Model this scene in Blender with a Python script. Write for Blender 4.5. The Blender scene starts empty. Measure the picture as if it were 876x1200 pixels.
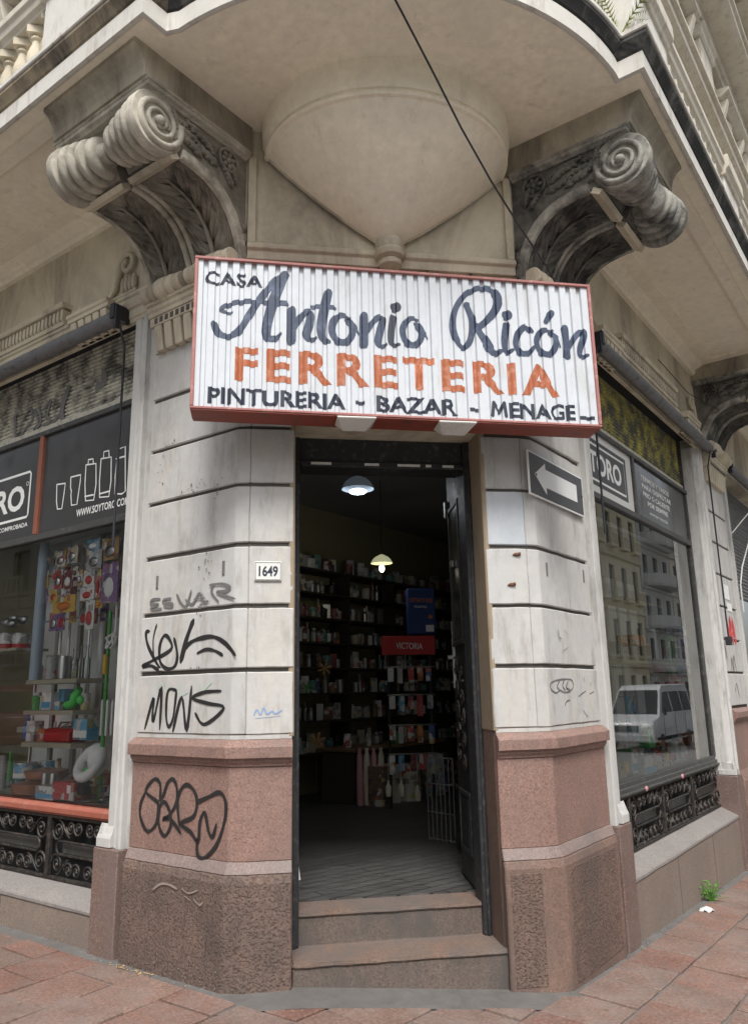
import bpy, bmesh, math, random
from mathutils import noise as mnoise
from mathutils import Vector, Matrix

rnd = random.Random(11)
S = math.sqrt(.5)
W2 = .9687            # half width of the splayed corner face

# ------------------------------------------------------------------ camera, sky, sun, exposure
scn = bpy.context.scene
col = scn.collection
cam_data = bpy.data.cameras.new('camera')
cam_data.sensor_fit = 'VERTICAL'
cam_data.sensor_height = 24.0
cam_data.lens = 24.0 * 905.66 / 1200.0
cam_data.clip_start = .05
cam_data.clip_end = 600.0
cam = bpy.data.objects.new('camera', cam_data)
col.objects.link(cam)
YAW, PITCH, ROLL = -.15524, .22869, -.01882
cp, sp = math.cos(PITCH), math.sin(PITCH)
cr, sr = math.cos(ROLL), math.sin(ROLL)
cyw, syw = math.cos(YAW), math.sin(YAW)
def _turn(x, y, z): return Vector((cyw*x - syw*y, syw*x + cyw*y, z))
right = _turn(cr, -sp*sr, cp*sr)
upv = _turn(-sr, -sp*cr, cp*cr)
fwd = _turn(0, cp, sp)
M = Matrix((right, upv, -fwd)).transposed().to_4x4()
M.translation = Vector((-.8644, -4.81896, 1.70078))
cam.matrix_world = M
scn.camera = cam

world = bpy.data.worlds.new('World')
scn.world = world
world.use_nodes = True
wn = world.node_tree.nodes
wl = world.node_tree.links
for n in list(wn): wn.remove(n)
wo = wn.new('ShaderNodeOutputWorld')
bg = wn.new('ShaderNodeBackground')
sky = wn.new('ShaderNodeTexSky')
sky.sky_type = 'NISHITA'
sky.sun_disc = False
sky.sun_elevation = math.radians(53)
sky.sun_rotation = math.radians(183)
sky.air_density = 1.0
sky.dust_density = 3.0
hs = wn.new('ShaderNodeHueSaturation')
hs.inputs['Saturation'].default_value = .34
bg.inputs['Strength'].default_value = .115
wl.new(sky.outputs[0], hs.inputs['Color'])
wl.new(hs.outputs[0], bg.inputs['Color'])
wl.new(bg.outputs[0], wo.inputs['Surface'])

sun_d = bpy.data.lights.new('sun', 'SUN')
sun_d.energy = 2.0
sun_d.angle = math.radians(18)
sun_d.color = (1.0, .985, .96)
sun = bpy.data.objects.new('sun', sun_d)
col.objects.link(sun)
_az, _el = math.radians(183), math.radians(53)
sd = Vector((math.sin(_az)*math.cos(_el), math.cos(_az)*math.cos(_el), math.sin(_el)))
sun.rotation_euler = sd.to_track_quat('Z', 'Y').to_euler()

vs = scn.view_settings
vs.view_transform = 'Standard'
vs.look = 'None'
vs.exposure = .76
vs.gamma = 1.0
vs.use_curve_mapping = False
scn.cycles.use_denoising = True
scn.cycles.use_adaptive_sampling = True
scn.cycles.adaptive_threshold = .02
scn.cycles.max_bounces = 7
scn.cycles.glossy_bounces = 3
scn.cycles.transmission_bounces = 4
scn.cycles.diffuse_bounces = 4
scn.cycles.transparent_max_bounces = 12

# ------------------------------------------------------------------ frames
class Frame:
    def __init__(s, o, U, N):
        s.o, s.U, s.N = Vector(o), Vector(U), Vector(N)
    def P(s, u, n, z=0.0):
        return Vector((s.o.x + s.U.x*u + s.N.x*n, s.o.y + s.U.y*u + s.N.y*n, z))
    def xy(s, u, n=0.0):
        p = s.P(u, n); return (p.x, p.y)
CR = Frame((0, 0, 0), (1, 0, 0), (0, -1, 0))      # corner face, u to the right
CL = Frame((0, 0, 0), (-1, 0, 0), (0, -1, 0))     # corner face, u to the left
FL = Frame((-W2, 0, 0), (-S, S, 0), (-S, -S, 0))  # left street front, u away from the corner
FR = Frame((W2, 0, 0), (S, S, 0), (S, -S, 0))     # right street front

def ground(x):
    xs = [-60, -16, -4.5, -.6, 1.7, 4.15, 14, 60]; zs = [.9, .55, .1, .1, -.08, -.22, -.40, -.40]
    for i in range(7):
        if x <= xs[i+1]:
            t = (x - xs[i])/(xs[i+1] - xs[i]); return zs[i] + max(0, t)*(zs[i+1] - zs[i])
    return zs[-1]

# ------------------------------------------------------------------ mesh builder
class MB:
    def __init__(s): s.v = []; s.f = []
    def add(s, vs_, fs):
        o = len(s.v); s.v += [Vector(p) for p in vs_]; s.f += [tuple(i+o for i in f) for f in fs]; return s
    def hexa(s, p):
        return s.add(p, [(0,1,2,3), (7,6,5,4), (0,4,5,1), (1,5,6,2), (2,6,7,3), (3,7,4,0)])
    def box(s, fr, u0, u1, n0, n1, z0, z1):
        P = fr.P
        return s.hexa([P(u0,n0,z0), P(u1,n0,z0), P(u1,n1,z0), P(u0,n1,z0), P(u0,n0,z1), P(u1,n0,z1), P(u1,n1,z1), P(u0,n1,z1)])
    def prism(s, fr, prof, u0, u1):
        k = len(prof)
        a = [fr.P(u0, n, z) for n, z in prof] + [fr.P(u1, n, z) for n, z in prof]
        return s.add(a, [tuple(range(k)), tuple(range(2*k-1, k-1, -1))] + [(i, (i+1) % k, (i+1) % k + k, i+k) for i in range(k)])
    def plan(s, poly, z0, z1):
        k = len(poly)
        f0 = z0 if callable(z0) else (lambda x, y: z0)
        f1 = z1 if callable(z1) else (lambda x, y: z1)
        a = [Vector((x, y, f0(x, y))) for x, y in poly] + [Vector((x, y, f1(x, y))) for x, y in poly]
        return s.add(a, [tuple(range(k)), tuple(range(2*k-1, k-1, -1))] + [(i, (i+1) % k, (i+1) % k + k, i+k) for i in range(k)])
    def sweep(s, path, prof, closed=False):
        """path: plan points; prof: closed list of (offset to the right of travel, z)"""
        n = len(path); rows = []
        for i in range(n):
            p = Vector(path[i])
            a = (p - Vector(path[i-1])).normalized() if i or closed else None
            b = (Vector(path[(i+1) % n]) - p).normalized() if i < n-1 or closed else None
            if a is None: a = b
            if b is None: b = a
            na, nb = Vector((a.y, -a.x)), Vector((b.y, -b.x))
            m = na + nb; m = m / max(.2, m.dot(na)) if m.length > 1e-6 else na
            rows.append([Vector((p.x + m.x*o, p.y + m.y*o, z)) for o, z in prof])
        k = len(prof); fs = []
        vs_ = [q for r in rows for q in r]
        for i in range(n if closed else n-1):
            j = (i+1) % n
            for q in range(k): fs.append((i*k+q, i*k+(q+1) % k, j*k+(q+1) % k, j*k+q))
        if not closed: fs += [tuple(range(k)), tuple((n-1)*k + q for q in range(k-1, -1, -1))]
        return s.add(vs_, fs)
    def tube(s, pts, r, seg=8, closed=False, cap=True):
        pts = [Vector(p) for p in pts]; n = len(pts)
        rr = r if isinstance(r, (list, tuple)) else [r]*n
        vs_ = []; fs = []; ref = None
        for i in range(n):
            t = (pts[(i+1) % n] - pts[i-1]) if closed else (pts[min(i+1, n-1)] - pts[max(i-1, 0)])
            t = t.normalized() if t.length > 1e-9 else Vector((0, 0, 1))
            if ref is None: ref = t.orthogonal().normalized()
            ref = (ref - t*ref.dot(t)); ref = ref.normalized() if ref.length > 1e-6 else t.orthogonal().normalized()
            b = t.cross(ref)
            for k in range(seg):
                a = 2*math.pi*k/seg
                vs_.append(pts[i] + (ref*math.cos(a) + b*math.sin(a))*rr[i])
        for i in range(n if closed else n-1):
            j = (i+1) % n
            for k in range(seg): fs.append((i*seg+k, i*seg+(k+1) % seg, j*seg+(k+1) % seg, j*seg+k))
        if not closed and cap: fs += [tuple(range(seg-1, -1, -1)), tuple((n-1)*seg+k for k in range(seg))]
        return s.add(vs_, fs)
    def rod(s, a, b, r, seg=8, r2=None): return s.tube([a, b], [r, r if r2 is None else r2], seg)
    def lathe(s, o, ax, prof, seg=24, e1=None, a0=0.0, a1=2*math.pi, sx=1.0, sy=1.0):
        """prof: (height along ax, radius)"""
        o = Vector(o); ax = Vector(ax).normalized()
        e1 = Vector(e1).normalized() if e1 is not None else ax.orthogonal().normalized()
        e2 = ax.cross(e1); full = abs(a1 - a0 - 2*math.pi) < 1e-6
        m = seg if full else seg+1; vs_ = []; fs = []
        for h, r in prof:
            for k in range(m):
                a = a0 + (a1-a0)*k/seg
                vs_.append(o + ax*h + e1*(r*sx*math.cos(a)) + e2*(r*sy*math.sin(a)))
        for i in range(len(prof)-1):
            for k in range(seg):
                k2 = (k+1) % m
                fs.append((i*m+k, i*m+k2, (i+1)*m+k2, (i+1)*m+k))
        if full:
            fs += [tuple(range(m-1, -1, -1)), tuple((len(prof)-1)*m+k for k in range(m))]
        return s.add(vs_, fs)
    def ball(s, c, rx, ry=None, rz=None, seg=10, rings=6, X=(1,0,0), Y=(0,1,0), Z=(0,0,1)):
        ry = rx if ry is None else ry; rz = rx if rz is None else rz
        c, X, Y, Z = Vector(c), Vector(X), Vector(Y), Vector(Z); vs_ = [c - Z*rz]; fs = []
        for i in range(1, rings):
            ph = -math.pi/2 + math.pi*i/rings
            for k in range(seg):
                a = 2*math.pi*k/seg
                vs_.append(c + X*(rx*math.cos(ph)*math.cos(a)) + Y*(ry*math.cos(ph)*math.sin(a)) + Z*(rz*math.sin(ph)))
        vs_.append(c + Z*rz)
        for k in range(seg): fs.append((0, 1+(k+1) % seg, 1+k)); 
        for i in range(rings-2):
            for k in range(seg): fs.append((1+i*seg+k, 1+i*seg+(k+1) % seg, 1+(i+1)*seg+(k+1) % seg, 1+(i+1)*seg+k))
        t = len(vs_)-1; b = 1+(rings-2)*seg
        for k in range(seg): fs.append((b+k, b+(k+1) % seg, t))
        return s.add(vs_, fs)
    def grid(s, rows):
        w = len(rows[0])
        return s.add([p for r in rows for p in r], [(i*w+k, i*w+k+1, (i+1)*w+k+1, (i+1)*w+k) for i in range(len(rows)-1) for k in range(w-1)])
    def ribbon(s, fr, pts, w, n, smooth=True):
        """paint stroke on a frame plane"""
        ww = w if isinstance(w, (list, tuple)) else [w]*len(pts)
        if smooth and len(pts) > 2: pts, ww = catmull(pts, ww)
        k = len(pts); L_, R_ = [], []
        for i in range(k):
            a = pts[max(i-1, 0)]; b = pts[min(i+1, k-1)]
            dx, dz = b[0]-a[0], b[1]-a[1]; l = math.hypot(dx, dz) or 1e-6
            px, pz = -dz/l*ww[i]/2, dx/l*ww[i]/2
            L_.append(fr.P(pts[i][0]+px, n, pts[i][1]+pz)); R_.append(fr.P(pts[i][0]-px, n, pts[i][1]-pz))
        o = len(s.v); s.v += L_ + R_
        s.f += [(o+i, o+i+1, o+k+i+1, o+k+i) for i in range(k-1)]
        for e in (0, k-1):      # round ends
            c = fr.P(pts[e][0], n, pts[e][1]); r = ww[e]/2; o2 = len(s.v)
            s.v += [fr.P(pts[e][0]+r*math.cos(a*math.pi/4), n+.0004, pts[e][1]+r*math.sin(a*math.pi/4)) for a in range(8)]
            s.f.append(tuple(range(o2, o2+8)))
        return s
    def build(s, name, mat, parent=None, smooth=False, bevel=0.0, flat=False, segs=1):
        me = bpy.data.meshes.new(name)
        c = Vector((0, 0, 0))
        if s.v:
            lo = Vector([min(p[i] for p in s.v) for i in range(3)]); hi = Vector([max(p[i] for p in s.v) for i in range(3)])
            c = Vector(((lo.x+hi.x)/2, (lo.y+hi.y)/2, lo.z))
        me.from_pydata([tuple(p - c) for p in s.v], [], s.f)
        bm = bmesh.new(); bm.from_mesh(me)
        if not flat: bmesh.ops.recalc_face_normals(bm, faces=bm.faces)
        if bevel:
            bm.normal_update()
            es = [e for e in bm.edges if len(e.link_faces) == 2 and e.calc_face_angle(0) > .5]
            bmesh.ops.bevel(bm, geom=es, offset=bevel, segments=segs, affect='EDGES', clamp_overlap=True)
        bm.to_mesh(me); bm.free()
        if smooth:
            for p in me.polygons: p.use_smooth = True
            me.set_sharp_from_angle(angle=math.radians(smooth if smooth is not True else 40))
        if mat is not None: me.materials.append(mat)
        ob = bpy.data.objects.new(name, me)
        ob.location = c
        col.objects.link(ob)
        if parent is not None: adopt(ob, parent)
        return ob

def catmull(pts, ww, sub=5):
    P, Wd = [], []
    k = len(pts)
    for i in range(k-1):
        p0, p1, p2, p3 = pts[max(i-1, 0)], pts[i], pts[i+1], pts[min(i+2, k-1)]
        for j in range(sub):
            t = j/sub
            P.append(tuple(.5*((2*p1[c]) + (-p0[c]+p2[c])*t + (2*p0[c]-5*p1[c]+4*p2[c]-p3[c])*t*t + (-p0[c]+3*p1[c]-3*p2[c]+p3[c])*t**3) for c in range(2)))
            Wd.append(ww[i]*(1-t) + ww[i+1]*t)
    P.append(tuple(pts[-1])); Wd.append(ww[-1])
    return P, Wd

def world_loc(o):
    l = Vector(o.location)
    while o.parent is not None:
        o = o.parent
        l = l if o is None else l
    return l
ABS = {}
def adopt(child, parent):
    """child keeps its world place; parents carry no rotation or scale here"""
    child.parent = parent
    child.location = Vector(child.location) - ABS.get(parent.name, Vector(parent.location))
    ABS[child.name] = Vector(child.location) + ABS.get(parent.name, Vector(parent.location))
def empty(name, loc):
    o = bpy.data.objects.new(name, None); o.empty_display_size = .1
    o.location = loc; col.objects.link(o); ABS[o.name] = Vector(loc); return o
def roughen(ob, amp=.003, step=.07, freq=9.0):
    """weathering: cut the long edges up and let the arrises wander"""
    me = ob.data; base = ABS.get(ob.name, Vector(ob.location)); bm = bmesh.new(); bm.from_mesh(me)
    for _ in range(4):
        es = [e for e in bm.edges if e.calc_length() > step*1.6]
        if not es: break
        bmesh.ops.subdivide_edges(bm, edges=es, cuts=1, use_grid_fill=True)
    bmesh.ops.triangulate(bm, faces=[f for f in bm.faces if len(f.verts) > 4])
    for v in bm.verts:
        p = (v.co + base)*freq; d = mnoise.noise_vector(p); e = mnoise.noise_vector(p*3.7)
        k = 1.0 if any(len(q.link_faces) == 2 and q.calc_face_angle(0) > .35 for q in v.link_edges) else .35
        v.co += (d + e*.6)*amp*k
    bm.to_mesh(me); bm.free(); return ob
def tag(o, label=None, cat=None, group=None, kind=None):
    if label: o['label'] = label
    if cat: o['category'] = cat
    if group: o['group'] = group
    if kind: o['kind'] = kind
    return o
def thing(name, loc, label, cat, group=None): return tag(empty(name, loc), label, cat, group)
def clone(o, offset, parent=None, mat=None):
    c = o.copy(); col.objects.link(c)
    base = ABS.get(o.name, Vector(o.location))
    c.parent = None; c.location = base + Vector(offset)
    ABS[c.name] = Vector(c.location)
    if parent is not None: adopt(c, parent)
    return c

# ------------------------------------------------------------------ materials
def nmat(name):
    m = bpy.data.materials.new(name); m.use_nodes = True
    nt = m.node_tree; b = nt.nodes['Principled BSDF']
    return m, nt, b
def rgba(c): return (c[0], c[1], c[2], 1.0)
def ramp(nt, fac, stops):
    r = nt.nodes.new('ShaderNodeValToRGB'); e = r.color_ramp.elements
    while len(e) < len(stops): e.new(.5)
    for i, (p, c) in enumerate(stops):
        e[i].position = p; e[i].color = rgba(c) if len(c) == 3 else c
    nt.links.new(fac, r.inputs[0]); return r.outputs[0]
def noise(nt, vec, scale, detail=4, rough=.6, dist=0.0):
    n = nt.nodes.new('ShaderNodeTexNoise'); n.inputs['Scale'].default_value = scale
    n.inputs['Detail'].default_value = detail; n.inputs['Roughness'].default_value = rough; n.inputs['Distortion'].default_value = dist
    if vec is not None: nt.links.new(vec, n.inputs['Vector'])
    return n.outputs[0]
def mix(nt, fac, a, b, mode='MIX'):
    m = nt.nodes.new('ShaderNodeMix'); m.data_type = 'RGBA'; m.blend_type = mode
    for k, v in ((0, fac), (6, a), (7, b)):
        if hasattr(v, 'is_output'): nt.links.new(v, m.inputs[k])
        elif k == 0: m.inputs[k].default_value = v
        else: m.inputs[k].default_value = rgba(v)
    return m.outputs[2]
def position(nt, stretch=None):
    g = nt.nodes.new('ShaderNodeNewGeometry'); o = g.outputs['Position']
    if stretch:
        mp = nt.nodes.new('ShaderNodeMapping'); mp.inputs['Scale'].default_value = stretch
        nt.links.new(o, mp.inputs['Vector']); o = mp.outputs[0]
    return o
def bump(nt, b, h, strength, dist=.01):
    bp = nt.nodes.new('ShaderNodeBump'); bp.inputs['Strength'].default_value = strength; bp.inputs['Distance'].default_value = dist
    nt.links.new(h, bp.inputs['Height']); nt.links.new(bp.outputs[0], b.inputs['Normal'])
def objrand(nt): return nt.nodes.new('ShaderNodeObjectInfo').outputs['Random']

def stone(name, base, var=.12, rough=.85, soot=None, soot_amt=0.0, soot_scale=1.6, streak=True, fine=70, bstr=.25, ov=.06, stain=None, stain_amt=0.0, soft=.12):
    """painted or bare render: cloudy base, object-wise tint, soot patches and rain streaks"""
    m, nt, b = nmat(name)
    p = position(nt)
    big = noise(nt, p, 2.3, 6, .65)
    c = mix(nt, big, tuple(x*(1-var) for x in base), tuple(min(1, x*(1+var)) for x in base))
    mid = noise(nt, p, 14, 5, .7)
    c = mix(nt, .35, c, ramp(nt, mid, [(.3, tuple(x*.82 for x in base)), (.7, tuple(min(1, x*1.1) for x in base))]))
    r = objrand(nt)
    c = mix(nt, 1.0, c, ramp(nt, r, [(0, (1-ov, 1-ov, 1-ov)), (1, (1, 1, 1))]), 'MULTIPLY')
    if soot is not None:
        q = position(nt, (1, 1, .28) if streak else (1, 1, 1))
        s1 = noise(nt, q, soot_scale, 8, .72, .6)
        k = max(.02, .62 - soot_amt*.3)
        f = ramp(nt, s1, [(max(0, k-soft), (0, 0, 0)), (min(1, k+soft), (1, 1, 1))])
        c = mix(nt, f, c, mix(nt, mid, soot, tuple(x*1.9 for x in soot)))
    if stain is not None:
        q = position(nt, (2.6, 2.6, .6))
        s2 = noise(nt, q, 3.0, 6, .7)
        k = .66 - stain_amt*.25
        c = mix(nt, ramp(nt, s2, [(k-.05, (0, 0, 0)), (k+.12, (.8, .8, .8))]), c, stain)
    nt.links.new(c, b.inputs['Base Color'])
    b.inputs['Roughness'].default_value = rough
    b.inputs['Specular IOR Level'].default_value = .25
    h = noise(nt, p, fine, 6, .7)
    bump(nt, b, h, bstr, .006)
    return m

def granite(name, base, dark, light, rough=.5, scale=140, bstr=.05, dirt=None, dirt_amt=.4, pits=False):
    m, nt, b = nmat(name)
    p = position(nt)
    v = nt.nodes.new('ShaderNodeTexVoronoi'); v.inputs['Scale'].default_value = scale; nt.links.new(p, v.inputs['Vector'])
    sepc = nt.nodes.new('ShaderNodeSeparateColor'); nt.links.new(v.outputs['Color'], sepc.inputs[0])
    c = ramp(nt, sepc.outputs[0], [(0, dark), (.16, dark), (.26, base), (.74, base), (.9, light), (1, light)])
    n1 = noise(nt, p, 45, 5, .7)
    c = mix(nt, .45, c, ramp(nt, n1, [(.3, tuple(x*.7 for x in base)), (.7, tuple(min(1, x*1.2) for x in base))]))
    n2 = noise(nt, p, 1.7, 5, .6)
    c = mix(nt, 1.0, c, ramp(nt, n2, [(.3, (.82, .8, .8)), (.7, (1.06, 1.04, 1.02))]), 'MULTIPLY')
    if dirt is not None:
        n3 = noise(nt, position(nt, (1, 1, .6)), 2.6, 8, .7, .5)
        k = .62 - dirt_amt*.25
        c = mix(nt, ramp(nt, n3, [(k-.1, (0, 0, 0)), (k+.16, (.85, .85, .85))]), c, dirt)
    h = n1
    if pits:
        v2 = nt.nodes.new('ShaderNodeTexNoise'); v2.inputs['Scale'].default_value = 62; v2.inputs['Detail'].default_value = 5
        nt.links.new(p, v2.inputs['Vector'])
        pit = ramp(nt, v2.outputs[0], [(.36, (0, 0, 0)), (.52, (1, 1, 1))])
        c = mix(nt, 1.0, c, ramp(nt, v2.outputs[0], [(.34, (.72, .69, .68)), (.5, (1, 1, 1))]), 'MULTIPLY')
        h = pit
    nt.links.new(c, b.inputs['Base Color'])
    b.inputs['Roughness'].default_value = rough
    b.inputs['Specular IOR Level'].default_value = .35
    bump(nt, b, h, bstr, .01)
    return m

def paint(name, base, rough=.5, metal=0.0, var=.08, spec=.4, dirt=None, dirt_amt=.3, scale=6, bstr=0.0, ov=0.0, coat=0.0):
    m, nt, b = nmat(name)
    p = position(nt)
    n1 = noise(nt, p, scale, 6, .65)
    c = mix(nt, n1, tuple(x*(1-var) for x in base), tuple(min(1, x*(1+var)) for x in base))
    if ov:
        c = mix(nt, 1.0, c, ramp(nt, objrand(nt), [(0, (1-ov, 1-ov, 1-ov)), (1, (1, 1, 1))]), 'MULTIPLY')
    if dirt is not None:
        n3 = noise(nt, p, scale*1.7, 8, .72, .3); k = .66 - dirt_amt*.25
        c = mix(nt, ramp(nt, n3, [(k-.06, (0, 0, 0)), (k+.12, (1, 1, 1))]), c, dirt)
    nt.links.new(c, b.inputs['Base Color'])
    nt.links.new(ramp(nt, n1, [(.2, (max(0, rough-.12),)*3), (.8, (min(1, rough+.12),)*3)]), b.inputs['Roughness'])
    b.inputs['Metallic'].default_value = metal
    b.inputs['Specular IOR Level'].default_value = spec
    b.inputs['Coat Weight'].default_value = coat
    if bstr: bump(nt, b, noise(nt, p, 60, 5, .7), bstr, .005)
    return m

def emit(name, colr, strength):
    m, nt, b = nmat(name)
    b.inputs['Base Color'].default_value = rgba(colr)
    b.inputs['Emission Color'].default_value = rgba(colr)
    b.inputs['Emission Strength'].default_value = strength
    return m

def glass_mat(name, tint=(.93, .96, .95), ior=1.6, rough=.0, boost=1.8):
    m = bpy.data.materials.new(name); m.use_nodes = True; nt = m.node_tree
    for n in list(nt.nodes): nt.nodes.remove(n)
    o = nt.nodes.new('ShaderNodeOutputMaterial'); mx = nt.nodes.new('ShaderNodeMixShader')
    t = nt.nodes.new('ShaderNodeBsdfTransparent'); t.inputs[0].default_value = rgba(tint)
    g = nt.nodes.new('ShaderNodeBsdfGlossy'); g.inputs['Roughness'].default_value = rough
    f = nt.nodes.new('ShaderNodeFresnel'); f.inputs[0].default_value = ior
    mu = nt.nodes.new('ShaderNodeMath'); mu.operation = 'MULTIPLY'; mu.inputs[1].default_value = boost; mu.use_clamp = True
    nt.links.new(f.outputs[0], mu.inputs[0]); nt.links.new(mu.outputs[0], mx.inputs[0])
    nt.links.new(t.outputs[0], mx.inputs[1]); nt.links.new(g.outputs[0], mx.inputs[2]); nt.links.new(mx.outputs[0], o.inputs[0])
    return m

M_ = {}
M_['ashlar'] = stone('ashlar_paint', (.53, .522, .505), var=.15, soot=(.37, .345, .30), soot_amt=.10, soot_scale=2.2, soft=.16, stain=(.34, .32, .29), stain_amt=.38, bstr=.18, ov=.07)
M_['ashlar_blue'] = stone('ashlar_bluish_paint', (.52, .55, .58), var=.08, stain=(.62, .63, .63), stain_amt=.3, bstr=.18)
M_['joint'] = stone('joint_dirt', (.11, .10, .09), var=.2)
M_['casing'] = stone('casing_paint', (.53, .52, .495), var=.12, stain=(.27, .26, .24), stain_amt=.42, bstr=.15)
M_['cream'] = stone('cream_render', (.68, .61, .47), var=.18, soot=(.22, .19, .15), soot_amt=.26, soot_scale=1.3, bstr=.3)
M_['cream_sooty'] = stone('sooty_cream_render', (.62, .56, .44), var=.2, soot=(.12, .105, .085), soot_amt=.48, soot_scale=1.8, soft=.2, bstr=.2)
M_['soffit'] = stone('soffit_paint', (.86, .785, .645), var=.07, soot=(.70, .63, .51), soot_amt=.06, soot_scale=1.0, streak=False, soft=.2, stain=(.68, .60, .48), stain_amt=.15, bstr=.05, ov=0)
M_['console'] = stone('sooty_console_stone', (.70, .645, .54), var=.16, soot=(.13, .12, .10), soot_amt=.42, soot_scale=4.2, streak=False, bstr=.12, fine=60, soft=.2)
M_['console_dk'] = stone('sooty_carved_stone', (.46, .42, .345), var=.25, soot=(.085, .078, .067), soot_amt=.55, soot_scale=3.4, streak=False, bstr=.10, fine=60, soft=.22)
M_['console_r'] = stone('black_crusted_console', (.66, .635, .55), var=.16, soot=(.055, .054, .05), soot_amt=.62, soot_scale=4.5, streak=False, bstr=.12, fine=60, soft=.2)
M_['leaf_r'] = stone('black_crusted_carving', (.36, .345, .295), var=.15, soot=(.05, .049, .046), soot_amt=.8, soot_scale=3.4, streak=False, bstr=.10, fine=60, soft=.22)
M_['fascia'] = stone('white_fascia_paint', (.68, .655, .60), var=.1, stain=(.34, .30, .25), stain_amt=.38, bstr=.2)
M_['cyma'] = stone('sooted_cyma', (.40, .33, .23), var=.3, soot=(.07, .06, .05), soot_amt=.3, soot_scale=3.0, bstr=.4)
M_['cyma_dk'] = stone('black_crusted_cyma', (.22, .21, .19), var=.35, soot=(.03, .03, .03), soot_amt=.75, soot_scale=5.0, bstr=.4)
M_['upper'] = stone('upper_render', (.66, .62, .535), var=.12, soot=(.34, .30, .24), soot_amt=.14, soot_scale=1.6, soft=.2, stain=(.36, .32, .26), stain_amt=.3, bstr=.12)
M_['granite_die'] = granite('pink_granite', (.295, .185, .153), (.14, .088, .075), (.40, .275, .235), rough=.55, dirt=(.19, .137, .118), dirt_amt=.42)
M_['granite_base'] = granite('rough_brown_granite', (.205, .14, .113), (.10, .072, .06), (.28, .20, .165), rough=.8, scale=95, bstr=.5, dirt=(.105, .083, .072), dirt_amt=.55, pits=True)
M_['granite_margin'] = granite('margin_granite', (.22, .143, .113), (.11, .075, .062), (.30, .21, .175), rough=.7, dirt=(.12, .09, .077), dirt_amt=.5)
M_['granite_band'] = granite('grey_pink_granite', (.27, .205, .185), (.16, .125, .115), (.35, .29, .265), rough=.6, dirt=(.17, .145, .135), dirt_amt=.4)
M_['granite_block'] = granite('brown_granite_block', (.18, .123, .102), (.14, .1, .09), (.33, .26, .23), rough=.65, dirt=(.19, .145, .13), dirt_amt=.4)
M_['granite_dado'] = granite('drab_granite_dado', (.25, .20, .165), (.15, .12, .10), (.32, .27, .235), rough=.7, dirt=(.2, .165, .14), dirt_amt=.5)
M_['granite_ledge'] = granite('worn_grey_ledge', (.27, .25, .232), (.15, .135, .127), (.36, .34, .32), rough=.75, dirt=(.22, .2, .19), dirt_amt=.45)
M_['step'] = granite('worn_step_granite', (.235, .16, .122), (.12, .09, .073), (.31, .225, .18), rough=.65, dirt=(.135, .122, .113), dirt_amt=.55)
M_['riser'] = granite('dark_riser', (.165, .128, .107), (.08, .065, .057), (.24, .19, .165), rough=.8, dirt=(.085, .077, .07), dirt_amt=.5)  # darker than the tread granite, with dirt patches
M_['tanreveal'] = stone('tan_reveal', (.34, .27, .19), var=.12, stain=(.22, .17, .12), stain_amt=.3)
M_['slab'] = None
M_['iron'] = paint('black_iron', (.028, .027, .026), rough=.55, metal=.3, var=.3, dirt=(.11, .085, .065), dirt_amt=.45, scale=16, bstr=.15)
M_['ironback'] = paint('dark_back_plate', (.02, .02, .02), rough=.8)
M_['doorwood'] = paint('black_door_paint', (.016, .017, .019), rough=.5, var=.3, spec=.5, dirt=(.055, .05, .047), dirt_amt=.3, scale=9, bstr=.1)
M_['doorframe'] = paint('dark_frame_paint', (.03, .031, .034), rough=.5, var=.3, dirt=(.12, .11, .1), dirt_amt=.25, scale=14, bstr=.15)
M_['redwood'] = paint('red_sill_paint', (.33, .10, .065), rough=.5, var=.18, dirt=(.3, .17, .13), dirt_amt=.35, scale=9, bstr=.1)
M_['mullion'] = paint('brown_mullion', (.24, .085, .05), rough=.5, var=.15)
M_['winframe'] = paint('dark_window_frame', (.055, .055, .052), rough=.45, var=.2, dirt=(.16, .15, .14), dirt_amt=.25, scale=10)
M_['glass'] = glass_mat('shop_glass', boost=1.8)
M_['glass_l'] = glass_mat('clean_shop_glass', boost=1.0, ior=1.45, tint=(.98, .99, .985))
M_['panel'] = paint('dark_grey_panel', (.05, .05, .051), rough=.18, var=.1, spec=.6)
M_['white_print'] = paint('white_print', (.78, .78, .76), rough=.6, var=.03)
M_['panel_white'] = paint('pale_panel', (.62, .61, .58), rough=.35, var=.05)
M_['shutter'] = paint('yellowed_shutter', (.58, .56, .46), rough=.6, var=.25, dirt=(.10, .095, .085), dirt_amt=.75, scale=3.2, bstr=.1)
M_['shutter_r'] = paint('sooty_olive_shutter', (.10, .10, .08), rough=.65, var=.4, dirt=(.55, .50, .12), dirt_amt=.62, scale=3.0, bstr=.1)
M_['shutter_bar'] = paint('pale_shutter_bar', (.52, .49, .41), rough=.6, var=.15, dirt=(.18, .16, .13), dirt_amt=.35, scale=12)
M_['pipe'] = paint('grey_awning_tube', (.16, .16, .165), rough=.5, var=.2, dirt=(.07, .068, .066), dirt_amt=.4, scale=7, bstr=.15)
M_['bracket'] = paint('blackened_steel', (.04, .042, .048), rough=.5, metal=.4, var=.3)
M_['sign'] = stone('sign_sheet', (.635, .66, .69), var=.03, rough=.45, stain=(.46, .45, .43), stain_amt=.24, bstr=.02)
M_['scuff'] = paint('pale_scuff', (.29, .235, .205), rough=.9, var=.15)
M_['signframe'] = paint('faded_red_frame', (.36, .15, .135), rough=.6, var=.2, dirt=(.58, .33, .29), dirt_amt=.3, scale=6)
M_['signbox'] = paint('dark_red_box', (.26, .065, .045), rough=.6, var=.25, dirt=(.12, .06, .05), dirt_amt=.3, scale=5)
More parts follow.
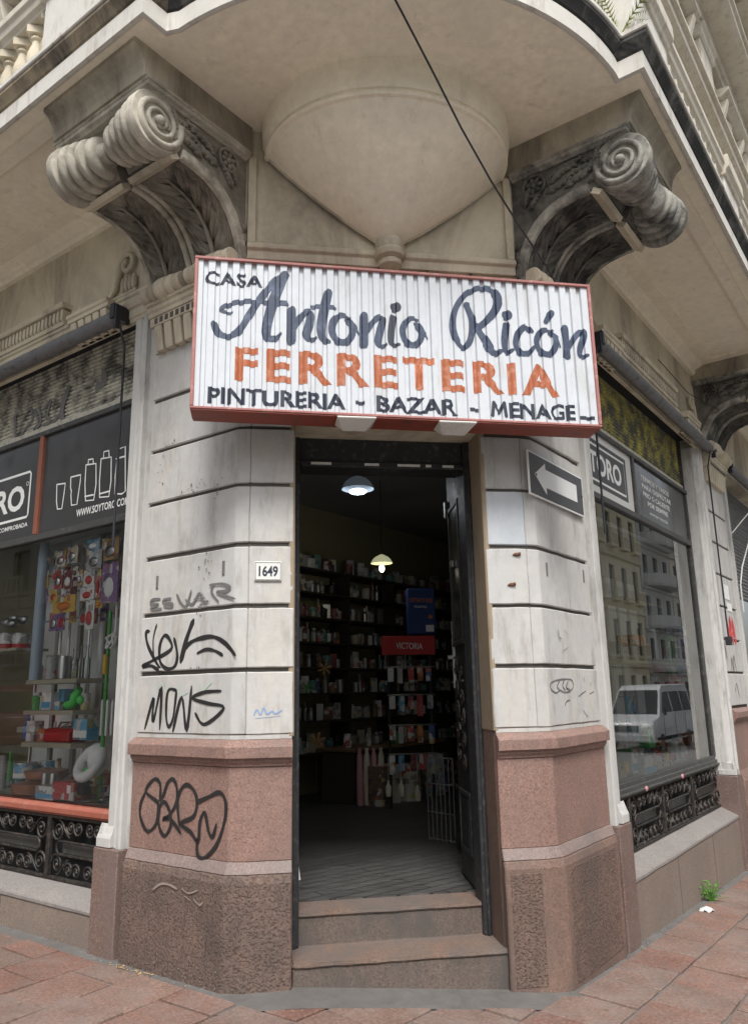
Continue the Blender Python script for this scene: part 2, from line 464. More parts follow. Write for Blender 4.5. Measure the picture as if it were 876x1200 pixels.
M_['ink_blue'] = paint('slate_blue_lettering', (.04, .055, .095), rough=.5, var=.3, dirt=(.10, .13, .20), dirt_amt=.4, scale=7)
M_['ink_dark'] = paint('blue_black_lettering', (.03, .036, .055), rough=.5, var=.2)
M_['ink_orange'] = paint('orange_lettering', (.41, .12, .05), rough=.5, var=.18, dirt=(.55, .28, .19), dirt_amt=.42, scale=11)
M_['spray'] = paint('black_spray_paint', (.025, .024, .024), rough=.5, var=.3)
M_['spray_grey'] = paint('faded_marker', (.16, .155, .15), rough=.7, var=.2)
M_['pen_blue'] = paint('blue_marker', (.25, .36, .58), rough=.7)
M_['pen_green'] = paint('pale_green_marker', (.42, .58, .47), rough=.7)
M_['red_paint'] = paint('red_poster_paint', (.62, .07, .07), rough=.7, dirt=(.65, .6, .58), dirt_amt=.3, scale=9)
M_['pit_panel'] = granite('tooled_granite_panel', (.195, .13, .104), (.105, .073, .06), (.265, .185, .155), rough=.85, scale=95, bstr=.55, dirt=(.11, .085, .072), dirt_amt=.5, pits=True)
M_['plate'] = paint('enamel_plate', (.72, .72, .68), rough=.3)
M_['arrow_dk'] = paint('arrow_sign_grey', (.075, .077, .08), rough=.5, var=.15)
M_['arrow_wt'] = paint('arrow_sign_white', (.76, .76, .74), rough=.5, var=.04)
M_['rust'] = paint('rust', (.17, .085, .05), rough=.9, var=.3)
M_['cable'] = paint('black_cable', (.03, .03, .03), rough=.6)
M_['cable_w'] = paint('pale_cable', (.55, .55, .53), rough=.6)
M_['cement'] = stone('cement_strip', (.165, .155, .145), var=.4, soot=(.08, .075, .07), soot_amt=.25, soot_scale=5, streak=False, soft=.16, rough=.9, bstr=.4, stain=None)
M_['bed'] = stone('dark_joint_bed', (.17, .158, .145), var=.3, rough=.95, bstr=.4)
M_['asphalt'] = stone('asphalt', (.20, .198, .19), var=.2, rough=.9, bstr=.6)
M_['kerb'] = granite('kerb_granite', (.33, .32, .31), (.2, .2, .2), (.42, .42, .41), rough=.8)
def slab_mat():
    m, nt, b = nmat('pink_paving')
    p = position(nt); r = objrand(nt)
    c = ramp(nt, r, [(0, (.215, .10, .075)), (.25, (.27, .15, .115)), (.5, (.20, .145, .125)), (.75, (.29, .185, .145)), (1, (.18, .14, .122))])
    n1 = noise(nt, p, 55, 4, .8); n2 = noise(nt, p, 5, 6, .65)
    vs_ = nt.nodes.new('ShaderNodeTexVoronoi'); vs_.inputs['Scale'].default_value = 7.5; nt.links.new(p, vs_.inputs['Vector'])
    spot = ramp(nt, vs_.outputs['Distance'], [(.10, (.55, .53, .52)), (.16, (1, 1, 1))])
    c = mix(nt, .5, c, ramp(nt, n1, [(.36, (.085, .055, .044)), (.5, (.23, .145, .115)), (.66, (.42, .30, .25))]))
    c = mix(nt, ramp(nt, n2, [(.42, (0, 0, 0)), (.8, (.85, .85, .85))]), c, (.22, .19, .172))
    n3 = noise(nt, p, 1.3, 6, .7)
    c = mix(nt, ramp(nt, n3, [(.5, (0, 0, 0)), (.62, (.8, .8, .8))]), c, mix(nt, 1.0, c, spot, 'MULTIPLY'))
    c = mix(nt, 1.0, c, ramp(nt, noise(nt, p, 2.6, 7, .7), [(.3, (.72, .7, .69)), (.65, (1.05, 1.04, 1.03))]), 'MULTIPLY')
    nt.links.new(c, b.inputs['Base Color']); b.inputs['Roughness'].default_value = .85; b.inputs['Specular IOR Level'].default_value = .25
    bump(nt, b, n1, .35, .006); return m
M_['slab'] = slab_mat()
def wood_floor():
    m, nt, b = nmat('worn_floor_boards')
    mp = nt.nodes.new('ShaderNodeMapping'); mp.inputs['Rotation'].default_value = (0, 0, math.radians(45)); mp.inputs['Scale'].default_value = (2, 14, 1)
    nt.links.new(position(nt), mp.inputs[0])
    n1 = noise(nt, mp.outputs[0], 3, 6, .7)
    c = ramp(nt, n1, [(.3, (.045, .043, .041)), (.55, (.095, .092, .088)), (.75, (.17, .165, .16))])
    mp2 = nt.nodes.new('ShaderNodeMapping'); mp2.inputs['Rotation'].default_value = (0, 0, math.radians(-30)); nt.links.new(position(nt), mp2.inputs[0])
    bk = nt.nodes.new('ShaderNodeTexBrick'); bk.inputs['Scale'].default_value = 1.0; bk.inputs['Brick Width'].default_value = 1.3; bk.inputs['Row Height'].default_value = .11; bk.inputs['Mortar Size'].default_value = .006
    bk.inputs['Color1'].default_value = (1, 1, 1, 1); bk.inputs['Color2'].default_value = (.72, .72, .72, 1); bk.inputs['Mortar'].default_value = (.2, .2, .2, 1); nt.links.new(mp2.outputs[0], bk.inputs['Vector'])
    c = mix(nt, 1.0, c, bk.outputs['Color'], 'MULTIPLY')
    nt.links.new(c, b.inputs['Base Color']); b.inputs['Roughness'].default_value = .5; bump(nt, b, n1, .2, .005); return m
M_['floor'] = wood_floor()
M_['intwall'] = paint('dingy_yellow_wall', (.30, .27, .16), rough=.9, var=.12)
M_['intceil'] = paint('grey_ceiling', (.25, .25, .25), rough=.9, var=.08)
M_['shelfwood'] = paint('dark_shelf_wood', (.05, .042, .036), rough=.7, var=.3)
M_['leaf'] = paint('fern_green', (.20, .24, .05), rough=.6, var=.3)
M_['weed'] = paint('weed_green', (.10, .26, .03), rough=.6, var=.3)
COLS = {'white': (.84, .84, .82), 'cream': (.7, .65, .5), 'red': (.55, .04, .035), 'blue': (.04, .13, .42), 'sky': (.13, .42, .66), 'green': (.1, .4, .09),
        'lime': (.1, .65, .12), 'yellow': (.72, .45, .04), 'orange': (.7, .22, .04), 'paleblue': (.42, .52, .62), 'purple': (.26, .14, .34), 'black': (.02, .02, .02), 'grey': (.42, .43, .44), 'terracotta': (.40, .165, .085),
        'brown': (.2, .12, .07), 'steel': (.5, .5, .5), 'pink': (.6, .3, .33), 'amber': (.5, .3, .12), 'darkred': (.2, .03, .04), 'teal': (.1, .3, .3), 'shelf': (.46, .42, .32), 'navy': (.03, .06, .2)}
def pack(name, base, metal=0.0):
    """printed packaging: a few rectangular patches of other ink on the base colour"""
    m, nt, b = nmat(name); p = position(nt)
    v = nt.nodes.new('ShaderNodeTexVoronoi'); v.distance = 'CHEBYCHEV'; v.inputs['Scale'].default_value = 17.0; nt.links.new(p, v.inputs['Vector'])
    sc_ = nt.nodes.new('ShaderNodeSeparateColor'); nt.links.new(v.outputs['Color'], sc_.inputs[0])
    r = nt.nodes.new('ShaderNodeValToRGB'); r.color_ramp.interpolation = 'CONSTANT'; e = r.color_ramp.elements
    stops = [(0, base), (.52, tuple(x*.45 for x in base)), (.64, (.66, .65, .62)), (.80, base), (.9, (.5, .12, .08)), (.95, (.62, .5, .2))]
    while len(e) < len(stops): e.new(.5)
    for i, (q, c_) in enumerate(stops): e[i].position = q; e[i].color = rgba(c_)
    nt.links.new(sc_.outputs[0], r.inputs[0])
    n2 = noise(nt, p, 60, 3, .6)
    c = mix(nt, .14, r.outputs[0], ramp(nt, n2, [(.42, (.06, .06, .06)), (.55, (.6, .6, .58))]))
    c = mix(nt, 1.0, c, ramp(nt, objrand(nt), [(0, (.88, .88, .88)), (1, (1, 1, 1))]), 'MULTIPLY')
    nt.links.new(c, b.inputs['Base Color']); b.inputs['Roughness'].default_value = .38
    return m
for k, c in COLS.items():
    M_['g_'+k] = paint('goods_'+k, c, rough=.4, metal=1.0 if k == 'steel' else 0.0, var=.1, scale=14, ov=.12)
    M_['k_'+k] = pack('printed_'+k, c) if k not in ('steel', 'terracotta', 'shelf', 'black') else M_['g_'+k]
M_['clearglass'] = glass_mat('clear_goods_glass', tint=(.86, .9, .9), ior=1.5, rough=.05, boost=2.5)

def text_mesh(name, s, origin, rt, up, height, mat, parent, width=None, bold=.012, n=0.0, align='LEFT', shear=0.0, space=1.0):
    """flat lettering: cap height `height`, optionally stretched to `width`; rt/up are world vectors"""
    cu = bpy.data.curves.new('t', 'FONT'); cu.body = s; cu.size = 1.0; cu.offset = bold; cu.resolution_u = 3; cu.fill_mode = 'FRONT'; cu.shear = shear
    cu.align_x = 'LEFT'; cu.space_character = space
    to = bpy.data.objects.new('t', cu); col.objects.link(to)
    dg = bpy.context.evaluated_depsgraph_get()
    me = bpy.data.meshes.new_from_object(to.evaluated_get(dg))
    bpy.data.objects.remove(to); bpy.data.curves.remove(cu)
    xs = [v.co.x for v in me.vertices]; ys = [v.co.y for v in me.vertices]
    x0, x1 = min(xs), max(xs)
    capb, capt = (min(ys), max(ys))
    sy = height/(capt - capb); sx = (width/(x1 - x0)) if width else sy
    rt, up, origin = Vector(rt).normalized(), Vector(up).normalized(), Vector(origin)
    sh = {'LEFT': 0, 'CENTER': -(x1-x0)*sx/2, 'RIGHT': -(x1-x0)*sx}[align]
    out = [rt*((v.co.x - x0)*sx + sh) + up*((v.co.y - capb)*sy) for v in me.vertices]
    for v, p in zip(me.vertices, out): v.co = p
    me.name = name; me.materials.clear(); me.materials.append(mat)
    ob = bpy.data.objects.new(name, me); ob.location = origin; col.objects.link(ob)
    if parent is not None: adopt(ob, parent)
    return ob
SCRIPT=[([(-1.135,3.9062),(-1.1198,3.8607),(-1.0841,3.8303),(-1.0353,3.833),(-0.9869,3.8682),(-0.9323,3.9649),(-0.863,4.0876),(-0.7924,4.1882),(-0.7422,4.2432),(-0.6987,4.2722)],[0.0367,0.0367,0.031,0.0338,0.0367,0.0367,0.0367,0.0395,0.0423,0.031]),([(-0.7103,4.2665),(-0.7459,4.1752),(-0.781,4.0769),(-0.8084,3.9644),(-0.8214,3.8697),(-0.8096,3.8314),(-0.774,3.8256),(-0.7344,3.8621)],[0.0423,0.0508,0.0536,0.0508,0.0479,0.0395,0.0338,0.0169]),([(-1.0318,3.9872),(-1.0769,3.9876),(-1.097,4.0036),(-1.0612,4.034),(-0.9768,4.063),(-0.8485,4.0727),(-0.7016,4.0676)],[0.0141,0.0197,0.0226,0.0254,0.0282,0.0282,0.031]),([(-0.668,4.0283),(-0.6673,3.9097),(-0.6682,3.8189)],[0.0451,0.0479,0.0479]),([(-0.66,3.8866),(-0.62,3.9677),(-0.5766,4.0148),(-0.5489,4.0085),(-0.5562,3.9398),(-0.5735,3.8758),(-0.559,3.8342),(-0.5185,3.8458)],[0.0282,0.0338,0.0367,0.0395,0.0451,0.0451,0.0338,0.0197]),([(-0.4386,4.1599),(-0.4626,4.0489),(-0.4821,3.9203),(-0.4721,3.8452),(-0.4359,3.8236)],[0.0451,0.0508,0.0508,0.0423,0.0226]),([(-0.5373,4.0587),(-0.4008,4.0591)],[0.0254,0.0254]),([(-0.307,3.9942),(-0.3614,4.007),(-0.4059,3.9644),(-0.4136,3.8926),(-0.3775,3.8315),(-0.3264,3.8295),(-0.2891,3.8837),(-0.2913,3.9472),(-0.3174,3.9872)],[0.0197,0.0338,0.0395,0.0395,0.0367,0.0367,0.0367,0.031,0.0197]),([(-0.3249,3.974),(-0.281,3.9398),(-0.2492,3.8939)],[0.0226,0.031,0.0141]),([(-0.2133,4.0158),(-0.2148,3.9197),(-0.2164,3.8165)],[0.0423,0.0451,0.0451]),([(-0.2079,3.8851),(-0.165,3.9641),(-0.1195,4.007),(-0.0943,3.9956),(-0.1108,3.9176),(-0.1257,3.8451),(-0.1115,3.8141),(-0.0756,3.8256)],[0.0254,0.031,0.0338,0.0367,0.0423,0.0423,0.031,0.0169]),([(-0.0258,4.0147),(-0.041,3.9032),(-0.038,3.8336),(0.007,3.8294)],[0.0395,0.0395,0.0338,0.0169]),([(0.1316,4.0105),(0.0762,4.0072),(0.035,3.9409),(0.0485,3.8615),(0.0944,3.8274),(0.1426,3.8633),(0.1559,3.931),(0.1277,3.9866)],[0.0169,0.031,0.0367,0.0367,0.0338,0.0338,0.031,0.0169]),([(0.1147,3.9757),(0.1543,3.9309),(0.1907,3.886)],[0.0197,0.031,0.0141]),([(0.4599,4.1277),(0.4883,4.0435),(0.4893,3.9634),(0.469,3.8776),(0.4236,3.8314),(0.3813,3.8846),(0.3614,3.9798),(0.3805,4.0885),(0.4401,4.1905),(0.5244,4.2482),(0.6068,4.2536),(0.6609,4.2187),(0.6707,4.1583),(0.6371,4.0869),(0.5745,4.0144),(0.5136,3.9648)],[0.0395,0.0423,0.0395,0.0338,0.031,0.0338,0.0338,0.031,0.031,0.031,0.0367,0.0451,0.0479,0.0423,0.0367,0.0226]),([(0.5146,3.9853),(0.5712,3.8899),(0.6217,3.8082),(0.6775,3.8211)],[0.0395,0.0479,0.0479,0.0197]),([(0.7178,4.0072),(0.7012,3.8935),(0.7097,3.8161),(0.7529,3.8318)],[0.0395,0.0423,0.0338,0.0169]),([(0.8865,3.9687),(0.8455,3.9974),(0.7927,3.9446),(0.7763,3.867),(0.8056,3.8125),(0.8549,3.8151),(0.8991,3.8615)],[0.0254,0.0338,0.0367,0.0367,0.0338,0.031,0.0169]),([(1.0268,3.9801),(0.96,3.9763),(0.9188,3.9087),(0.9382,3.8312),(0.9946,3.812),(1.0396,3.8604),(1.0464,3.9294),(1.0127,3.9689)],[0.0169,0.0338,0.0367,0.0367,0.0338,0.0338,0.031,0.0169]),([(1.0124,3.9654),(1.0531,3.9298),(1.079,3.8762)],[0.0197,0.031,0.0141]),([(1.0294,4.1054),(0.9879,4.0402)],[0.0395,0.0282]),([(1.1158,4.0059),(1.1225,3.8991),(1.1183,3.803)],[0.0367,0.0395,0.0395]),([(1.1309,3.8566),(1.1852,3.9491),(1.2357,3.9884),(1.2449,3.9576),(1.214,3.8695),(1.2124,3.8111),(1.2619,3.8205)],[0.0226,0.031,0.0338,0.0367,0.0395,0.0338,0.0169])]
DOTS=[(-0.0083,4.0867),(0.7267,4.075)]
ESKAR=[([(0.7318,2.3352),(0.8134,2.3355),(0.8322,2.3107),(0.7495,2.2975),(0.8199,2.2834),(0.8084,2.2668),(0.7173,2.2689)],0.016),([(0.6217,2.3285),(0.6851,2.3274),(0.6999,2.3091),(0.6096,2.2927),(0.618,2.2703),(0.6921,2.2825)],0.016),([(0.5643,2.3506),(0.5221,2.292),(0.4672,2.2661),(0.4215,2.3659)],0.016),([(0.4752,2.3072),(0.4073,2.2739),(0.3454,2.3402),(0.3059,2.2831),(0.2566,2.2791)],0.016),([(0.3901,2.3026),(0.2941,2.3045)],0.016),([(0.2192,2.3747),(0.2263,2.3296),(0.1614,2.2688)],0.016),([(0.2466,2.381),(0.1392,2.3795),(0.0595,2.3511),(0.1023,2.3307),(0.1817,2.3317),(0.1011,2.3002),(0.014,2.2746)],0.016)]
JEK=[([(0.8287,2.1247),(0.8651,2.1165),(0.8427,2.0376),(0.7709,1.9449),(0.6932,1.8566),(0.7914,1.8949),(0.8851,1.8955),(0.774,1.9323),(0.6007,1.9943),(0.6246,2.0645),(0.6771,2.0864),(0.7161,2.0186),(0.7032,1.9171),(0.6316,1.8709),(0.5556,1.887),(0.5371,1.9604),(0.5741,2.0643)],0.024),([(0.3925,2.1692),(0.4518,2.0552),(0.5,1.9096)],0.036),([(0.494,1.9684),(0.413,2.0285),(0.3042,2.0521),(0.1968,2.0522),(0.0905,2.0061),(0.0031,1.9319)],0.026),([(0.3451,1.9583),(0.2648,1.9788),(0.1845,1.9668),(0.1138,1.9365)],0.02),([(0.7546,2.168),(0.7842,2.0732),(0.7709,1.9449)],0.012)]
MONS=[([(0.8317,1.4941),(0.7564,1.6876),(0.7587,1.5829),(0.7427,1.5524),(0.6823,1.7546),(0.6799,1.4923)],0.022),([(0.5312,1.7337),(0.6129,1.7313),(0.6225,1.5832),(0.5929,1.5089),(0.5515,1.5713),(0.5312,1.7337)],0.02),([(0.5497,1.482),(0.4781,1.6908),(0.4206,1.4873),(0.3876,1.7552)],0.022),([(0.1194,1.7237),(0.2706,1.7178),(0.3766,1.6838),(0.2324,1.6509),(0.0902,1.6238),(0.2583,1.5261),(0.3449,1.593)],0.02)]
OERN=[([(0.7918,1.103),(0.8352,1.0297),(0.8288,0.9481),(0.7549,0.8728),(0.673,0.9252),(0.6613,1.0293),(0.6803,1.057),(0.7883,1.1079),(0.7384,1.1706),(0.6915,1.1881),(0.6492,1.1551),(0.6453,1.0707)],0.022),([(0.6505,1.0646),(0.6183,1.0896),(0.577,1.1727),(0.532,1.1956),(0.4927,1.154),(0.4873,1.0634),(0.5553,0.9795),(0.6094,0.9563),(0.5356,0.9584),(0.4374,0.888)],0.022),([(0.6558,0.9494),(0.6425,1.0306),(0.5974,1.0564),(0.5476,1.0027),(0.5335,0.9248),(0.5846,0.8622),(0.6332,0.8942),(0.6566,0.9608)],0.022),([(0.4524,0.9312),(0.4789,1.0752),(0.4381,1.1512),(0.3853,1.1686),(0.3215,1.1294),(0.3007,1.064),(0.3318,0.9902),(0.4441,0.943),(0.3536,0.906),(0.2818,0.8556),(0.2701,0.9673),(0.2298,1.0194),(0.1915,0.9195),(0.1569,0.8935),(0.1267,0.9643)],0.022),([(0.3013,1.0751),(0.1916,1.1148),(0.1088,1.1414),(0.0578,1.1011),(0.0543,1.0051),(0.1143,0.8622),(0.2103,0.7767),(0.278,0.7774),(0.291,0.8678),(0.2814,0.847)],0.022)]
BUBBLE=[([(0.1557,1.7511),(0.0817,1.7327),(0.0846,1.6959),(0.1576,1.6731),(0.2232,1.6885),(0.2849,1.6753),(0.3846,1.6806),(0.448,1.7123),(0.4259,1.7551),(0.3006,1.7601),(0.1557,1.7511)],0.01),([(0.2175,1.7449),(0.1804,1.7137),(0.2085,1.6949)],0.01),([(0.299,1.7512),(0.2673,1.7196),(0.3035,1.6878)],0.01),([(0.3635,1.7448),(0.3234,1.7066),(0.387,1.6934)],0.01)]
SCRIB=[([(0.5308,1.6439),(0.6056,1.6651),(0.67,1.6803)],0.008),([(0.286,1.5937),(0.3231,1.618),(0.3735,1.6234)],0.008),([(0.7318,1.6609),(0.8169,1.6734)],0.008),([(0.319,1.9478),(0.4069,1.9729)],0.008),([(0.2557,2.0841),(0.2704,2.0394),(0.3008,2.0277)],0.008),([(0.3617,2.0896),(0.4063,2.0587)],0.008),([(0.6458,1.7714),(0.6583,1.7446)],0.008),([(0.5825,1.5541),(0.6616,1.5058)],0.008),([(0.7569,1.7418),(0.7739,1.7173)],0.008)]
ARROWSIGN=[(-0.0798,3.2663),(0.8736,3.2742),(0.8693,2.9739),(-0.0746,2.9568)]
ARROW=[(-0.011,3.1183),(0.1874,3.2369),(0.1888,3.1863),(0.7426,3.2004),(0.7449,3.0618),(0.1917,3.0466),(0.1747,3.0029)]
TRANS=[[(2.3812,3.4544),(2.2565,3.4432),(2.2646,3.3464),(2.2801,3.2289),(2.3448,3.2359),(2.3664,3.3027),(2.3812,3.4544)],[(2.1806,3.4825),(2.0414,3.4782),(2.0421,3.4202),(2.0665,3.2323),(2.1433,3.2371),(2.1619,3.3293),(2.158,3.3584),(2.1745,3.3912),(2.1806,3.4825)],[(1.9765,3.5495),(1.8387,3.5349),(1.8201,3.359),(1.837,3.2318),(1.9494,3.2428),(1.9726,3.3858),(1.9765,3.5495)],[(1.9473,3.5469),(1.9471,3.5885),(1.8842,3.5836),(1.875,3.5419)],[(1.9608,3.2811),(1.8465,3.2766)],[(1.7735,3.5619),(1.6387,3.5498),(1.6235,3.3458),(1.6391,3.2278),(1.7613,3.2409),(1.7749,3.3727),(1.7735,3.5619)],[(1.741,3.5628),(1.7416,3.6142),(1.6766,3.6113),(1.667,3.5598)],[(1.7643,3.2701),(1.6387,3.2703)],[(1.5529,3.5976),(1.4643,3.601),(1.4321,3.2352),(1.4743,3.2214),(1.5638,3.2364),(1.5713,3.3862),(1.5529,3.5976)],[(1.5728,3.5224),(1.4617,3.5219)]]
FRAME=[(3.6891,3.6184),(2.7769,3.6466),(2.7716,3.2397),(3.682,3.2449)]
GOODS_L = [
('plank', 'shelf', 2.002, 2.715, 1.813, 1.847, -0.375, 'display_shelf', 'thin cream shelf plank, topmost behind the left window glass'),
('plank', 'shelf', 2.022, 2.718, 1.571, 1.605, -0.375, 'display_shelf', 'thin cream shelf plank, middle one behind the left window glass'),
('plank', 'shelf', 2.018, 2.707, 1.32, 1.359, -0.375, 'display_shelf', 'thin cream shelf plank, lowest behind the left window glass'),
('plank', 'shelf', 2.91, 3.732, 2.101, 2.124, -0.375, 'display_shelf', 'small shelf plank under two labelled tins at the left edge'),
('tin', 'white', 3.198, 3.415, 2.123, 2.26, -0.375, 'tin', 'white and red tin, left of the two on the small shelf'),
('tin', 'white', 2.976, 3.184, 2.113, 2.247, -0.375, 'tin', 'white and red tin, right of the two on the small shelf'),
('cyl', 'grey', 2.503, 2.654, 1.852, 2.049, -0.375, 'tumbler', 'spotted grey tumbler, left one on the top display shelf'),
('cyl', 'steel', 2.318, 2.477, 1.848, 2.034, -0.375, 'tumbler', 'dark steel tumbler, right one on the top display shelf'),
('bottle', 'clear', 2.215, 2.298, 1.845, 2.09, -0.375, 'bottle', 'clear glass bottle nearest the tumblers on the top shelf'),
('bottle', 'clear', 2.191, 2.262, 1.844, 2.111, -0.413, 'bottle', 'clear glass bottle, middle one of three on top shelf'),
('bottle', 'clear', 2.053, 2.122, 1.84, 2.11, -0.375, 'bottle', 'clear glass bottle at the right end of the top shelf'),
('box', 'white', 2.492, 2.629, 1.605, 1.749, -0.375, 'carton', 'small white carton standing on the middle display shelf'),
('box', 'white', 2.343, 2.415, 1.606, 1.672, -0.338, 'carton', 'tiny white carton beside the taller one on middle shelf'),
('boot', 'lime', 2.08, 2.385, 1.604, 1.798, -0.375, 'garden_ornament', 'green and tan curved ornament on the middle display shelf'),
('cyl', 'cream', 2.076, 2.18, 1.603, 1.735, -0.413, 'mug', 'cream mug at the right end of the middle shelf'),
('car', 'red', 2.139, 2.493, 1.36, 1.465, -0.375, 'toolbox', 'red toolbox with silver handle on the lowest display shelf'),
('lamp', 'steel', 2.387, 2.533, 1.36, 1.492, -0.338, 'desk_lamp', 'chrome lamp head with thin arm on the lowest shelf'),
('box', 'sky', 1.898, 2.076, 1.382, 1.541, -0.338, 'carton', 'sky blue and white carton on the lowest display shelf'),
('seat', 'white', 1.722, 2.024, 1.097, 1.348, -0.315, 'toilet_seat', 'white plastic toilet seat leaning in the left window'),
('pot', 'terracotta', 2.497, 3.002, 0.932, 1.062, -0.3, 'casserole', 'large lidded terracotta casserole on the red window sill'),
('pot', 'terracotta', 2.453, 2.876, 1.059, 1.146, -0.45, 'casserole', 'smaller terracotta casserole behind the large one'),
('box', 'white', 2.161, 2.404, 0.942, 1.041, -0.225, 'carton', 'white and blue carton in front of the glass jars'),
('box', 'red', 1.898, 2.175, 0.956, 1.083, -0.24, 'carton', 'bright red carton at the front of the left window'),
('box', 'black', 1.839, 1.946, 0.997, 1.099, -0.27, 'carton', 'black carton standing beside the bright red one'),
('cyl', 'steel', 2.411, 2.495, 1.036, 1.12, -0.315, 'jar', 'small lidded glass jar, left of the pair over the cartons'),
('cyl', 'steel', 2.294, 2.388, 1.042, 1.124, -0.315, 'jar', 'small lidded glass jar, right of the pair over the cartons'),
('tin', 'sky', 2.852, 3.115, 1.044, 1.161, -0.45, 'tub', 'blue and white tub behind the large casserole'),
('cyl', 'grey', 3.156, 3.252, 0.952, 1.228, -0.375, 'thermos', 'tall grey thermos at the left edge of the display'),
('bottle', 'green', 3.322, 3.406, 0.999, 1.249, -0.525, 'bottle', 'slim green bottle behind the thermos'),
('box', 'clear', 1.531, 1.767, 0.958, 1.074, -0.225, 'glass_box', 'clear glass containers at the right end of the sill'),
('bottle', 'blue', 2.971, 3.038, 1.363, 1.575, -0.45, 'bottle', 'deep blue bottle beside the lowest shelf'),
('card', 'yellow', 2.203, 2.525, 2.384, 2.526, -0.315, 'blister_pack', 'yellow blister pack, lowest and leftmost on the pegs'),
('card', 'red', 2.413, 2.527, 2.591, 2.753, -0.315, 'blister_pack', 'narrow red blister pack above the yellow one'),
('card', 'darkred', 2.263, 2.387, 2.578, 2.737, -0.315, 'blister_pack', 'dark red blister pack beside the narrow red one'),
('card', 'amber', 2.384, 2.538, 2.779, 2.912, -0.315, 'blister_pack', 'amber blister pack at the top left of the pegs'),
('card', 'grey', 2.215, 2.364, 2.789, 2.935, -0.315, 'blister_pack', 'grey blister pack near the top of the pegs'),
('card', 'amber', 2.12, 2.204, 2.591, 2.719, -0.315, 'brass_hook', 'brass fittings hanging between red and white packs'),
('card', 'white', 1.933, 2.085, 2.568, 2.701, -0.3, 'price_card', 'white and red card, top of the hanging column'),
('card', 'white', 1.931, 2.118, 2.46, 2.564, -0.3, 'price_card', 'white and green card in the middle of the hanging column'),
('card', 'white', 1.913, 2.028, 2.226, 2.45, -0.3, 'price_card', 'long white and red card, lowest of the hanging column'),
('card', 'grey', 1.867, 2.077, 2.703, 2.859, -0.307, 'hanging_brush', 'silver grey brush head hung above the white cards'),
('card', 'purple', 1.628, 1.838, 2.415, 2.727, -0.3, 'blister_pack', 'large purple blister pack at the right of the pegs'),
('card', 'yellow', 1.832, 1.922, 2.389, 2.457, -0.315, 'blister_pack', 'small yellow blister pack left of the purple one'),
('card', 'white', 1.87, 1.927, 2.471, 2.692, -0.315, 'blister_pack', 'slim pale blister pack left of the purple one'),
('card', 'sky', 1.914, 2.091, 2.862, 2.955, -0.315, 'blister_pack', 'pale blue blister pack at the very top row'),
('card', 'amber', 1.674, 1.9, 2.761, 2.942, -0.323, 'blister_pack', 'amber and clear pack in the top right corner'),
('card', 'cream', 2.198, 2.271, 2.669, 2.755, -0.315, 'blister_pack', 'cream blister pack hung beside the dark red pack'),
('stick', 'white', 2.764, 2.803, 2.061, 2.45, -0.562, 'stand_bar', 'pale upright bar behind the tumblers, leftmost'),
('stick', 'white', 2.634, 2.673, 2.055, 2.44, -0.562, 'stand_bar', 'pale upright bar behind the tumblers, second from left'),
('stick', 'white', 2.316, 2.353, 1.819, 2.315, -0.562, 'stand_bar', 'pale upright bar behind the right-hand bottles'),
('stick', 'white', 2.201, 2.272, 1.886, 2.397, -0.6, 'stand_bar', 'wide pale upright bar near the casing'),
('stick', 'yellow', 1.708, 1.762, 1.87, 2.018, -0.3, 'squeegee', 'yellow squeegee handle hanging by the window casing'),
('stick', 'green', 1.794, 1.838, 1.776, 2.364, -0.375, 'broom', 'green broom handle standing by the window casing'),
('mop', 'white', 1.653, 1.772, 2.115, 2.18, -0.338, 'mop', 'white mop head hanging by the window casing'),
('stick', 'white', 1.722, 1.754, 1.42, 1.681, -0.3, 'brush', 'white toilet brush handle, left of three by the casing'),
('stick', 'white', 1.659, 1.691, 1.421, 1.68, -0.3, 'brush', 'white toilet brush handle, middle of three by the casing'),
('stick', 'white', 1.597, 1.628, 1.422, 1.68, -0.3, 'brush', 'white toilet brush handle, right of three by the casing'),
('pole', 'paleblue', 2.82, 2.956, 1.83, 3.05, -0.413, 'reflected_pole', 'pale blue column behind left window glass, stands in for a reflected street pole'),  # reflection of a street pole, built as a solid column behind the pane
('figure', 'steel', 3.176, 3.527, 2.28, 2.483, -0.45, 'cork_screw', 'shiny metal utensils hanging above the two tins'),
]
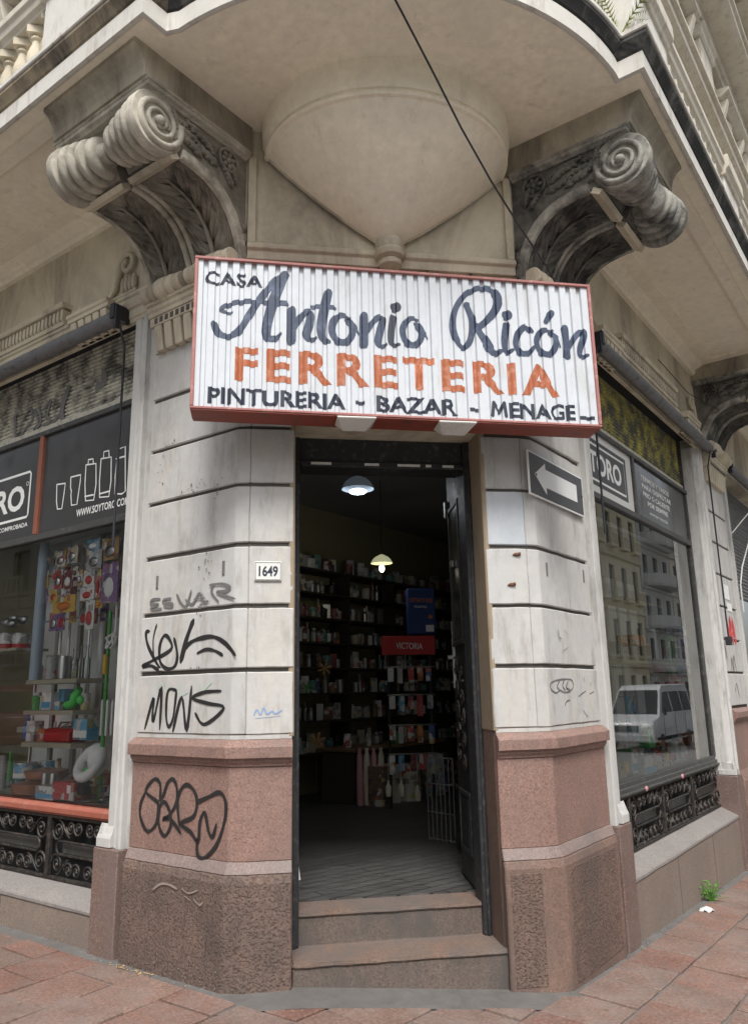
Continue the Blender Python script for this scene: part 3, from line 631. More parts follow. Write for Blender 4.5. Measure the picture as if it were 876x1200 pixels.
GOODS_R = [
('box', 'white', 2.344, 2.659, 0.96, 1.139, -0.375, 'carton', 'crumpled white bag in the near corner of right window'),
('box', 'white', 2.473, 2.801, 0.929, 1.094, -0.315, 'carton', 'white boxes lying at the front of the right window'),
('box', 'cream', 2.98, 3.477, 0.887, 0.987, -0.375, 'carton', 'long cream box lying flat in the right window'),
('plank', 'orange', 3.651, 4.7, 0.878, 0.912, -0.45, 'orange_strip', 'orange strip lying along the right window display'),
('cyl', 'clear', 3.357, 4.058, 1.96, 2.303, -0.45, 'glass_jar', 'tall clear glass jar with wooden foot in the right window'),
('pot', 'darkred', 3.343, 3.915, 1.828, 1.96, -0.45, 'bowl', 'dark red bowl under the tall glass jar'),
('box', 'green', 4.083, 4.276, 1.831, 2.251, -0.413, 'book', 'green upright box in the right window display'),
('box', 'blue', 4.455, 4.733, 1.805, 2.37, -0.413, 'book', 'blue upright box beside the dark window jamb'),
('tin', 'red', 3.504, 4.468, 1.713, 1.811, -0.375, 'basket', 'red and white patterned basket in the right window'),
('plank', 'shelf', 2.421, 4.928, 1.923, 1.949, -0.45, 'display_shelf', 'pale shelf plank behind the right window glass'),
('plank', 'shelf', 2.559, 3.837, 2.512, 2.538, -0.45, 'display_shelf', 'upper pale shelf plank behind right window glass'),
('card', 'sky', 2.577, 2.839, 1.206, 1.624, -0.375, 'banner', 'pale blue striped banner hanging in the right window'),
('figure', 'black', 4.164, 5.037, 0.951, 1.287, -0.6, 'dark_bag', 'black bag standing near the right window jamb'),
('cyl', 'cream', 3.679, 4.089, 0.911, 1.094, -0.45, 'vase', 'tan woven vase beside the black bag'),
('box', 'lime', 2.959, 3.163, 1.136, 1.298, -0.375, 'soap_bottle', 'bright green bottle low in the right window'),
('box', 'orange', 2.975, 3.288, 2.1, 2.203, -0.45, 'carton', 'orange and cream carton on the right window shelf'),
]

# ------------------------------------------------------------------ ground, road, pavement
def strip_ground(name, mat, x0, x1, y0, y1, dz, nx=60):
    mb = MB(); rows = []
    for j in range(2):
        y = (y0, y1)[j]
        rows.append([Vector((x0+(x1-x0)*i/nx, y, ground(x0+(x1-x0)*i/nx)+dz)) for i in range(nx+1)])
    mb.grid(rows); return tag(mb.build(name, mat), kind='structure')
strip_ground('ground', M_['asphalt'], -150, 150, -150, 150, -.16, 300)

def road_pts(n_off):
    """kerb line: parallel to both fronts, rounded round the corner"""
    r = 2.2; pts = [FL.xy(70, n_off)]
    cx, cy = 0.0, 0.0
    a = Vector(FL.xy(0.6, n_off)); b = Vector(FR.xy(0.6, n_off))
    pts.append((a.x, a.y))
    c = Vector((0, a.y - (n_off)*.55))
    for k in range(1, 12):
        t = k/12
        q = a*(1-t)**2 + c*2*t*(1-t) + b*t*t
        pts.append((q.x, q.y))
    pts += [(b.x, b.y), FR.xy(70, n_off)]
    return pts
kpath = road_pts(3.1)
def dense(path, step=1.0):
    out = []
    for i in range(len(path)-1):
        a, b = Vector(path[i]), Vector(path[i+1]); k = max(1, int((b-a).length/step))
        out += [tuple(a + (b-a)*j/k) for j in range(k)]
    return out + [tuple(path[-1])]
kd = dense(kpath)
mb = MB(); mb.grid([[Vector((x, y, ground(x)-.004)) for x, y in kd], [Vector((x*.02 if abs(x) < 8 else x - math.copysign(5, x), y+6 if abs(x) < 8 else y + 5, ground(x)-.004)) for x, y in kd]])
mb = MB()
inner = dense(road_pts(-2.0), 1.0)
k = min(len(kd), len(inner))
def resample(path, n):
    L_ = [0]
    for i in range(1, len(path)): L_.append(L_[-1] + (Vector(path[i])-Vector(path[i-1])).length)
    out = []
    for q in range(n):
        d = L_[-1]*q/(n-1); i = 0
        while i < len(L_)-2 and L_[i+1] < d: i += 1
        t = (d-L_[i])/max(1e-9, L_[i+1]-L_[i]); a, b = Vector(path[i]), Vector(path[i+1]); out.append(tuple(a+(b-a)*t))
    return out
# pavement bed under the slabs: straight part per front plus the corner
PAVE = MB()
for fr in (FL, FR):
    rows = []
    for nn in [-.5 + .1193*i_ for i_ in range(31)]:
        rows.append([Vector((*fr.xy(u*.5, nn), ground(fr.xy(u*.5, nn)[0])-.003)) for u in range(0, 90)])
    PAVE.grid(rows)
fan = [kp for kp in kpath[1:-1]]
o = len(PAVE.v)
PAVE.v += [Vector((x, y, ground(x)-.0034)) for x, y in fan] + [Vector((*FR.xy(.3, -.6), ground(1.2)-.0034)), Vector((*FL.xy(.3, -.6), .1-.0034))]
PAVE.f.append(tuple(range(o, len(PAVE.v))))
PAVE.f[-1] = tuple(PAVE.f[-1])
# the corner as strips so that it follows the fall of the ground
PAVE.v = PAVE.v[:o]; PAVE.f = PAVE.f[:-1]
nx = 30; rows = [[], []]
for i in range(nx+1):
    x = -3.2 + 6.4*i/nx
    yk = min((abs(px-x), py) for px, py in kd if abs(px) < 4.5)[1]
    yb = max(.4, abs(x)-W2+.4)
    rows[0].append(Vector((x, yb, ground(x)-.0036))); rows[1].append(Vector((x, yk, ground(x)-.0036)))
PAVE.grid(rows)
pave = tag(PAVE.build('pavement', M_['bed']), kind='structure')
for fr, a_, b_, n0, n1 in ((FL, 0, 9, -.1, .118), (FR, 0, 9, -.1, .083)):
    cs_ = MB(); cs_.grid([[Vector((*fr.xy(a_+(b_-a_)*i/40, n_), ground(fr.xy(a_+(b_-a_)*i/40, n_)[0])+.004)) for i in range(41)] for n_ in (n0, n1)])
    cs_.build('cement_margin', M_['cement'], pave)
cs_ = MB(); cs_.grid([[Vector((-1.06+2.12*i/30, y, ground(-1.06+2.12*i/30)+.0044)) for i in range(31)] for y in (.1, -.305)])
cs_.build('cement_margin', M_['cement'], pave)
kb = MB(); kk = dense(kpath, .9)
for i in range(len(kk)-1):
    a, b = Vector(kk[i]), Vector(kk[i+1])
    if max(abs(a.x), abs(b.x)) > 26: continue
    d = (b-a).normalized(); nrm = Vector((d.y, -d.x)); g0, g1 = ground(a.x), ground(b.x)
    a2, b2 = a + d*.006, b - d*.006
    kb = MB(); kb.hexa([Vector((*q, z)) for q, z in ((a2-nrm*.0, g0-.3), (b2-nrm*.0, g1-.3), (b2+nrm*.16, g1-.3), (a2+nrm*.16, g0-.3), (a2-nrm*.0, g0+.004), (b2-nrm*.0, g1+.004), (b2+nrm*.16, g1+.004), (a2+nrm*.16, g0+.004))])
    kb.build('kerb_stone', M_['kerb'], pave, bevel=.012)

def clip(poly, nx_, ny_, d):
    out = []
    for i in range(len(poly)):
        a, b = poly[i], poly[(i+1) % len(poly)]
        da, db = a[0]*nx_+a[1]*ny_-d, b[0]*nx_+b[1]*ny_-d
        if da >= 0: out.append(a)
        if (da >= 0) != (db >= 0):
            t = da/(da-db); out.append((a[0]+(b[0]-a[0])*t, a[1]+(b[1]-a[1])*t))
    return out
def area(p): return abs(sum(p[i][0]*p[(i+1) % len(p)][1]-p[(i+1) % len(p)][0]*p[i][1] for i in range(len(p)))/2)
cells = []
SP, SQ = .415, .405
for ip in range(-12, 22):
    for iq in range(-12, 20):
        off = .2 if iq % 2 else 0
        offq = 0
        p0 = ip*SP + .27 + off; q0 = iq*SQ - .30 + offq
        pc, qc = p0 + SP/2, q0 + SQ/2
        x, y = (pc-qc)*S, (pc+qc)*S
        g = .009
        poly = [((a-b)*S, (a+b)*S) for a, b in ((p0+g+rnd.uniform(-.006, .006), q0+g+rnd.uniform(-.006, .006)), (p0+SP*.5, q0+g+rnd.uniform(-.004, .004)), (p0+SP-g+rnd.uniform(-.006, .006), q0+g+rnd.uniform(-.006, .006)), (p0+SP-g+rnd.uniform(-.004, .004), q0+SQ*.45), (p0+SP-g+rnd.uniform(-.006, .006), q0+SQ-g+rnd.uniform(-.006, .006)), (p0+SP*.55, q0+SQ-g+rnd.uniform(-.004, .004)), (p0+g+rnd.uniform(-.006, .006), q0+SQ-g+rnd.uniform(-.006, .006)))]
        uL = (-(x+W2)+y)*S; uR = ((x-W2)+y)*S
        nLv, nRv = -(x+W2)*S - y*S, (x-W2)*S - y*S
        if uL > 0 and x < 0: poly = clip(poly, -S, -S, W2*S + .11)
        elif uR > 0 and x > 0: poly = clip(poly, S, -S, W2*S + .075)
        else: poly = clip(poly, 0, -1, .10 if abs(x) > .7 else .30)
        if len(poly) < 3 or area(poly) < .02: continue
        if uL > 4.5 or uR > 5.5 or nLv > 2.9 or nRv > 2.9 or -y > 1.9: continue
        cells.append((math.hypot(x+.86, y+4.8) if False else (abs(x)+abs(y)), poly))
cells.sort(key=lambda c: c[0])
for d, poly in cells[:295]:
    cx = sum(p[0] for p in poly)/len(poly); dz = rnd.uniform(.0, .009); tx, ty = rnd.uniform(-.014, .014), rnd.uniform(-.014, .014)
    cy = sum(p[1] for p in poly)/len(poly)
    sb = MB(); sb.plan(poly, lambda x, y: ground(x)-.03, lambda x, y: ground(x)+.006+dz+(x-cx)*tx+(y-cy)*ty)
    sb.build('paving_slab', M_['slab'], pave, bevel=.004)

# ------------------------------------------------------------------ the corner building
BLD = thing('corner_building', (0, 1.5, 0), 'ornate soot-stained corner building with splayed doorway and curved balcony', 'building')
ZC = 1.459; CH = .386

def corner_pier(Cf, Sf, left):
    core = MB()
    core.plan([Cf.xy(.632, -.02), Cf.xy(.9, -.02), Sf.xy(.04, -.02), Sf.xy(.915, -.02), Sf.xy(.915, -.42), Cf.xy(.632, -.42)], -.3, 4.16)
    pier = core.build('pier', M_['joint'], BLD)
    for k in range(7):
        z0, z1 = ZC + CH*k + (.012 if k else .006), ZC + CH*(k+1) - .012
        j = rnd.uniform(-.003, .003); z0 += rnd.uniform(-.003, .003); z1 += rnd.uniform(-.003, .003)
        a = MB(); a.plan([Cf.xy(.625, j), Cf.xy(.9035, j), Cf.xy(.9035, -.06), Cf.xy(.625, -.06)], z0, z1)
        roughen(a.build('stone_block', M_['ashlar_blue'] if (not left and k == 3) else M_['ashlar'], pier, bevel=.006), .0035)
        a = MB(); a.plan([Cf.xy(.905, j), Sf.xy(.035, j), Sf.xy(.92, j), Sf.xy(.92, -.08), Sf.xy(.08, -.08), Cf.xy(.905, -.06)], z0, z1)
        roughen(a.build('stone_block', M_['ashlar'], pier, bevel=.006), .0035)
    a = MB(); a.plan([Cf.xy(.632, -.004), Cf.xy(.9, -.004), Sf.xy(.04, -.004), Sf.xy(.915, -.004), Sf.xy(.915, -.1), Cf.xy(.632, -.1)], 1.44, ZC+.0055)
    a.build('bed_course', M_['ashlar'], pier)
    # plinth
    path = [Cf.xy(.628), Cf.xy(.905), Sf.xy(.035), Sf.xy(.94)]
    if left: path = path[::-1]
    def sw(prof): return MB().sweep(path, prof)
    pl = sw([(-.1, -.4), (.045, -.4), (.045, .655), (.03, .70), (-.1, .70)]).build('plinth', M_['granite_base'] if left else M_['granite_margin'], BLD, bevel=.008)
    roughen(pl, .003)
    roughen(sw([(-.1, .7005), (.03, .7005), (.004, .765), (-.1, .765)]).build('plinth_band', M_['granite_band'], pl, bevel=.004), .0025)
    sw([(-.1, .7655), (.002, .7655), (.002, 1.285), (-.1, 1.285)]).build('plinth_die', M_['granite_die'], pl, bevel=.004)
    sw([(-.1, 1.2855), (.01, 1.2855), (.014, 1.30), (.026, 1.314), (.026, 1.33), (.05, 1.334), (.05, 1.40), (.004, 1.438), (-.1, 1.438)]).build('plinth_cap', M_['granite_die'], pl, bevel=.003)
    roughen(bpy.data.objects[[c.name for c in pl.children if c.name.startswith('plinth_cap')][-1]], .0022)
    for (fr, u0, u1) in (() if left else ((Cf, .66, .855), (Sf, .08, .885))):
        r = MB(); r.box(fr, u0, u1, .03, .0475, ground(fr.xy(u0)[0])+.02, .632); r.build('rough_panel', M_['pit_panel'], pl, bevel=.003)
    # door reveal
    r = MB(); r.box(Cf, .618, .655, -.30, -.002, 1.445, 3.42); r.build('door_reveal', M_['tanreveal'], BLD, bevel=.01)
    r = MB(); r.plan([Cf.xy(.622, -.30), Cf.xy(.622, -.04), Cf.xy(.632, -.004), Cf.xy(.66, -.004), Cf.xy(.66, -.30)], -.2, 1.444); r.build('door_reveal', M_['granite_margin'], BLD, bevel=.004)
    # wall of the pier above the rustication, behind the console
    w = MB(); w.plan([Sf.xy(-.0, -.012), Sf.xy(.93, -.012), Sf.xy(.93, -.4), Sf.xy(.2, -.4)], 4.161, 5.64); w.build('upper_pier', M_['cream'], BLD)
    return pier
corner_pier(CL, FL, True)
corner_pier(CR, FR, False)

def casing(Sf, u, sgn, far=False):
    """moulded window surround standing on a granite block; sgn +1 grows away from the corner"""
    def X(d): return u + sgn*d
    poly = [(0, -.3), (0, -.028), (.085, -.028), (.085, .012), (.10, .02), (.125, .02), (.14, .008), (.15, -.006), (.165, -.006), (.175, .006), (.235, .006), (.25, -.006), (.262, -.03), (.30, -.05), (.30, -.3)]
    c = MB(); c.plan([Sf.xy(X(d), n) for d, n in poly], .742, 4.5)
    cs = c.build('window_surround', M_['casing'], BLD, bevel=.0)
    b = MB(); b.plan([Sf.xy(X(.075), .04), Sf.xy(X(.335), .04), Sf.xy(X(.335), -.3), Sf.xy(X(.02), -.3), Sf.xy(X(.02), -.045), Sf.xy(X(.075), -.045)], -.5, .74)
    b.build('granite_block', M_['granite_block'], cs, bevel=.006)
    # stop moulding at the foot
    f = MB(); f.prism(Sf, [(.0, .745), (.036, .745), (.036, .80), (.03, .815), (.022, .83), (.012, .86), (.0, .89)], X(.17), X(.315))
    f.box(Sf, X(.255), X(.322), -.15, .03, .745, .80)
    f.prism(Sf, [(-.1, .80), (.02, .80), (.024, .83), (.012, .865), (-.1, .885)], X(.255), X(.305))
    f.build('surround_foot', M_['casing'], cs, bevel=.003)
casing(FL, .925, 1)
casing(FR, .925, 1)
casing(FR, 5.05, -1)
casing(FL, 5.05, -1)
casing(FR, 5.97, 1)

def far_pier(Sf, u0, u1):
    core = MB(); core.box(Sf, u0+.01, u1-.01, -.42, -.02, -.6, 4.16)
    pier = core.build('pier', M_['joint'], BLD)
    for k in range(7):
        a = MB(); a.box(Sf, u0, u1, -.08, 0, ZC+CH*k+.012, ZC+CH*(k+1)-.012); a.build('stone_block', M_['ashlar'], pier, bevel=.006)
    pl = MB(); pl.prism(Sf, [(-.1, -.6), (.045, -.6), (.045, .655), (.03, .70), (.004, .765), (.002, 1.285), (.012, 1.29), (.026, 1.315), (.05, 1.334), (.05, 1.40), (0, 1.44), (-.1, 1.44)], u0-.02, u1+.02)
    pl.build('plinth', M_['granite_die'], BLD, bevel=.004)
    w = MB(); w.box(Sf, u0, u1, -.4, -.012, 4.161, 5.64); w.build('upper_pier', M_['cream'], BLD)
far_pier(FR, 5.05, 5.97)
far_pier(FL, 5.05, 5.97)

# steps and sill
def step(n0, n1, x0, x1, z0, z1):
    s_ = MB(); s_.box(CR, x0, x1, n0, n1, z0, z1)
    st_ = s_.build('entrance_step', M_['riser'], BLD, bevel=.006)
    s_ = MB(); s_.box(CR, x0-.004, x1+.004, n0, n1+.012, z1+.0005, z1+.028); roughen(s_.build('step_tread', M_['step'], st_, bevel=.009, segs=2), .004)
    return st_
step(-.335, .004, -.622, .640, -.2, .194)
step(-.66, -.31, -.60, .615, -.1, .376)

# door frame and leaves
fr_ = MB()
for Cf in (CL, CR): fr_.box(Cf, .572, .624, -.44, -.262, .223, 3.42)
fr_.box(CR, -.572, .572, -.44, -.28, 3.25, 3.42)
fr_.box(CR, -.572, .572, -.47, -.25, 3.21, 3.25)
dfr = fr_.build('door_frame', M_['doorframe'], BLD, bevel=.006)
st = MB()
for Cf in (CL, CR): st.box(Cf, .592, .612, -.262, -.246, .223, 3.21)
st.build('frame_bead', M_['doorframe'], dfr, bevel=.004)
pa = MB()
for a, b in ((-.5, -.36), (-.13, -.03), (.1, .26), (.3, .34), (.42, .5)): pa.box(CR, a, b, -.25, -.2485, 3.222, 3.24)
pa.build('worn_paint', M_['plate'], dfr)

def scroll(mb, fr, cu, cz, r, n, turns=1.4, start=0.0, hand=1, rad=.007, seg=6):
    pts = []; k = int(12*turns)
    for i in range(k+1):
        t = i/k; a = start + hand*2*math.pi*turns*t; q = r*(1-.82*t)
        pts.append(fr.P(cu + q*math.cos(a), n, cz + q*math.sin(a)))
    mb.tube(pts, [rad*(1.15-.4*i/k) for i in range(k+1)], seg)
    mb.ball(pts[-1], rad*2.0, seg=6, rings=4)

def door_leaf(sx):
    # a leaf folded inwards, its face turned to the opening
    LF = Frame((sx*.592, .44, 0), (sx*.0787, .9969, 0), (-sx*.9969, .0787, 0))     # u into the shop, n towards the opening
    b = MB(); b.box(LF, 0, .57, -.05, 0.0, .43, 3.5)
    leaf = b.build('door_leaf', M_['doorwood'], BLD, bevel=.004)
    for z0, z1 in ((.62, 1.02), (2.02, 3.08)):
        m = MB()
        for u0, u1, a, c in ((.09, .5, z0, z0+.035), (.09, .5, z1-.035, z1), (.09, .125, z0+.035, z1-.035), (.465, .5, z0+.035, z1-.035)): m.box(LF, u0, u1, .0, .014, a, c)
        m.build('panel_moulding', M_['doorframe'], leaf, bevel=.004)
    g = MB(); g.box(LF, .13, .46, .001, .004, 2.06, 3.04); g.build('door_glass', M_['panel'], leaf)
    g = MB(); g.box(LF, .16, .43, .001, .012, .66, .98); g.build('raised_panel', M_['doorwood'], leaf, bevel=.008)
    m = MB()
    for i in range(5):
        z = 1.2 + i*.155
        scroll(m, LF, .20, z, .068, .012, hand=1, start=i, rad=.009); scroll(m, LF, .385, z+.06, .068, .012, hand=-1, start=i+2, rad=.009)
    m.build('leaf_grille', M_['iron'], leaf)
    m = MB(); m.box(LF, .52, .55, .002, .05, 1.93, 1.96); m.build('door_handle', M_['g_steel'], leaf, bevel=.006)
    if sx > 0:
        for a, c in ((1.66+.4, 2.36), (2.4, 2.56)): pass
        m = MB(); m.box(LF, .47, .57, .003, .005, 1.72, 1.93); m.build('paper_notice', M_['white_print'], leaf)
        m = MB(); m.box(LF, .47, .57, .003, .005, 1.95, 2.22); m.build('paper_notice', M_['g_white'], leaf)
        m = MB(); m.box(LF, .50, .565, .003, .03, 3.02, 3.16); m.build('door_closer', M_['g_steel'], leaf, bevel=.01)
        m = MB(); m.box(LF, .33, .39, .004, .03, 2.6, 2.66); m.build('hook', M_['g_steel'], leaf, bevel=.008)
for sx in (-1, 1): door_leaf(sx)

# wall over the door
w = MB(); w.box(CR, -.968, .968, -.4, -.02, 3.42, 5.66); wall_c = w.build('door_wall', M_['cream'], BLD)
for sx in (CL, CR):
    w = MB(); w.box(sx, .626, .968, -.4, -.019, 4.16, 5.66)
m = MB(); m.prism(CR, [(-.03, 4.60), (.006, 4.60), (.006, 4.66), (.03, 4.675), (.034, 4.70), (.01, 4.725), (-.03, 4.725)], -.955, .955); m.build('string_course', M_['cream'], wall_c, bevel=.003)
for a, b in ((-.955, -.9), (.9, .955)):
    m = MB(); m.box(CR, a, b, -.03, .006, 4.727, 5.40); m.build('edge_fillet', M_['cream'], wall_c, bevel=.003)
m = MB()
for x in (-.52, -.05, .3, .62): m.box(CR, x, x+.012, -.03, .0, 4.4, 4.598)
m.build('wall_rib', M_['joint'], wall_c)

# inverted half-cone corbel under the curved balcony
prof = [(4.60, .02), (4.605, .065), (4.625, .085), (4.64, .075), (4.65, .095), (4.672, .10), (4.69, .085), (4.70, .07), (4.715, .088), (4.755, .088), (4.785, .10), (4.80, .125), (4.87, .235), (4.95, .345), (5.05, .478), (5.15, .60), (5.25, .715), (5.33, .80), (5.372, .842),
        (5.376, .868), (5.392, .878), (5.405, .87), (5.408, .856), (5.425, .856), (5.43, .872), (5.47, .888), (5.52, .895), (5.63, .90)]
m = MB(); m.lathe((.03, .0, 0), (0, 0, 1), prof, 64, e1=(1, 0, 0), a0=math.pi, a1=2*math.pi, sx=1.0, sy=.86)
corb = m.build('balcony_corbel', M_['soffit'], BLD, smooth=35)
m = MB(); m.lathe((.03, -.05, 0), (0, 0, 1), [(4.55, .0), (4.56, .04), (4.58, .075), (4.61, .08), (4.625, .062), (4.64, .10), (4.67, .112), (4.69, .10), (4.70, .085), (4.73, .10), (4.76, .10), (4.775, .09), (4.78, .0)], 32); m.build('corbel_boss', M_['cream'], corb, smooth=40)
# rubbed edge where the cone meets the wall
m = MB(); m.tube([Vector((.03+sgn*r, -.022, z)) for sgn, zr in ((-1, prof[11:19][::-1]),) for z, r in zr], .012, 6); m.build('corbel_edge', M_['cream'], corb)
m = MB(); m.tube([Vector((.03+r, -.022, z)) for z, r in prof[11:19]], .012, 6); m.build('corbel_edge', M_['cream'], corb)

# ------------------------------------------------------------------ balcony
arc = []
A0, A1 = FL.xy(-.2, .885), FR.xy(-.2, .885)
cxx, cyy, RR = .03, .743, 2.08
t0 = math.atan2(A0[1]-cyy, A0[0]-cxx); t1 = math.atan2(A1[1]-cyy, A1[0]-cxx)
if t0 > 0: t0 -= 2*math.pi
if t1 > 0: t1 -= 2*math.pi
for k in range(1, 36):
    t = t0 + (t1-t0)*k/36; arc.append((cxx + RR*math.cos(t), cyy + RR*math.sin(t)))
EDGE = [FL.xy(7.5, 1.05), FL.xy(-.2, 1.05), A0] + arc + [A1, FR.xy(-.2, 1.05), FR.xy(15, 1.05)]
poly = EDGE + [FR.xy(15, -.2), FR.xy(0, -.2), FL.xy(0, -.2), FL.xy(7.5, -.2)]
m = MB(); m.plan(poly, 5.63, 5.86); balc = m.build('balcony', M_['soffit'], BLD)
m = MB(); m.sweep(EDGE, [(-.012, 5.618), (.004, 5.610), (.024, 5.614), (.024, 5.742), (-.012, 5.742)]); m.build('balcony_fascia', M_['fascia'], balc, smooth=30)
def part_sweep(path, mat, name='balcony_cyma'):
    m = MB(); m.sweep(path, [(-.1, 5.7425), (.012, 5.7425), (.012, 5.755), (.03, 5.765), (.042, 5.79), (.07, 5.83), (.07, 5.858), (-.1, 5.858)])
    o_ = m.build(name, mat, balc, smooth=30)
    m = MB(); m.sweep(path, [(-.1, 5.8585), (.078, 5.8585), (.084, 5.865), (.084, 5.893), (-.1, 5.895)]); m.build('balcony_lip', M_['fascia'], balc, smooth=30)
    return o_
part_sweep(EDGE[:3], M_['cyma'])
part_sweep(EDGE[2:], M_['cyma_dk'])
# soffit beams along the street fronts
for Sf, ue in ((FL, 5.0), (FR, 5.0), (FR, 14.5)):
    if ue > 6: a, b = 5.99, 14.5
    else: a, b = .95, 5.03
    m = MB(); m.prism(Sf, [(-.05, 5.50), (.03, 5.50), (.05, 5.53), (.05, 5.56), (.11, 5.585), (.14, 5.60), (.14, 5.634), (-.05, 5.634)], a, b); m.build('soffit_cove', M_['soffit'], balc, smooth=30)
    m = MB(); m.prism(Sf, [(.80, 5.634), (.80, 5.60), (.82, 5.59), (.93, 5.59), (.93, 5.634)], a, b); m.build('soffit_border', M_['soffit'], balc)
    m = MB(); m.prism(Sf, [(.14, 5.634), (.14, 5.607), (.27, 5.607), (.27, 5.634)], a, b); m.build('soffit_border', M_['soffit'], balc)
    for uu in (a, b-.14):
        m = MB(); m.box(Sf, uu, uu+.14, .27, .80, 5.607, 5.634); m.build('soffit_border', M_['soffit'], balc)

def baluster(mat, parent, p, h=.48, r=.062):
    m = MB()
    m.hexa([Vector((p.x+a*r*.9, p.y+b*r*.9, p.z+z)) for z in (0, .05) for a, b in ((-1, -1), (1, -1), (1, 1), (-1, 1))])
    m.lathe(p, (0, 0, 1), [(.05, .045), (.07, .05), (.10, .035), (.13, .05), (.20, .066), (.27, .056), (.34, .034), (.37, .032), (.385, .046), (.40, .046), (.41, .034), (h-.06, .04)], 12)
    m.hexa([Vector((p.x+a*r*.95, p.y+b*r*.95, p.z+z)) for z in (h-.06, h) for a, b in ((-1, -1), (1, -1), (1, 1), (-1, 1))])
    return m.build('baluster', mat, parent, smooth=40)
def balustrade(Sf, peds, u_end, nn=.93):
    cur = MB(); cur.box(Sf, -.15, u_end, nn-.1, nn+.09, 5.8955, 6.0); bal = cur.build('balustrade', M_['fascia'], BLD, bevel=.006)
    rl = MB(); rl.prism(Sf, [(nn-.1, 6.485), (nn+.07, 6.485), (nn+.075, 6.51), (nn+.10, 6.53), (nn+.11, 6.58), (nn+.13, 6.60), (nn+.13, 6.66), (nn-.1, 6.67)], -.13, u_end); rl.build('hand_rail', M_['upper'], bal, bevel=.003)
    for a, b in peds:
        p = MB(); p.box(Sf, a, b, nn-.11, nn+.10, 5.897, 6.50); p.build('pedestal', M_['fascia'], bal, bevel=.008)
        p = MB(); p.prism(Sf, [(nn-.12, 6.49), (nn+.12, 6.49), (nn+.13, 6.53), (nn+.16, 6.56), (nn+.16, 6.69), (nn-.12, 6.69)], a-.03, b+.03); p.build('pedestal_cap', M_['upper'], bal, bevel=.004)
    first = None; u = -.05
    while u < u_end-.05:
        if not any(a-.06 < u < b+.06 for a, b in peds):
            p = Sf.P(u, nn, 6.0)
            if first is None: first = baluster(M_['cream'], bal, p); base = p
            else: clone(first, p-base, bal)
        u += .185
balustrade(FL, [(-.12, .98), (4.9, 5.9)], 7.4)
balustrade(FR, [(-.12, .72), (2.6, 3.2), (5.1, 5.9)], 12.0)
# curved parapet of the corner bay: curb, rail, balusters
carc = [(cxx + (RR-.16)*math.cos(t0+(t1-t0)*k/24), cyy + (RR-.16)*math.sin(t0+(t1-t0)*k/24)) for k in range(25)]
m = MB(); m.sweep(carc, [(-.12, 5.8965), (.08, 5.8965), (.08, 6.0), (-.12, 6.0)]); cb = m.build('curved_parapet', M_['fascia'], BLD, smooth=30)
m = MB(); m.sweep(carc, [(-.1, 6.485), (.09, 6.485), (.11, 6.53), (.13, 6.6), (.13, 6.66), (-.1, 6.67)]); m.build('hand_rail', M_['upper'], cb, smooth=30)
first = None
for k in range(14):
    t = t0 + (t1-t0)*(k+1.4)/15.8
    p = Vector((cxx + (RR-.17)*math.cos(t), cyy + (RR-.17)*math.sin(t), 6.0))
    if first is None: first = baluster(M_['cream'], cb, p); base = p
    else: clone(first, p-base, cb)

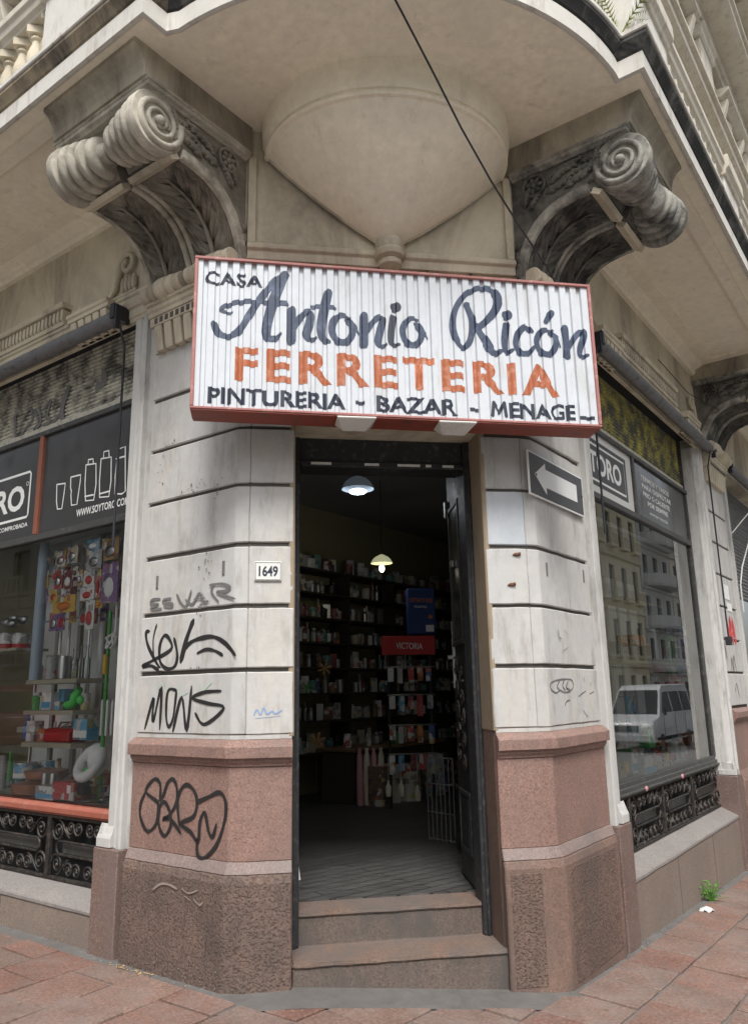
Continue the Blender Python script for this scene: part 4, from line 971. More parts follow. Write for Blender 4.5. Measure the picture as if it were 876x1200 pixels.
# ------------------------------------------------------------------ consoles (scrolled brackets)
ARCH = [(.02, 4.50), (.026, 4.60), (.045, 4.70), (.08, 4.79), (.13, 4.88), (.195, 4.955), (.275, 5.01), (.365, 5.045), (.465, 5.063), (.57, 5.068)]
def arch_at(t):
    f = t*(len(ARCH)-1); i = min(int(f), len(ARCH)-2); q = f-i
    n = ARCH[i][0]*(1-q)+ARCH[i+1][0]*q; z = ARCH[i][1]*(1-q)+ARCH[i+1][1]*q
    dn, dz = ARCH[i+1][0]-ARCH[i][0], ARCH[i+1][1]-ARCH[i][1]; l = math.hypot(dn, dz)
    return n, z, dz/l, -dn/l       # point and the normal that looks out and down
SC = (.80, 5.185)
def console(Sf, u0, width=.93, rich=True, sc=SC):
    SC = sc
    mA, mB_ = (M_['console'], M_['console_dk']) if Sf is FL else (M_['console_r'], M_['leaf_r'])
    half = (width-.05)/2
    body = MB()
    for a in (u0, u0+half+.05):
        prof = [(-.02, 4.50)] + ARCH + [(.66, 5.06), (.74, 5.20), (.80, 5.36), (-.02, 5.36)]
        body.prism(Sf, prof, a+.018, a+half-.018)
    body.prism(Sf, [(-.02, 4.5)] + [(n*.72, z+.10) for n, z in ARCH[1:]] + [(.6, 5.36), (-.02, 5.36)], u0+half-.02, u0+half+.07)
    cn = body.build('console', mB_, BLD)
    # corona over the bracket and the plain block that carries the slab
    m = MB()
    m.sweep([Sf.xy(u0-.0, 0), Sf.xy(u0-.0, .84), Sf.xy(u0+width, .84), Sf.xy(u0+width, 0)] if Sf is FR else [Sf.xy(u0+width, 0), Sf.xy(u0+width, .84), Sf.xy(u0, .84), Sf.xy(u0, 0)],
            [(-.2, 5.362), (.0, 5.362), (.01, 5.372), (.03, 5.38), (.035, 5.40), (.045, 5.404), (.045, 5.42), (-.2, 5.42)] if Sf is FL else [(-.2, 5.362), (.0, 5.362), (.01, 5.372), (.03, 5.38), (.035, 5.40), (.045, 5.404), (.045, 5.42), (-.2, 5.42)])
    m.box(Sf, u0+.05, u0+width-.05, 0, .7, 5.363, 5.419)
    m.build('corona', mA, cn, bevel=.0)
    m = MB(); m.prism(Sf, [(-.02, 5.4205), (.90, 5.4205), (.90, 5.47), (.915, 5.53), (.95, 5.58), (.985, 5.60), (.985, 5.6335), (-.02, 5.6335)], u0-.03, u0+width+.03); m.build('bearing_block', M_['cream_sooty'], cn)
    # big volutes: ringed drum with a pinched waist, one per half
    for side in (0, 1):
        R0 = .20
        rings = [(.0, .0), (.0, R0-.006), (.01, R0), (.07, R0), (.08, R0-.012), (.084, R0-.05), (.094, R0-.052), (.10, R0-.028), (.115, R0-.014), (.13, R0-.01), (.147, R0-.016), (.158, R0-.03), (.163, R0-.062), (.173, R0-.064), (.18, R0-.04), (.195, R0-.026), (.21, R0-.024), (.226, R0-.03), (.236, R0-.044), (.241, R0-.076), (.251, R0-.078),
                 (.258, R0-.056), (.272, R0-.042), (.288, R0-.04), (.304, R0-.046), (.313, R0-.06), (.318, R0-.09), (.33, R0-.092), (.337, R0-.072), (.352, R0-.06), (.372, R0-.06), (.39, R0-.07), (.40, R0-.09), (.405, R0-.115), (half+.02, R0-.13), (half+.02, 0)]
        rings_old = [(.0, .0), (.0, R0-.004), (.008, R0), (.085, R0), (.092, R0-.022), (.105, R0-.03), (.115, R0-.012), (.14, R0-.008), (.16, R0-.014), (.168, R0-.034), (.18, R0-.038), (.19, R0-.022), (.215, R0-.02), (.235, R0-.028), (.242, R0-.046), (.256, R0-.05),
                 (.266, R0-.034), (.29, R0-.034), (.31, R0-.044), (.318, R0-.06), (.335, R0-.066), (.35, R0-.052), (.385, R0-.056), (.41, R0-.075), (.43, R0-.10), (half+.02, R0-.115), (half+.02, 0)]
        o = Sf.P(u0 if side == 0 else u0+width, SC[0], SC[1]); ax = Sf.U if side == 0 else -Sf.U
        m = MB(); m.lathe(o, ax, rings, 40); vol = m.build('volute', mA, cn, smooth=35)
        # spiral on the end face
        k = 60; pts = []; rad = []
        h = 1 if side == 0 else -1
        for i in range(k+1):
            t = i/k; a = -.35 + 2*math.pi*2.35*t; r = .172*(1-t) + .036*t
            pts.append(Sf.P((u0-.004) if side == 0 else (u0+width+.004), SC[0] - r*math.cos(a), SC[1] - r*math.sin(a))); rad.append(.024*(1-t)+.013*t)
        s_ = MB(); s_.tube(pts, rad, 8); s_.ball(Sf.P((u0-.006) if side == 0 else (u0+width+.006), *SC), .036, seg=12, rings=8); s_.build('spiral', mA, vol, smooth=60)
        # band that runs from the scroll into the bracket: ribs on both edges of each half
        a = u0 if side == 0 else u0+half+.05
        for e in (a+.008, a+half-.008):
            pts = [Sf.P(e, n + nn*.006, z + nz*.006) for n, z, nn, nz in (arch_at(i/22) for i in range(23))] + [Sf.P(e, .66, 5.045), Sf.P(e, .72, 5.06)]
            r_ = MB(); eo = -.016 if e < a+half/2 else .016
            sec = []
            for q in range(23):
                n, z, nn, nz = arch_at(q/22)
                sec.append([Sf.P(e+du, n+nn*dn, z+nz*dn) for du, dn in ((-.024, -.03), (-.024, .022), (-.017, .034), (.017, .034), (.024, .022), (.024, -.03))])
            vs2 = [p for r2 in sec for p in r2]; fs2 = [(i*6+k, i*6+(k+1) % 6, (i+1)*6+(k+1) % 6, (i+1)*6+k) for i in range(22) for k in range(6)] + [tuple(range(6)), tuple(22*6+k for k in range(5, -1, -1))]
            r_.add(vs2, fs2); r_.build('arch_rib', mA, cn, smooth=30)
        # flat strap under the scroll
        m = MB(); m.prism(Sf, [(.575, 5.035), (.635, 5.0), (.66, 5.03), (.60, 5.07)], a+.01, a+half-.01); m.build('strap', M_['cream'], cn)
        # acanthus leaf lying on the concave underside: midrib and curling lobes
        c = a+half/2; m = MB()
        bed = []
        for i in range(23):
            n, z, nn, nz = arch_at(i/22); bed.append([Sf.P(c+v*half*.42, n+nn*.004, z+nz*.004) for v in (-1, 1)])
        m.grid(bed)
        mid = [Sf.P(c, n+nn*.05, z+nz*.05) for n, z, nn, nz in (arch_at(.04+.9*i/20) for i in range(21))]
        m.tube(mid, [.022*(1-i/30) for i in range(21)], 8)
        for layer, (sp_, ln_, wd_, hh) in enumerate(((.105, .52, .085, .03), (.105, .34, .062, .06))):
            k = 0; t = .02+.03*layer
            while t < .88:
                for q in (-1, 1):
                    rows = []
                    for i in range(9):
                        s_ = i/8
                        tt = min(.995, t + ln_*(s_*.55 + .12*s_*s_)); lat = q*half*(.03 + .40*math.sin(s_*1.45)*(1 if layer == 0 else .62))
                        n, z, nn, nz = arch_at(tt); up_ = hh*(.35+.65*math.sin(math.pi*min(1, .12+.9*s_))) + .012*s_*s_
                        wdt = wd_*(math.sin(math.pi*(.16+.80*s_))**.7)
                        row = []
                        for v, lift in ((-1, -.020), (-.62, -.002), (-.25, -.010), (0, .012), (.25, -.010), (.62, -.002), (1, -.020)):
                            tv = max(0, min(.999, tt - v*wdt*.62)); n2_, z2_, nn2, nz2 = arch_at(tv); h2 = max(.002, up_+lift*1.15)
                            row.append(Sf.P(c + lat + q*v*wdt*.45, n2_+nn2*h2, z2_+nz2*h2))
                        rows.append(row)
                    m.grid(rows)
                t += sp_*1.35; k += 1
        m.build('acanthus_leaf', mB_, cn, smooth=50)
        # small ringed scroll at the foot
        m = MB(); o = Sf.P(a+.004, .105, 4.565)
        m.lathe(o, Sf.U, [(0, 0), (0, .062), (.006, .068), (.05, .068), (.056, .056), (.07, .056), (.078, .074), (.11, .078), (.13, .07), (.136, .058), (.15, .058), (.16, .08), (.20, .084), (.25, .08), (.26, .06), (.275, .06), (.282, .074), (.31, .074), (.318, .056), (.335, .056), (.345, .068), (half-.014, .068), (half-.008, .06), (half-.008, 0)], 24)
        m.build('foot_scroll', M_['cream'], cn, smooth=35)
    # carved foliage on the flanks
    for side, uu in ((0, u0), (1, u0+width)):
        if side and not rich: continue
        sg = -1 if side == 0 else 1
        f = MB()
        X, Y, Z = Sf.N, Vector((0, 0, 1)), Sf.U*sg
        # rosette
        rc = (.17, 5.265); cc = Sf.P(uu+sg*-.006, *rc)
        f.ball(cc + Z*.004, .022, .022, .022, X=X, Y=Y, Z=Z)
        for kk in range(7):
            a = kk*2*math.pi/7
            f.ball(Sf.P(uu+sg*-.006, rc[0]+.045*math.cos(a), rc[1]+.045*math.sin(a)), .026, .017, .018, X=X*math.cos(a)+Y*math.sin(a), Y=Y*math.cos(a)-X*math.sin(a), Z=Z)
        f.tube([Sf.P(uu+sg*-.004, rc[0]+.083*math.cos(a*math.pi/10), rc[1]+.083*math.sin(a*math.pi/10)) for a in range(20)], .014, 6, closed=True)
        # berries falling along the wall side of the arch
        for kk in range(15):
            t = .36 - kk*.023; n, z, nn, nz = arch_at(max(0, t)); off = .052 + .014*math.sin(kk*2.1)
            f.ball(Sf.P(uu+sg*-.006, max(.015, n - nn*off), z - nz*off), (.024+.007*math.sin(kk*1.7)), seg=8, rings=5)
        # leaf sprays towards the scroll
        for (bn, bz, an, ln, wd) in ((.26, 5.17, .25, .20, .035), (.27, 5.22, .55, .19, .032), (.30, 5.28, .12, .20, .03), (.40, 5.15, .42, .19, .034), (.43, 5.24, .05, .18, .032), (.52, 5.17, .7, .15, .03), (.53, 5.30, -.1, .14, .024), (.57, 5.12, .5, .13, .028), (.62, 5.26, 1.2, .10, .025), (.35, 5.31, .1, .2, .022), (.09, 5.12, 1.3, .12, .026), (.12, 5.08, .9, .13, .024)):
            d = X*math.cos(an) + Y*math.sin(an); e = Y*math.cos(an) - X*math.sin(an)
            f.ball(Sf.P(uu+sg*-.008, bn, bz) + d*ln*.5, ln*.55, wd*.62, .028, X=d, Y=e, Z=Z, seg=10, rings=6)
            for q in (-1, 1):
                for tt in (.12, .38, .62, .85):
                    d2 = (d*.8 + e*.6*q).normalized(); e2 = d2.cross(Z)
                    f.ball(Sf.P(uu+sg*-.008, bn, bz) + d*ln*tt + d2*wd*.55, wd*.95, wd*.40, .024, X=d2, Y=e2, Z=Z, seg=7, rings=4)
        f.build('carved_foliage', mB_, cn, smooth=60)
    # fluted cap block under the foot scrolls
    m = MB(); m.prism(Sf, [(-.01, 4.40), (.085, 4.40), (.085, 4.43), (.10, 4.445), (.10, 4.475), (.12, 4.48), (.12, 4.505), (-.01, 4.505)], u0+.02, u0+width-.02)
    m.prism(Sf, [(-.01, 4.33), (.075, 4.33), (.075, 4.40), (-.01, 4.40)], u0+.035, u0+width-.035)
    cap = m.build('bracket_cap', M_['cream'], cn, bevel=.003)
    g = MB()
    nfl = 8
    for i in range(nfl):
        a = u0+.05 + i*(width-.1)/nfl; b = a + (width-.1)/nfl*.72
        g.prism(Sf, [(-.01, 4.14), (.045, 4.14), (.072, 4.31), (.072, 4.329), (-.01, 4.329)], a, b)
    g.build('gutta_row', M_['cream'], cap, bevel=.004)
    g = MB()
    for i in range(14):
        a = u0+.06 + i*(width-.12)/14
        g.box(Sf, a, a+.03, .07, .08, 4.345, 4.385)
    g.build('cap_flutes', M_['joint'], cap)
    return cn
console(FL, 0.0, sc=(.755, 5.19))
console(FR, 0.0)
console(FR, 5.04)
console(FL, 5.04, rich=False)

# ------------------------------------------------------------------ bays between the piers: lintel, frieze, shop window
def bay(Sf, a, b, left):
    w = MB(); w.box(Sf, a, b, -.4, -.014, 4.66, 5.64); lint = w.build('frieze_wall', M_['cream'], BLD)
    m = MB(); m.box(Sf, a+.31, b-.31, -.36, -.035, 4.60, 4.655); m.build('shade_soffit', M_['ironback'], lint)  # near-black soffit piece, its colour stands in for shade of the deep recess
    m = MB(); m.prism(Sf, [(-.034, 4.50), (.01, 4.50), (.01, 4.53), (.02, 4.535), (.02, 4.60), (.04, 4.61), (.055, 4.64), (.055, 4.659), (-.034, 4.659)], a+.02, b-.02); m.build('architrave', M_['cream'], lint, bevel=.003)
    m = MB(); m.prism(Sf, [(-.02, 4.66), (.03, 4.66), (.03, 4.70), (.045, 4.71), (.045, 4.735), (-.02, 4.735)], a+.02, b-.02); m.build('frieze_fillet', M_['cream'], lint)
    c0, c1 = a+1.15, b-1.15
    m = MB(); m.prism(Sf, [(-.02, 4.90), (.075, 4.90), (.085, 4.92), (.085, 4.945), (-.02, 4.945)], c0, c1); m.prism(Sf, [(-.02, 4.735), (.06, 4.735), (.06, 4.775), (-.02, 4.775)], c0, c1); m.build('dentil_bed', M_['cream'], lint, bevel=.003)
    first = None; u = c0+.02
    while u < c1-.03:
        if first is None:
            d = MB(); d.prism(Sf, [(-.02, 4.785), (.045, 4.785), (.06, 4.80), (.06, 4.885), (-.02, 4.885)], u, u+.034); first = d.build('dentil', M_['cream'], lint); u_first = u
        else: clone(first, Sf.P(u, 0)-Sf.P(u_first, 0), lint)
        u += .058
    for c in (a+.72, b-.72):
        m = MB(); m.prism(Sf, [(-.02, 4.66), (.12, 4.66), (.12, 4.69), (.135, 4.70), (.135, 4.73), (-.02, 4.73)], c-.27, c+.27)
        mt = m.build('mutule', M_['cream'], lint, bevel=.003)
        for i in range(5):
            d = MB(); x = c-.24 + i*.1; d.prism(Sf, [(-.02, 4.50), (.085, 4.50), (.115, 4.655), (-.02, 4.655)], x, x+.075); d.build('gutta', M_['cream'], mt, bevel=.004)
    # little carved scroll ornament near the pier
    for c in (a+.36, b-.36):
        m = MB()
        m.tube([Sf.P(c+.10*math.cos(t*.42)*(1-t/26), .025, 5.02+.10*math.sin(t*.42)*(1-t/26)) for t in range(20)], .022, 7)
        m.tube([Sf.P(c+x, .02, z) for x, z in ((.10, 5.02), (.125, 4.94), (.15, 4.86), (.2, 4.79), (.27, 4.765))], [.03, .028, .026, .022, .015], 7)
        for x in (-.09, -.045, 0, .045): m.ball(Sf.P(c+x, .015, 4.85), .02, .03, .075, X=Sf.U, Y=Sf.N, Z=(0, 0, 1), seg=8, rings=6)
        m.tube([Sf.P(c-.14, .02, 4.76), Sf.P(c+.27, .02, 4.76)], .02, 6)
        m.build('carved_scroll', M_['cream'], lint, smooth=60)
    # dark head of the opening
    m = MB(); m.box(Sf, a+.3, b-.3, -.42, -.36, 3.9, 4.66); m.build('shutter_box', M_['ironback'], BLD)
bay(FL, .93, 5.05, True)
bay(FR, .93, 5.05, False)
w = MB(); w.box(FR, 5.97, 10.1, -.4, -.014, 4.5, 5.64); w.build('frieze_wall', M_['cream'], BLD)
w = MB(); w.box(FL, 5.97, 9, -.4, -.014, -.3, 5.64); w.build('side_wall', M_['cream'], BLD)
w = MB(); w.box(FR, 10.1, 20, -.4, -.014, -1.0, 5.64); w.build('side_wall', M_['cream'], BLD)

def grille(Sf, u0, u1, z0, z1, n, parent, posts):
    fr0 = MB(); fr0.box(Sf, u0, u1, n-.012, n+.012, z1-.022, z1); fr0.box(Sf, u0, u1, n-.012, n+.012, z0, z0+.02)
    g = fr0.build('iron_grille', M_['iron'], parent, bevel=.002)
    bk = MB(); bk.box(Sf, u0, u1, n-.09, n-.08, z0, z1); bk.build('grille_back', M_['ironback'], g)
    edges = [u0] + posts + [u1]
    for p in posts:
        b = MB(); b.box(Sf, p-.022, p+.022, n-.016, n+.016, z0+.02, z1-.022); b.build('grille_post', M_['iron'], g, bevel=.003)
    h = z1-z0; zc = (z0+z1)/2
    for i in range(len(edges)-1):
        a, b = edges[i]+.025, edges[i+1]-.025; w_ = b-a; c = (a+b)/2
        hl = .36*w_
        # slotted centre plate
        m = MB(); pts = [Sf.P(c+x, n+.006, zc+z) for x, z in ((-hl, -.045), (hl, -.045), (hl+.03, -.02), (hl+.03, .02), (hl, .045), (-hl, .045), (-hl-.03, .02), (-hl-.03, -.02))]
        m.tube(pts, .010, 6, closed=True); m.build('centre_loop', M_['iron'], g, smooth=60)
        m = MB(); m.box(Sf, c-hl, c+hl, n-.03, n-.02, zc-.04, zc+.04); m.build('centre_plate', M_['winframe'], g)
        for sz in (-1, 1):
            zz = zc + sz*h*.30; r = h*.145
            us = [a+.085, a+.085+(w_-.17)*.24, c-.07, c+.07, b-.085-(w_-.17)*.24, b-.085]
            for k, uu in enumerate(us):
                m = MB(); hand = (1 if k < 3 else -1)*sz
                big = k in (0, 5)
                scroll(m, Sf, uu, zz + (-sz*.02 if big else sz*.012), r*(1.12 if big else .85), n, turns=1.6, start=(math.pi if k < 3 else 0), hand=hand, rad=.0085)
                m.build('iron_scroll', M_['iron'], g, smooth=60)
            for p, q in ((0, 1), (5, 4)):
                m = MB(); s0 = us[p]; s1 = us[q]
                m.tube([Sf.P(s0+(s1-s0)*t, n, zz + sz*(h*.13*math.cos(t*math.pi*1.0))) for t in [i_/8 for i_ in range(9)]], .008, 6); m.build('iron_link', M_['iron'], g, smooth=60)
    return g

def shop_window(Sf, a, b, left):
    """opening between u=a and u=b"""
    ledge = MB(); ledge.prism(Sf, [(-.42, -.6), (-.0, -.6), (-.0, .30), (.012, .305), (.012, .335), (-.17, .415), (-.42, .415)], a-.06, b+.06)
    led = roughen(ledge.build('window_ledge', M_['granite_ledge'], BLD, bevel=.006), .004, step=.12)
    d = MB(); d.box(Sf, a-.02, b+.02, -.05, .004, -.6, .298); d.build('dado', M_['granite_dado'], led, bevel=.003)
    for k in range(1, 3):
        j = a + (b-a)*k/3
        d = MB(); d.box(Sf, j-.004, j+.004, -.03, .0055, -.6, .297); d.build('dado_joint', M_['joint'], led)
    N = -.19
    # sill and frame
    if left:
        s_ = MB(); s_.prism(Sf, [(-.3, .862), (-.14, .862), (-.14, .875), (-.125, .878), (-.125, .915), (-.15, .935), (-.3, .935)], a, b)
        win = s_.build('shop_window', M_['redwood'], BLD, bevel=.003)
        zt0, zt1, zs = 3.0, 3.055, 3.93
    else:
        s_ = MB(); s_.prism(Sf, [(-.3, .855), (-.13, .855), (-.13, .87), (-.15, .872), (-.15, .905), (-.17, .907), (-.17, .945), (-.3, .945)], a, b)
        win = s_.build('shop_window', M_['winframe'], BLD, bevel=.002)
        zt0, zt1, zs = 3.30, 3.355, 3.93
        for u in (a+.92, a+2.0):
            k = MB(); k.lathe(Sf.P(u, -.128, .866), Sf.N, [(0, .022), (.008, .022), (.014, .012), (.014, 0)], 10); k.build('rosette', M_['g_pink'], win)
    for x0, x1 in ((a, a+.045), (b-.05, b)):
        f = MB(); f.box(Sf, x0, x1, N-.03, N+.03, .94, zs); f.build('window_stile', M_['winframe'] if not left else M_['casing'], win, bevel=.004)
    f = MB(); f.box(Sf, a+.045, b-.05, N-.03, N+.035, zt0, zt1); f.build('transom_bar', M_['winframe'], win, bevel=.004)
    f = MB(); f.box(Sf, a, b, N-.04, N+.04, zs, zs+.045); f.build('head_bar', M_['winframe'], win, bevel=.004)
    g = MB(); g.add([Sf.P(a+.04, N, .93), Sf.P(b-.045, N, .93), Sf.P(b-.045, N, zt0+.005), Sf.P(a+.04, N, zt0+.005)], [(0, 1, 2, 3) if Sf is FR else (3, 2, 1, 0)]); g.build('glass_pane', M_['glass_l' if left else 'glass'], win, flat=True)
    # shutter
    sh = MB(); zz = zs+.075; rows = []
    k = 0
    while zz < 4.62:
        rows.append([Sf.P(a, -.222 + (0, .014, .018, .014)[k % 4], zz), Sf.P(b, -.222 + (0, .014, .018, .014)[k % 4], zz)]); k += 1; zz += .009
    sh.grid(rows); shut = sh.build('roller_shutter', M_['shutter'] if left else M_['shutter_r'], BLD)
    bb = MB(); bb.prism(Sf, [(-.235, zs+.046), (-.185, zs+.046), (-.185, zs+.105), (-.2, zs+.115), (-.235, zs+.115)], a, b); bb.build('shutter_bar', M_['shutter_bar'], shut, bevel=.003)
    for x0, x1 in ((a-.005, a+.03), (b-.03, b+.005)):
        gd = MB(); gd.box(Sf, x0, x1, -.25, -.17, zs, 4.6); gd.build('shutter_guide', M_['winframe'], shut)
    # inner jamb
    for x0, x1 in ((a-.055, a), (b, b+.055)):
        j = MB(); j.box(Sf, x0, x1, -.45, -.06, .40, 4.5); j.build('window_jamb', M_['casing'], win)
    # reveal soffit
    return win, N, zt1, zs, led
AL, BL = 1.235, 4.74
winL, N, zt1, zs, ledL = shop_window(FL, AL, BL, True)
grille(FL, AL+.01, BL-.01, .42, .858, -.165, ledL, [AL+.86, AL+1.75, AL+2.63])
# dark printed panels over the glass
m = MB(); m.box(FL, AL+.045, 2.605, -.195, -.178, zt1+.001, zs); tp = m.build('transom_panel', M_['panel'], winL)
m = MB(); m.box(FL, 2.665, BL-.05, -.195, -.178, zt1+.001, zs); tp2 = m.build('transom_panel', M_['panel'], winL)
m = MB(); m.box(FL, 2.607, 2.663, -.20, -.152, zt1+.001, zs+.002); m.build('mullion', M_['mullion'], winL, bevel=.003)
NP = -.1755
sg_ = MB()
for pts, w_ in (([(2.35, 4.32), (2.42, 4.18), (2.42, 4.08), (2.37, 4.0)], .06), ([(2.45, 4.12), (2.6, 4.03), (2.75, 3.99)], .03), ([(3.2, 4.25), (3.18, 4.12), (3.16, 4.05)], .035), ([(1.85, 4.32), (1.83, 4.25), (1.92, 4.22)], .07),
                ([(3.05, 4.2), (2.95, 4.28), (2.9, 4.16), (3.0, 4.1), (3.06, 4.05)], .03), ([(2.88, 4.24), (2.8, 4.12), (2.86, 4.05), (2.76, 4.1), (2.8, 4.25)], .03), ([(2.72, 4.22), (2.62, 4.27), (2.66, 4.14), (2.6, 4.08), (2.7, 4.06)], .03)):
    sg_.ribbon(FL, pts, w_, -.196)
go = sg_.build('shutter_graffiti', M_['spray_grey'], BLD, flat=True); go['label'] = 'dark scrawled tags on the yellowed shutter over the left window'
pr = MB()
for st_ in TRANS: pr.ribbon(FL, st_, .013, NP, smooth=False)
pr.build('printed_drawing', M_['white_print'], tp, flat=True)
LRT = -FL.U
UP = Vector((0, 0, 1))
text_mesh('printed_lettering', 'WWW.SOYTORO.COM', FL.P(2.066, NP, 3.125), LRT, UP, .062, M_['white_print'], tp, width=.68, bold=.02)
pr = MB(); fx = [(2.80, 3.26), (2.80, 3.63), (2.82, 3.65), (3.95, 3.65), (3.97, 3.63), (3.97, 3.26), (3.95, 3.24), (2.82, 3.24), (2.80, 3.26)]
pr.ribbon(FL, fx, .022, NP, smooth=False); pr.build('printed_frame', M_['white_print'], tp2, flat=True)
text_mesh('printed_lettering', 'TORO', FL.P(3.86, NP, 3.315), LRT, UP, .235, M_['white_print'], tp2, width=.98, bold=.03)
pr = MB(); pr.ribbon(FL, [(2.845+.018*math.cos(a*.785), 3.545+.018*math.sin(a*.785)) for a in range(9)], .005, NP, smooth=False); pr.build('printed_mark', M_['white_print'], tp2, flat=True)
text_mesh('printed_lettering', 'CALIDAD Y EFICACIA COMPROBADA', FL.P(3.95, NP, 3.152), LRT, UP, .04, M_['white_print'], tp2, width=1.16, bold=.015)

AR, BR = 1.255, 4.755
winR, N, zt1r, zs, ledR = shop_window(FR, AR, BR, False)
grille(FR, AR+.01, BR-.01, .42, .852, -.165, ledR, [AR+.55, AR+1.45, AR+2.4])
m = MB(); m.box(FR, AR+.045, 2.76, -.195, -.178, zt1r+.001, zs); tpr = m.build('transom_panel', M_['panel_white'], winR)
m = MB(); m.box(FR, 1.42, 2.60, -.178, -.1765, 3.43, 3.86); tpi = m.build('panel_inset', M_['arrow_dk'], winR)
pr = MB(); pr.ribbon(FR, [(1.5, 3.48), (1.5, 3.81), (2.54, 3.81), (2.54, 3.48), (1.5, 3.48)], .022, -.1755, smooth=False); pr.build('printed_frame', M_['white_print'], tpr, flat=True)
text_mesh('printed_lettering', 'TORO', FR.P(1.62, -.1755, 3.545), FR.U, UP, .205, M_['white_print'], tpr, width=.82, bold=.03)
m = MB(); m.box(FR, 2.82, BR-.05, -.195, -.178, zt1r+.001, zs); tpr2 = m.build('transom_panel', M_['panel'], winR)
m = MB(); m.box(FR, 2.762, 2.818, -.20, -.155, zt1r+.001, zs+.002); m.build('mullion', M_['winframe'], winR, bevel=.003)
for i, (t_, w_) in enumerate((('TERMOS Y VASOS', .98), ('PARA DISFRUTAR', 1.02), ('FRIO O CALIENTE', .92), ('POR SIEMPRE', .7))):
    text_mesh('printed_lettering', t_, FR.P(3.05+(.02*i if i < 3 else .16), -.1755, 3.765-.085*i), FR.U, UP, .052, M_['white_print'], tpr2, width=w_, bold=.02)
text_mesh('printed_lettering', 'WWW.SOYTORO.COM', FR.P(3.25, -.1755, 3.425), FR.U, UP, .03, M_['white_print'], tpr2, width=.62, bold=.01)

# third bay on the right street: shutter half down over a dark window
m = MB(); rows = []
zz = 2.9; k = 0
while zz < 4.55:
    rows.append([FR.P(6.27, -.215 + (.016 if k % 2 else 0), zz), FR.P(9.8, -.215 + (.016 if k % 2 else 0), zz)]); k += 1; zz += .028
m.grid(rows); s3 = m.build('roller_shutter', M_['pipe'], BLD)
m = MB(); m.prism(FR, [(-.42, -.8), (0, -.8), (.012, .335), (-.17, .415), (-.42, .415)], 6.25, 9.85); m.build('window_ledge', M_['granite_ledge'], BLD)
m = MB(); m.box(FR, 6.27, 9.8, -.26, -.2, .42, .9); w3 = m.build('shop_window', M_['winframe'], BLD)
m = MB(); m.add([FR.P(6.27, -.22, .9), FR.P(9.8, -.22, .9), FR.P(9.8, -.22, 2.9), FR.P(6.27, -.22, 2.9)], [(0, 1, 2, 3)]); m.build('glass_pane', M_['glass'], w3, flat=True)
m = MB(); m.box(FR, 6.2, 9.9, -.75, -.7, .3, 4.5); m.build('display_back', M_['g_brown'], w3)

# ------------------------------------------------------------------ upper storeys
def upper_window(Sf, c, w_, z0, z1, parent, n=0.0):
    m = MB(); m.box(Sf, c-w_/2, c+w_/2, n-.16, n-.10, z0, z1); win = m.build('upper_window', M_['winframe'], parent)
    m = MB(); m.box(Sf, c-w_/2+.05, c-.03, n-.10, n-.094, z0+.06, z1-.06); m.box(Sf, c+.03, c+w_/2-.05, n-.10, n-.094, z0+.06, z1-.06); m.build('window_glass', M_['panel'], win)
    m = MB(); s_ = .13
    m.box(Sf, c-w_/2-s_, c-w_/2, n-.16, n+.07, z0, z1); m.box(Sf, c+w_/2, c+w_/2+s_, n-.16, n+.07, z0, z1); m.box(Sf, c-w_/2-s_, c+w_/2+s_, n-.16, n+.07, z1, z1+.16); m.build('window_architrave', M_['upper'], win, bevel=.01)
    m = MB(); m.prism(Sf, [(n-.02, z1+.30), (n+.10, z1+.30), (n+.2, z1+.36), (n+.26, z1+.40), (n+.26, z1+.46), (n-.02, z1+.50)], c-w_/2-.3, c+w_/2+.3); m.build('window_hood', M_['upper'], win, bevel=.006)
    for x in (c-w_/2-.17, c+w_/2+.03):
        m = MB(); m.prism(Sf, [(n-.02, z1-.12), (n+.09, z1-.06), (n+.15, z1+.12), (n+.2, z1+.295), (n-.02, z1+.295)], x, x+.14); m.build('hood_bracket', M_['upper'], win, bevel=.008)
    m = MB(); m.ball(Sf.P(c, n+.05, z1+.22), .12, .05, .1, X=Sf.U, Y=Sf.N); m.ball(Sf.P(c-.16, n+.04, z1+.2), .1, .04, .05, X=Sf.U, Y=Sf.N); m.ball(Sf.P(c+.16, n+.04, z1+.2), .1, .04, .05, X=Sf.U, Y=Sf.N); m.build('carved_keystone', M_['upper'], win, smooth=60)
    return win
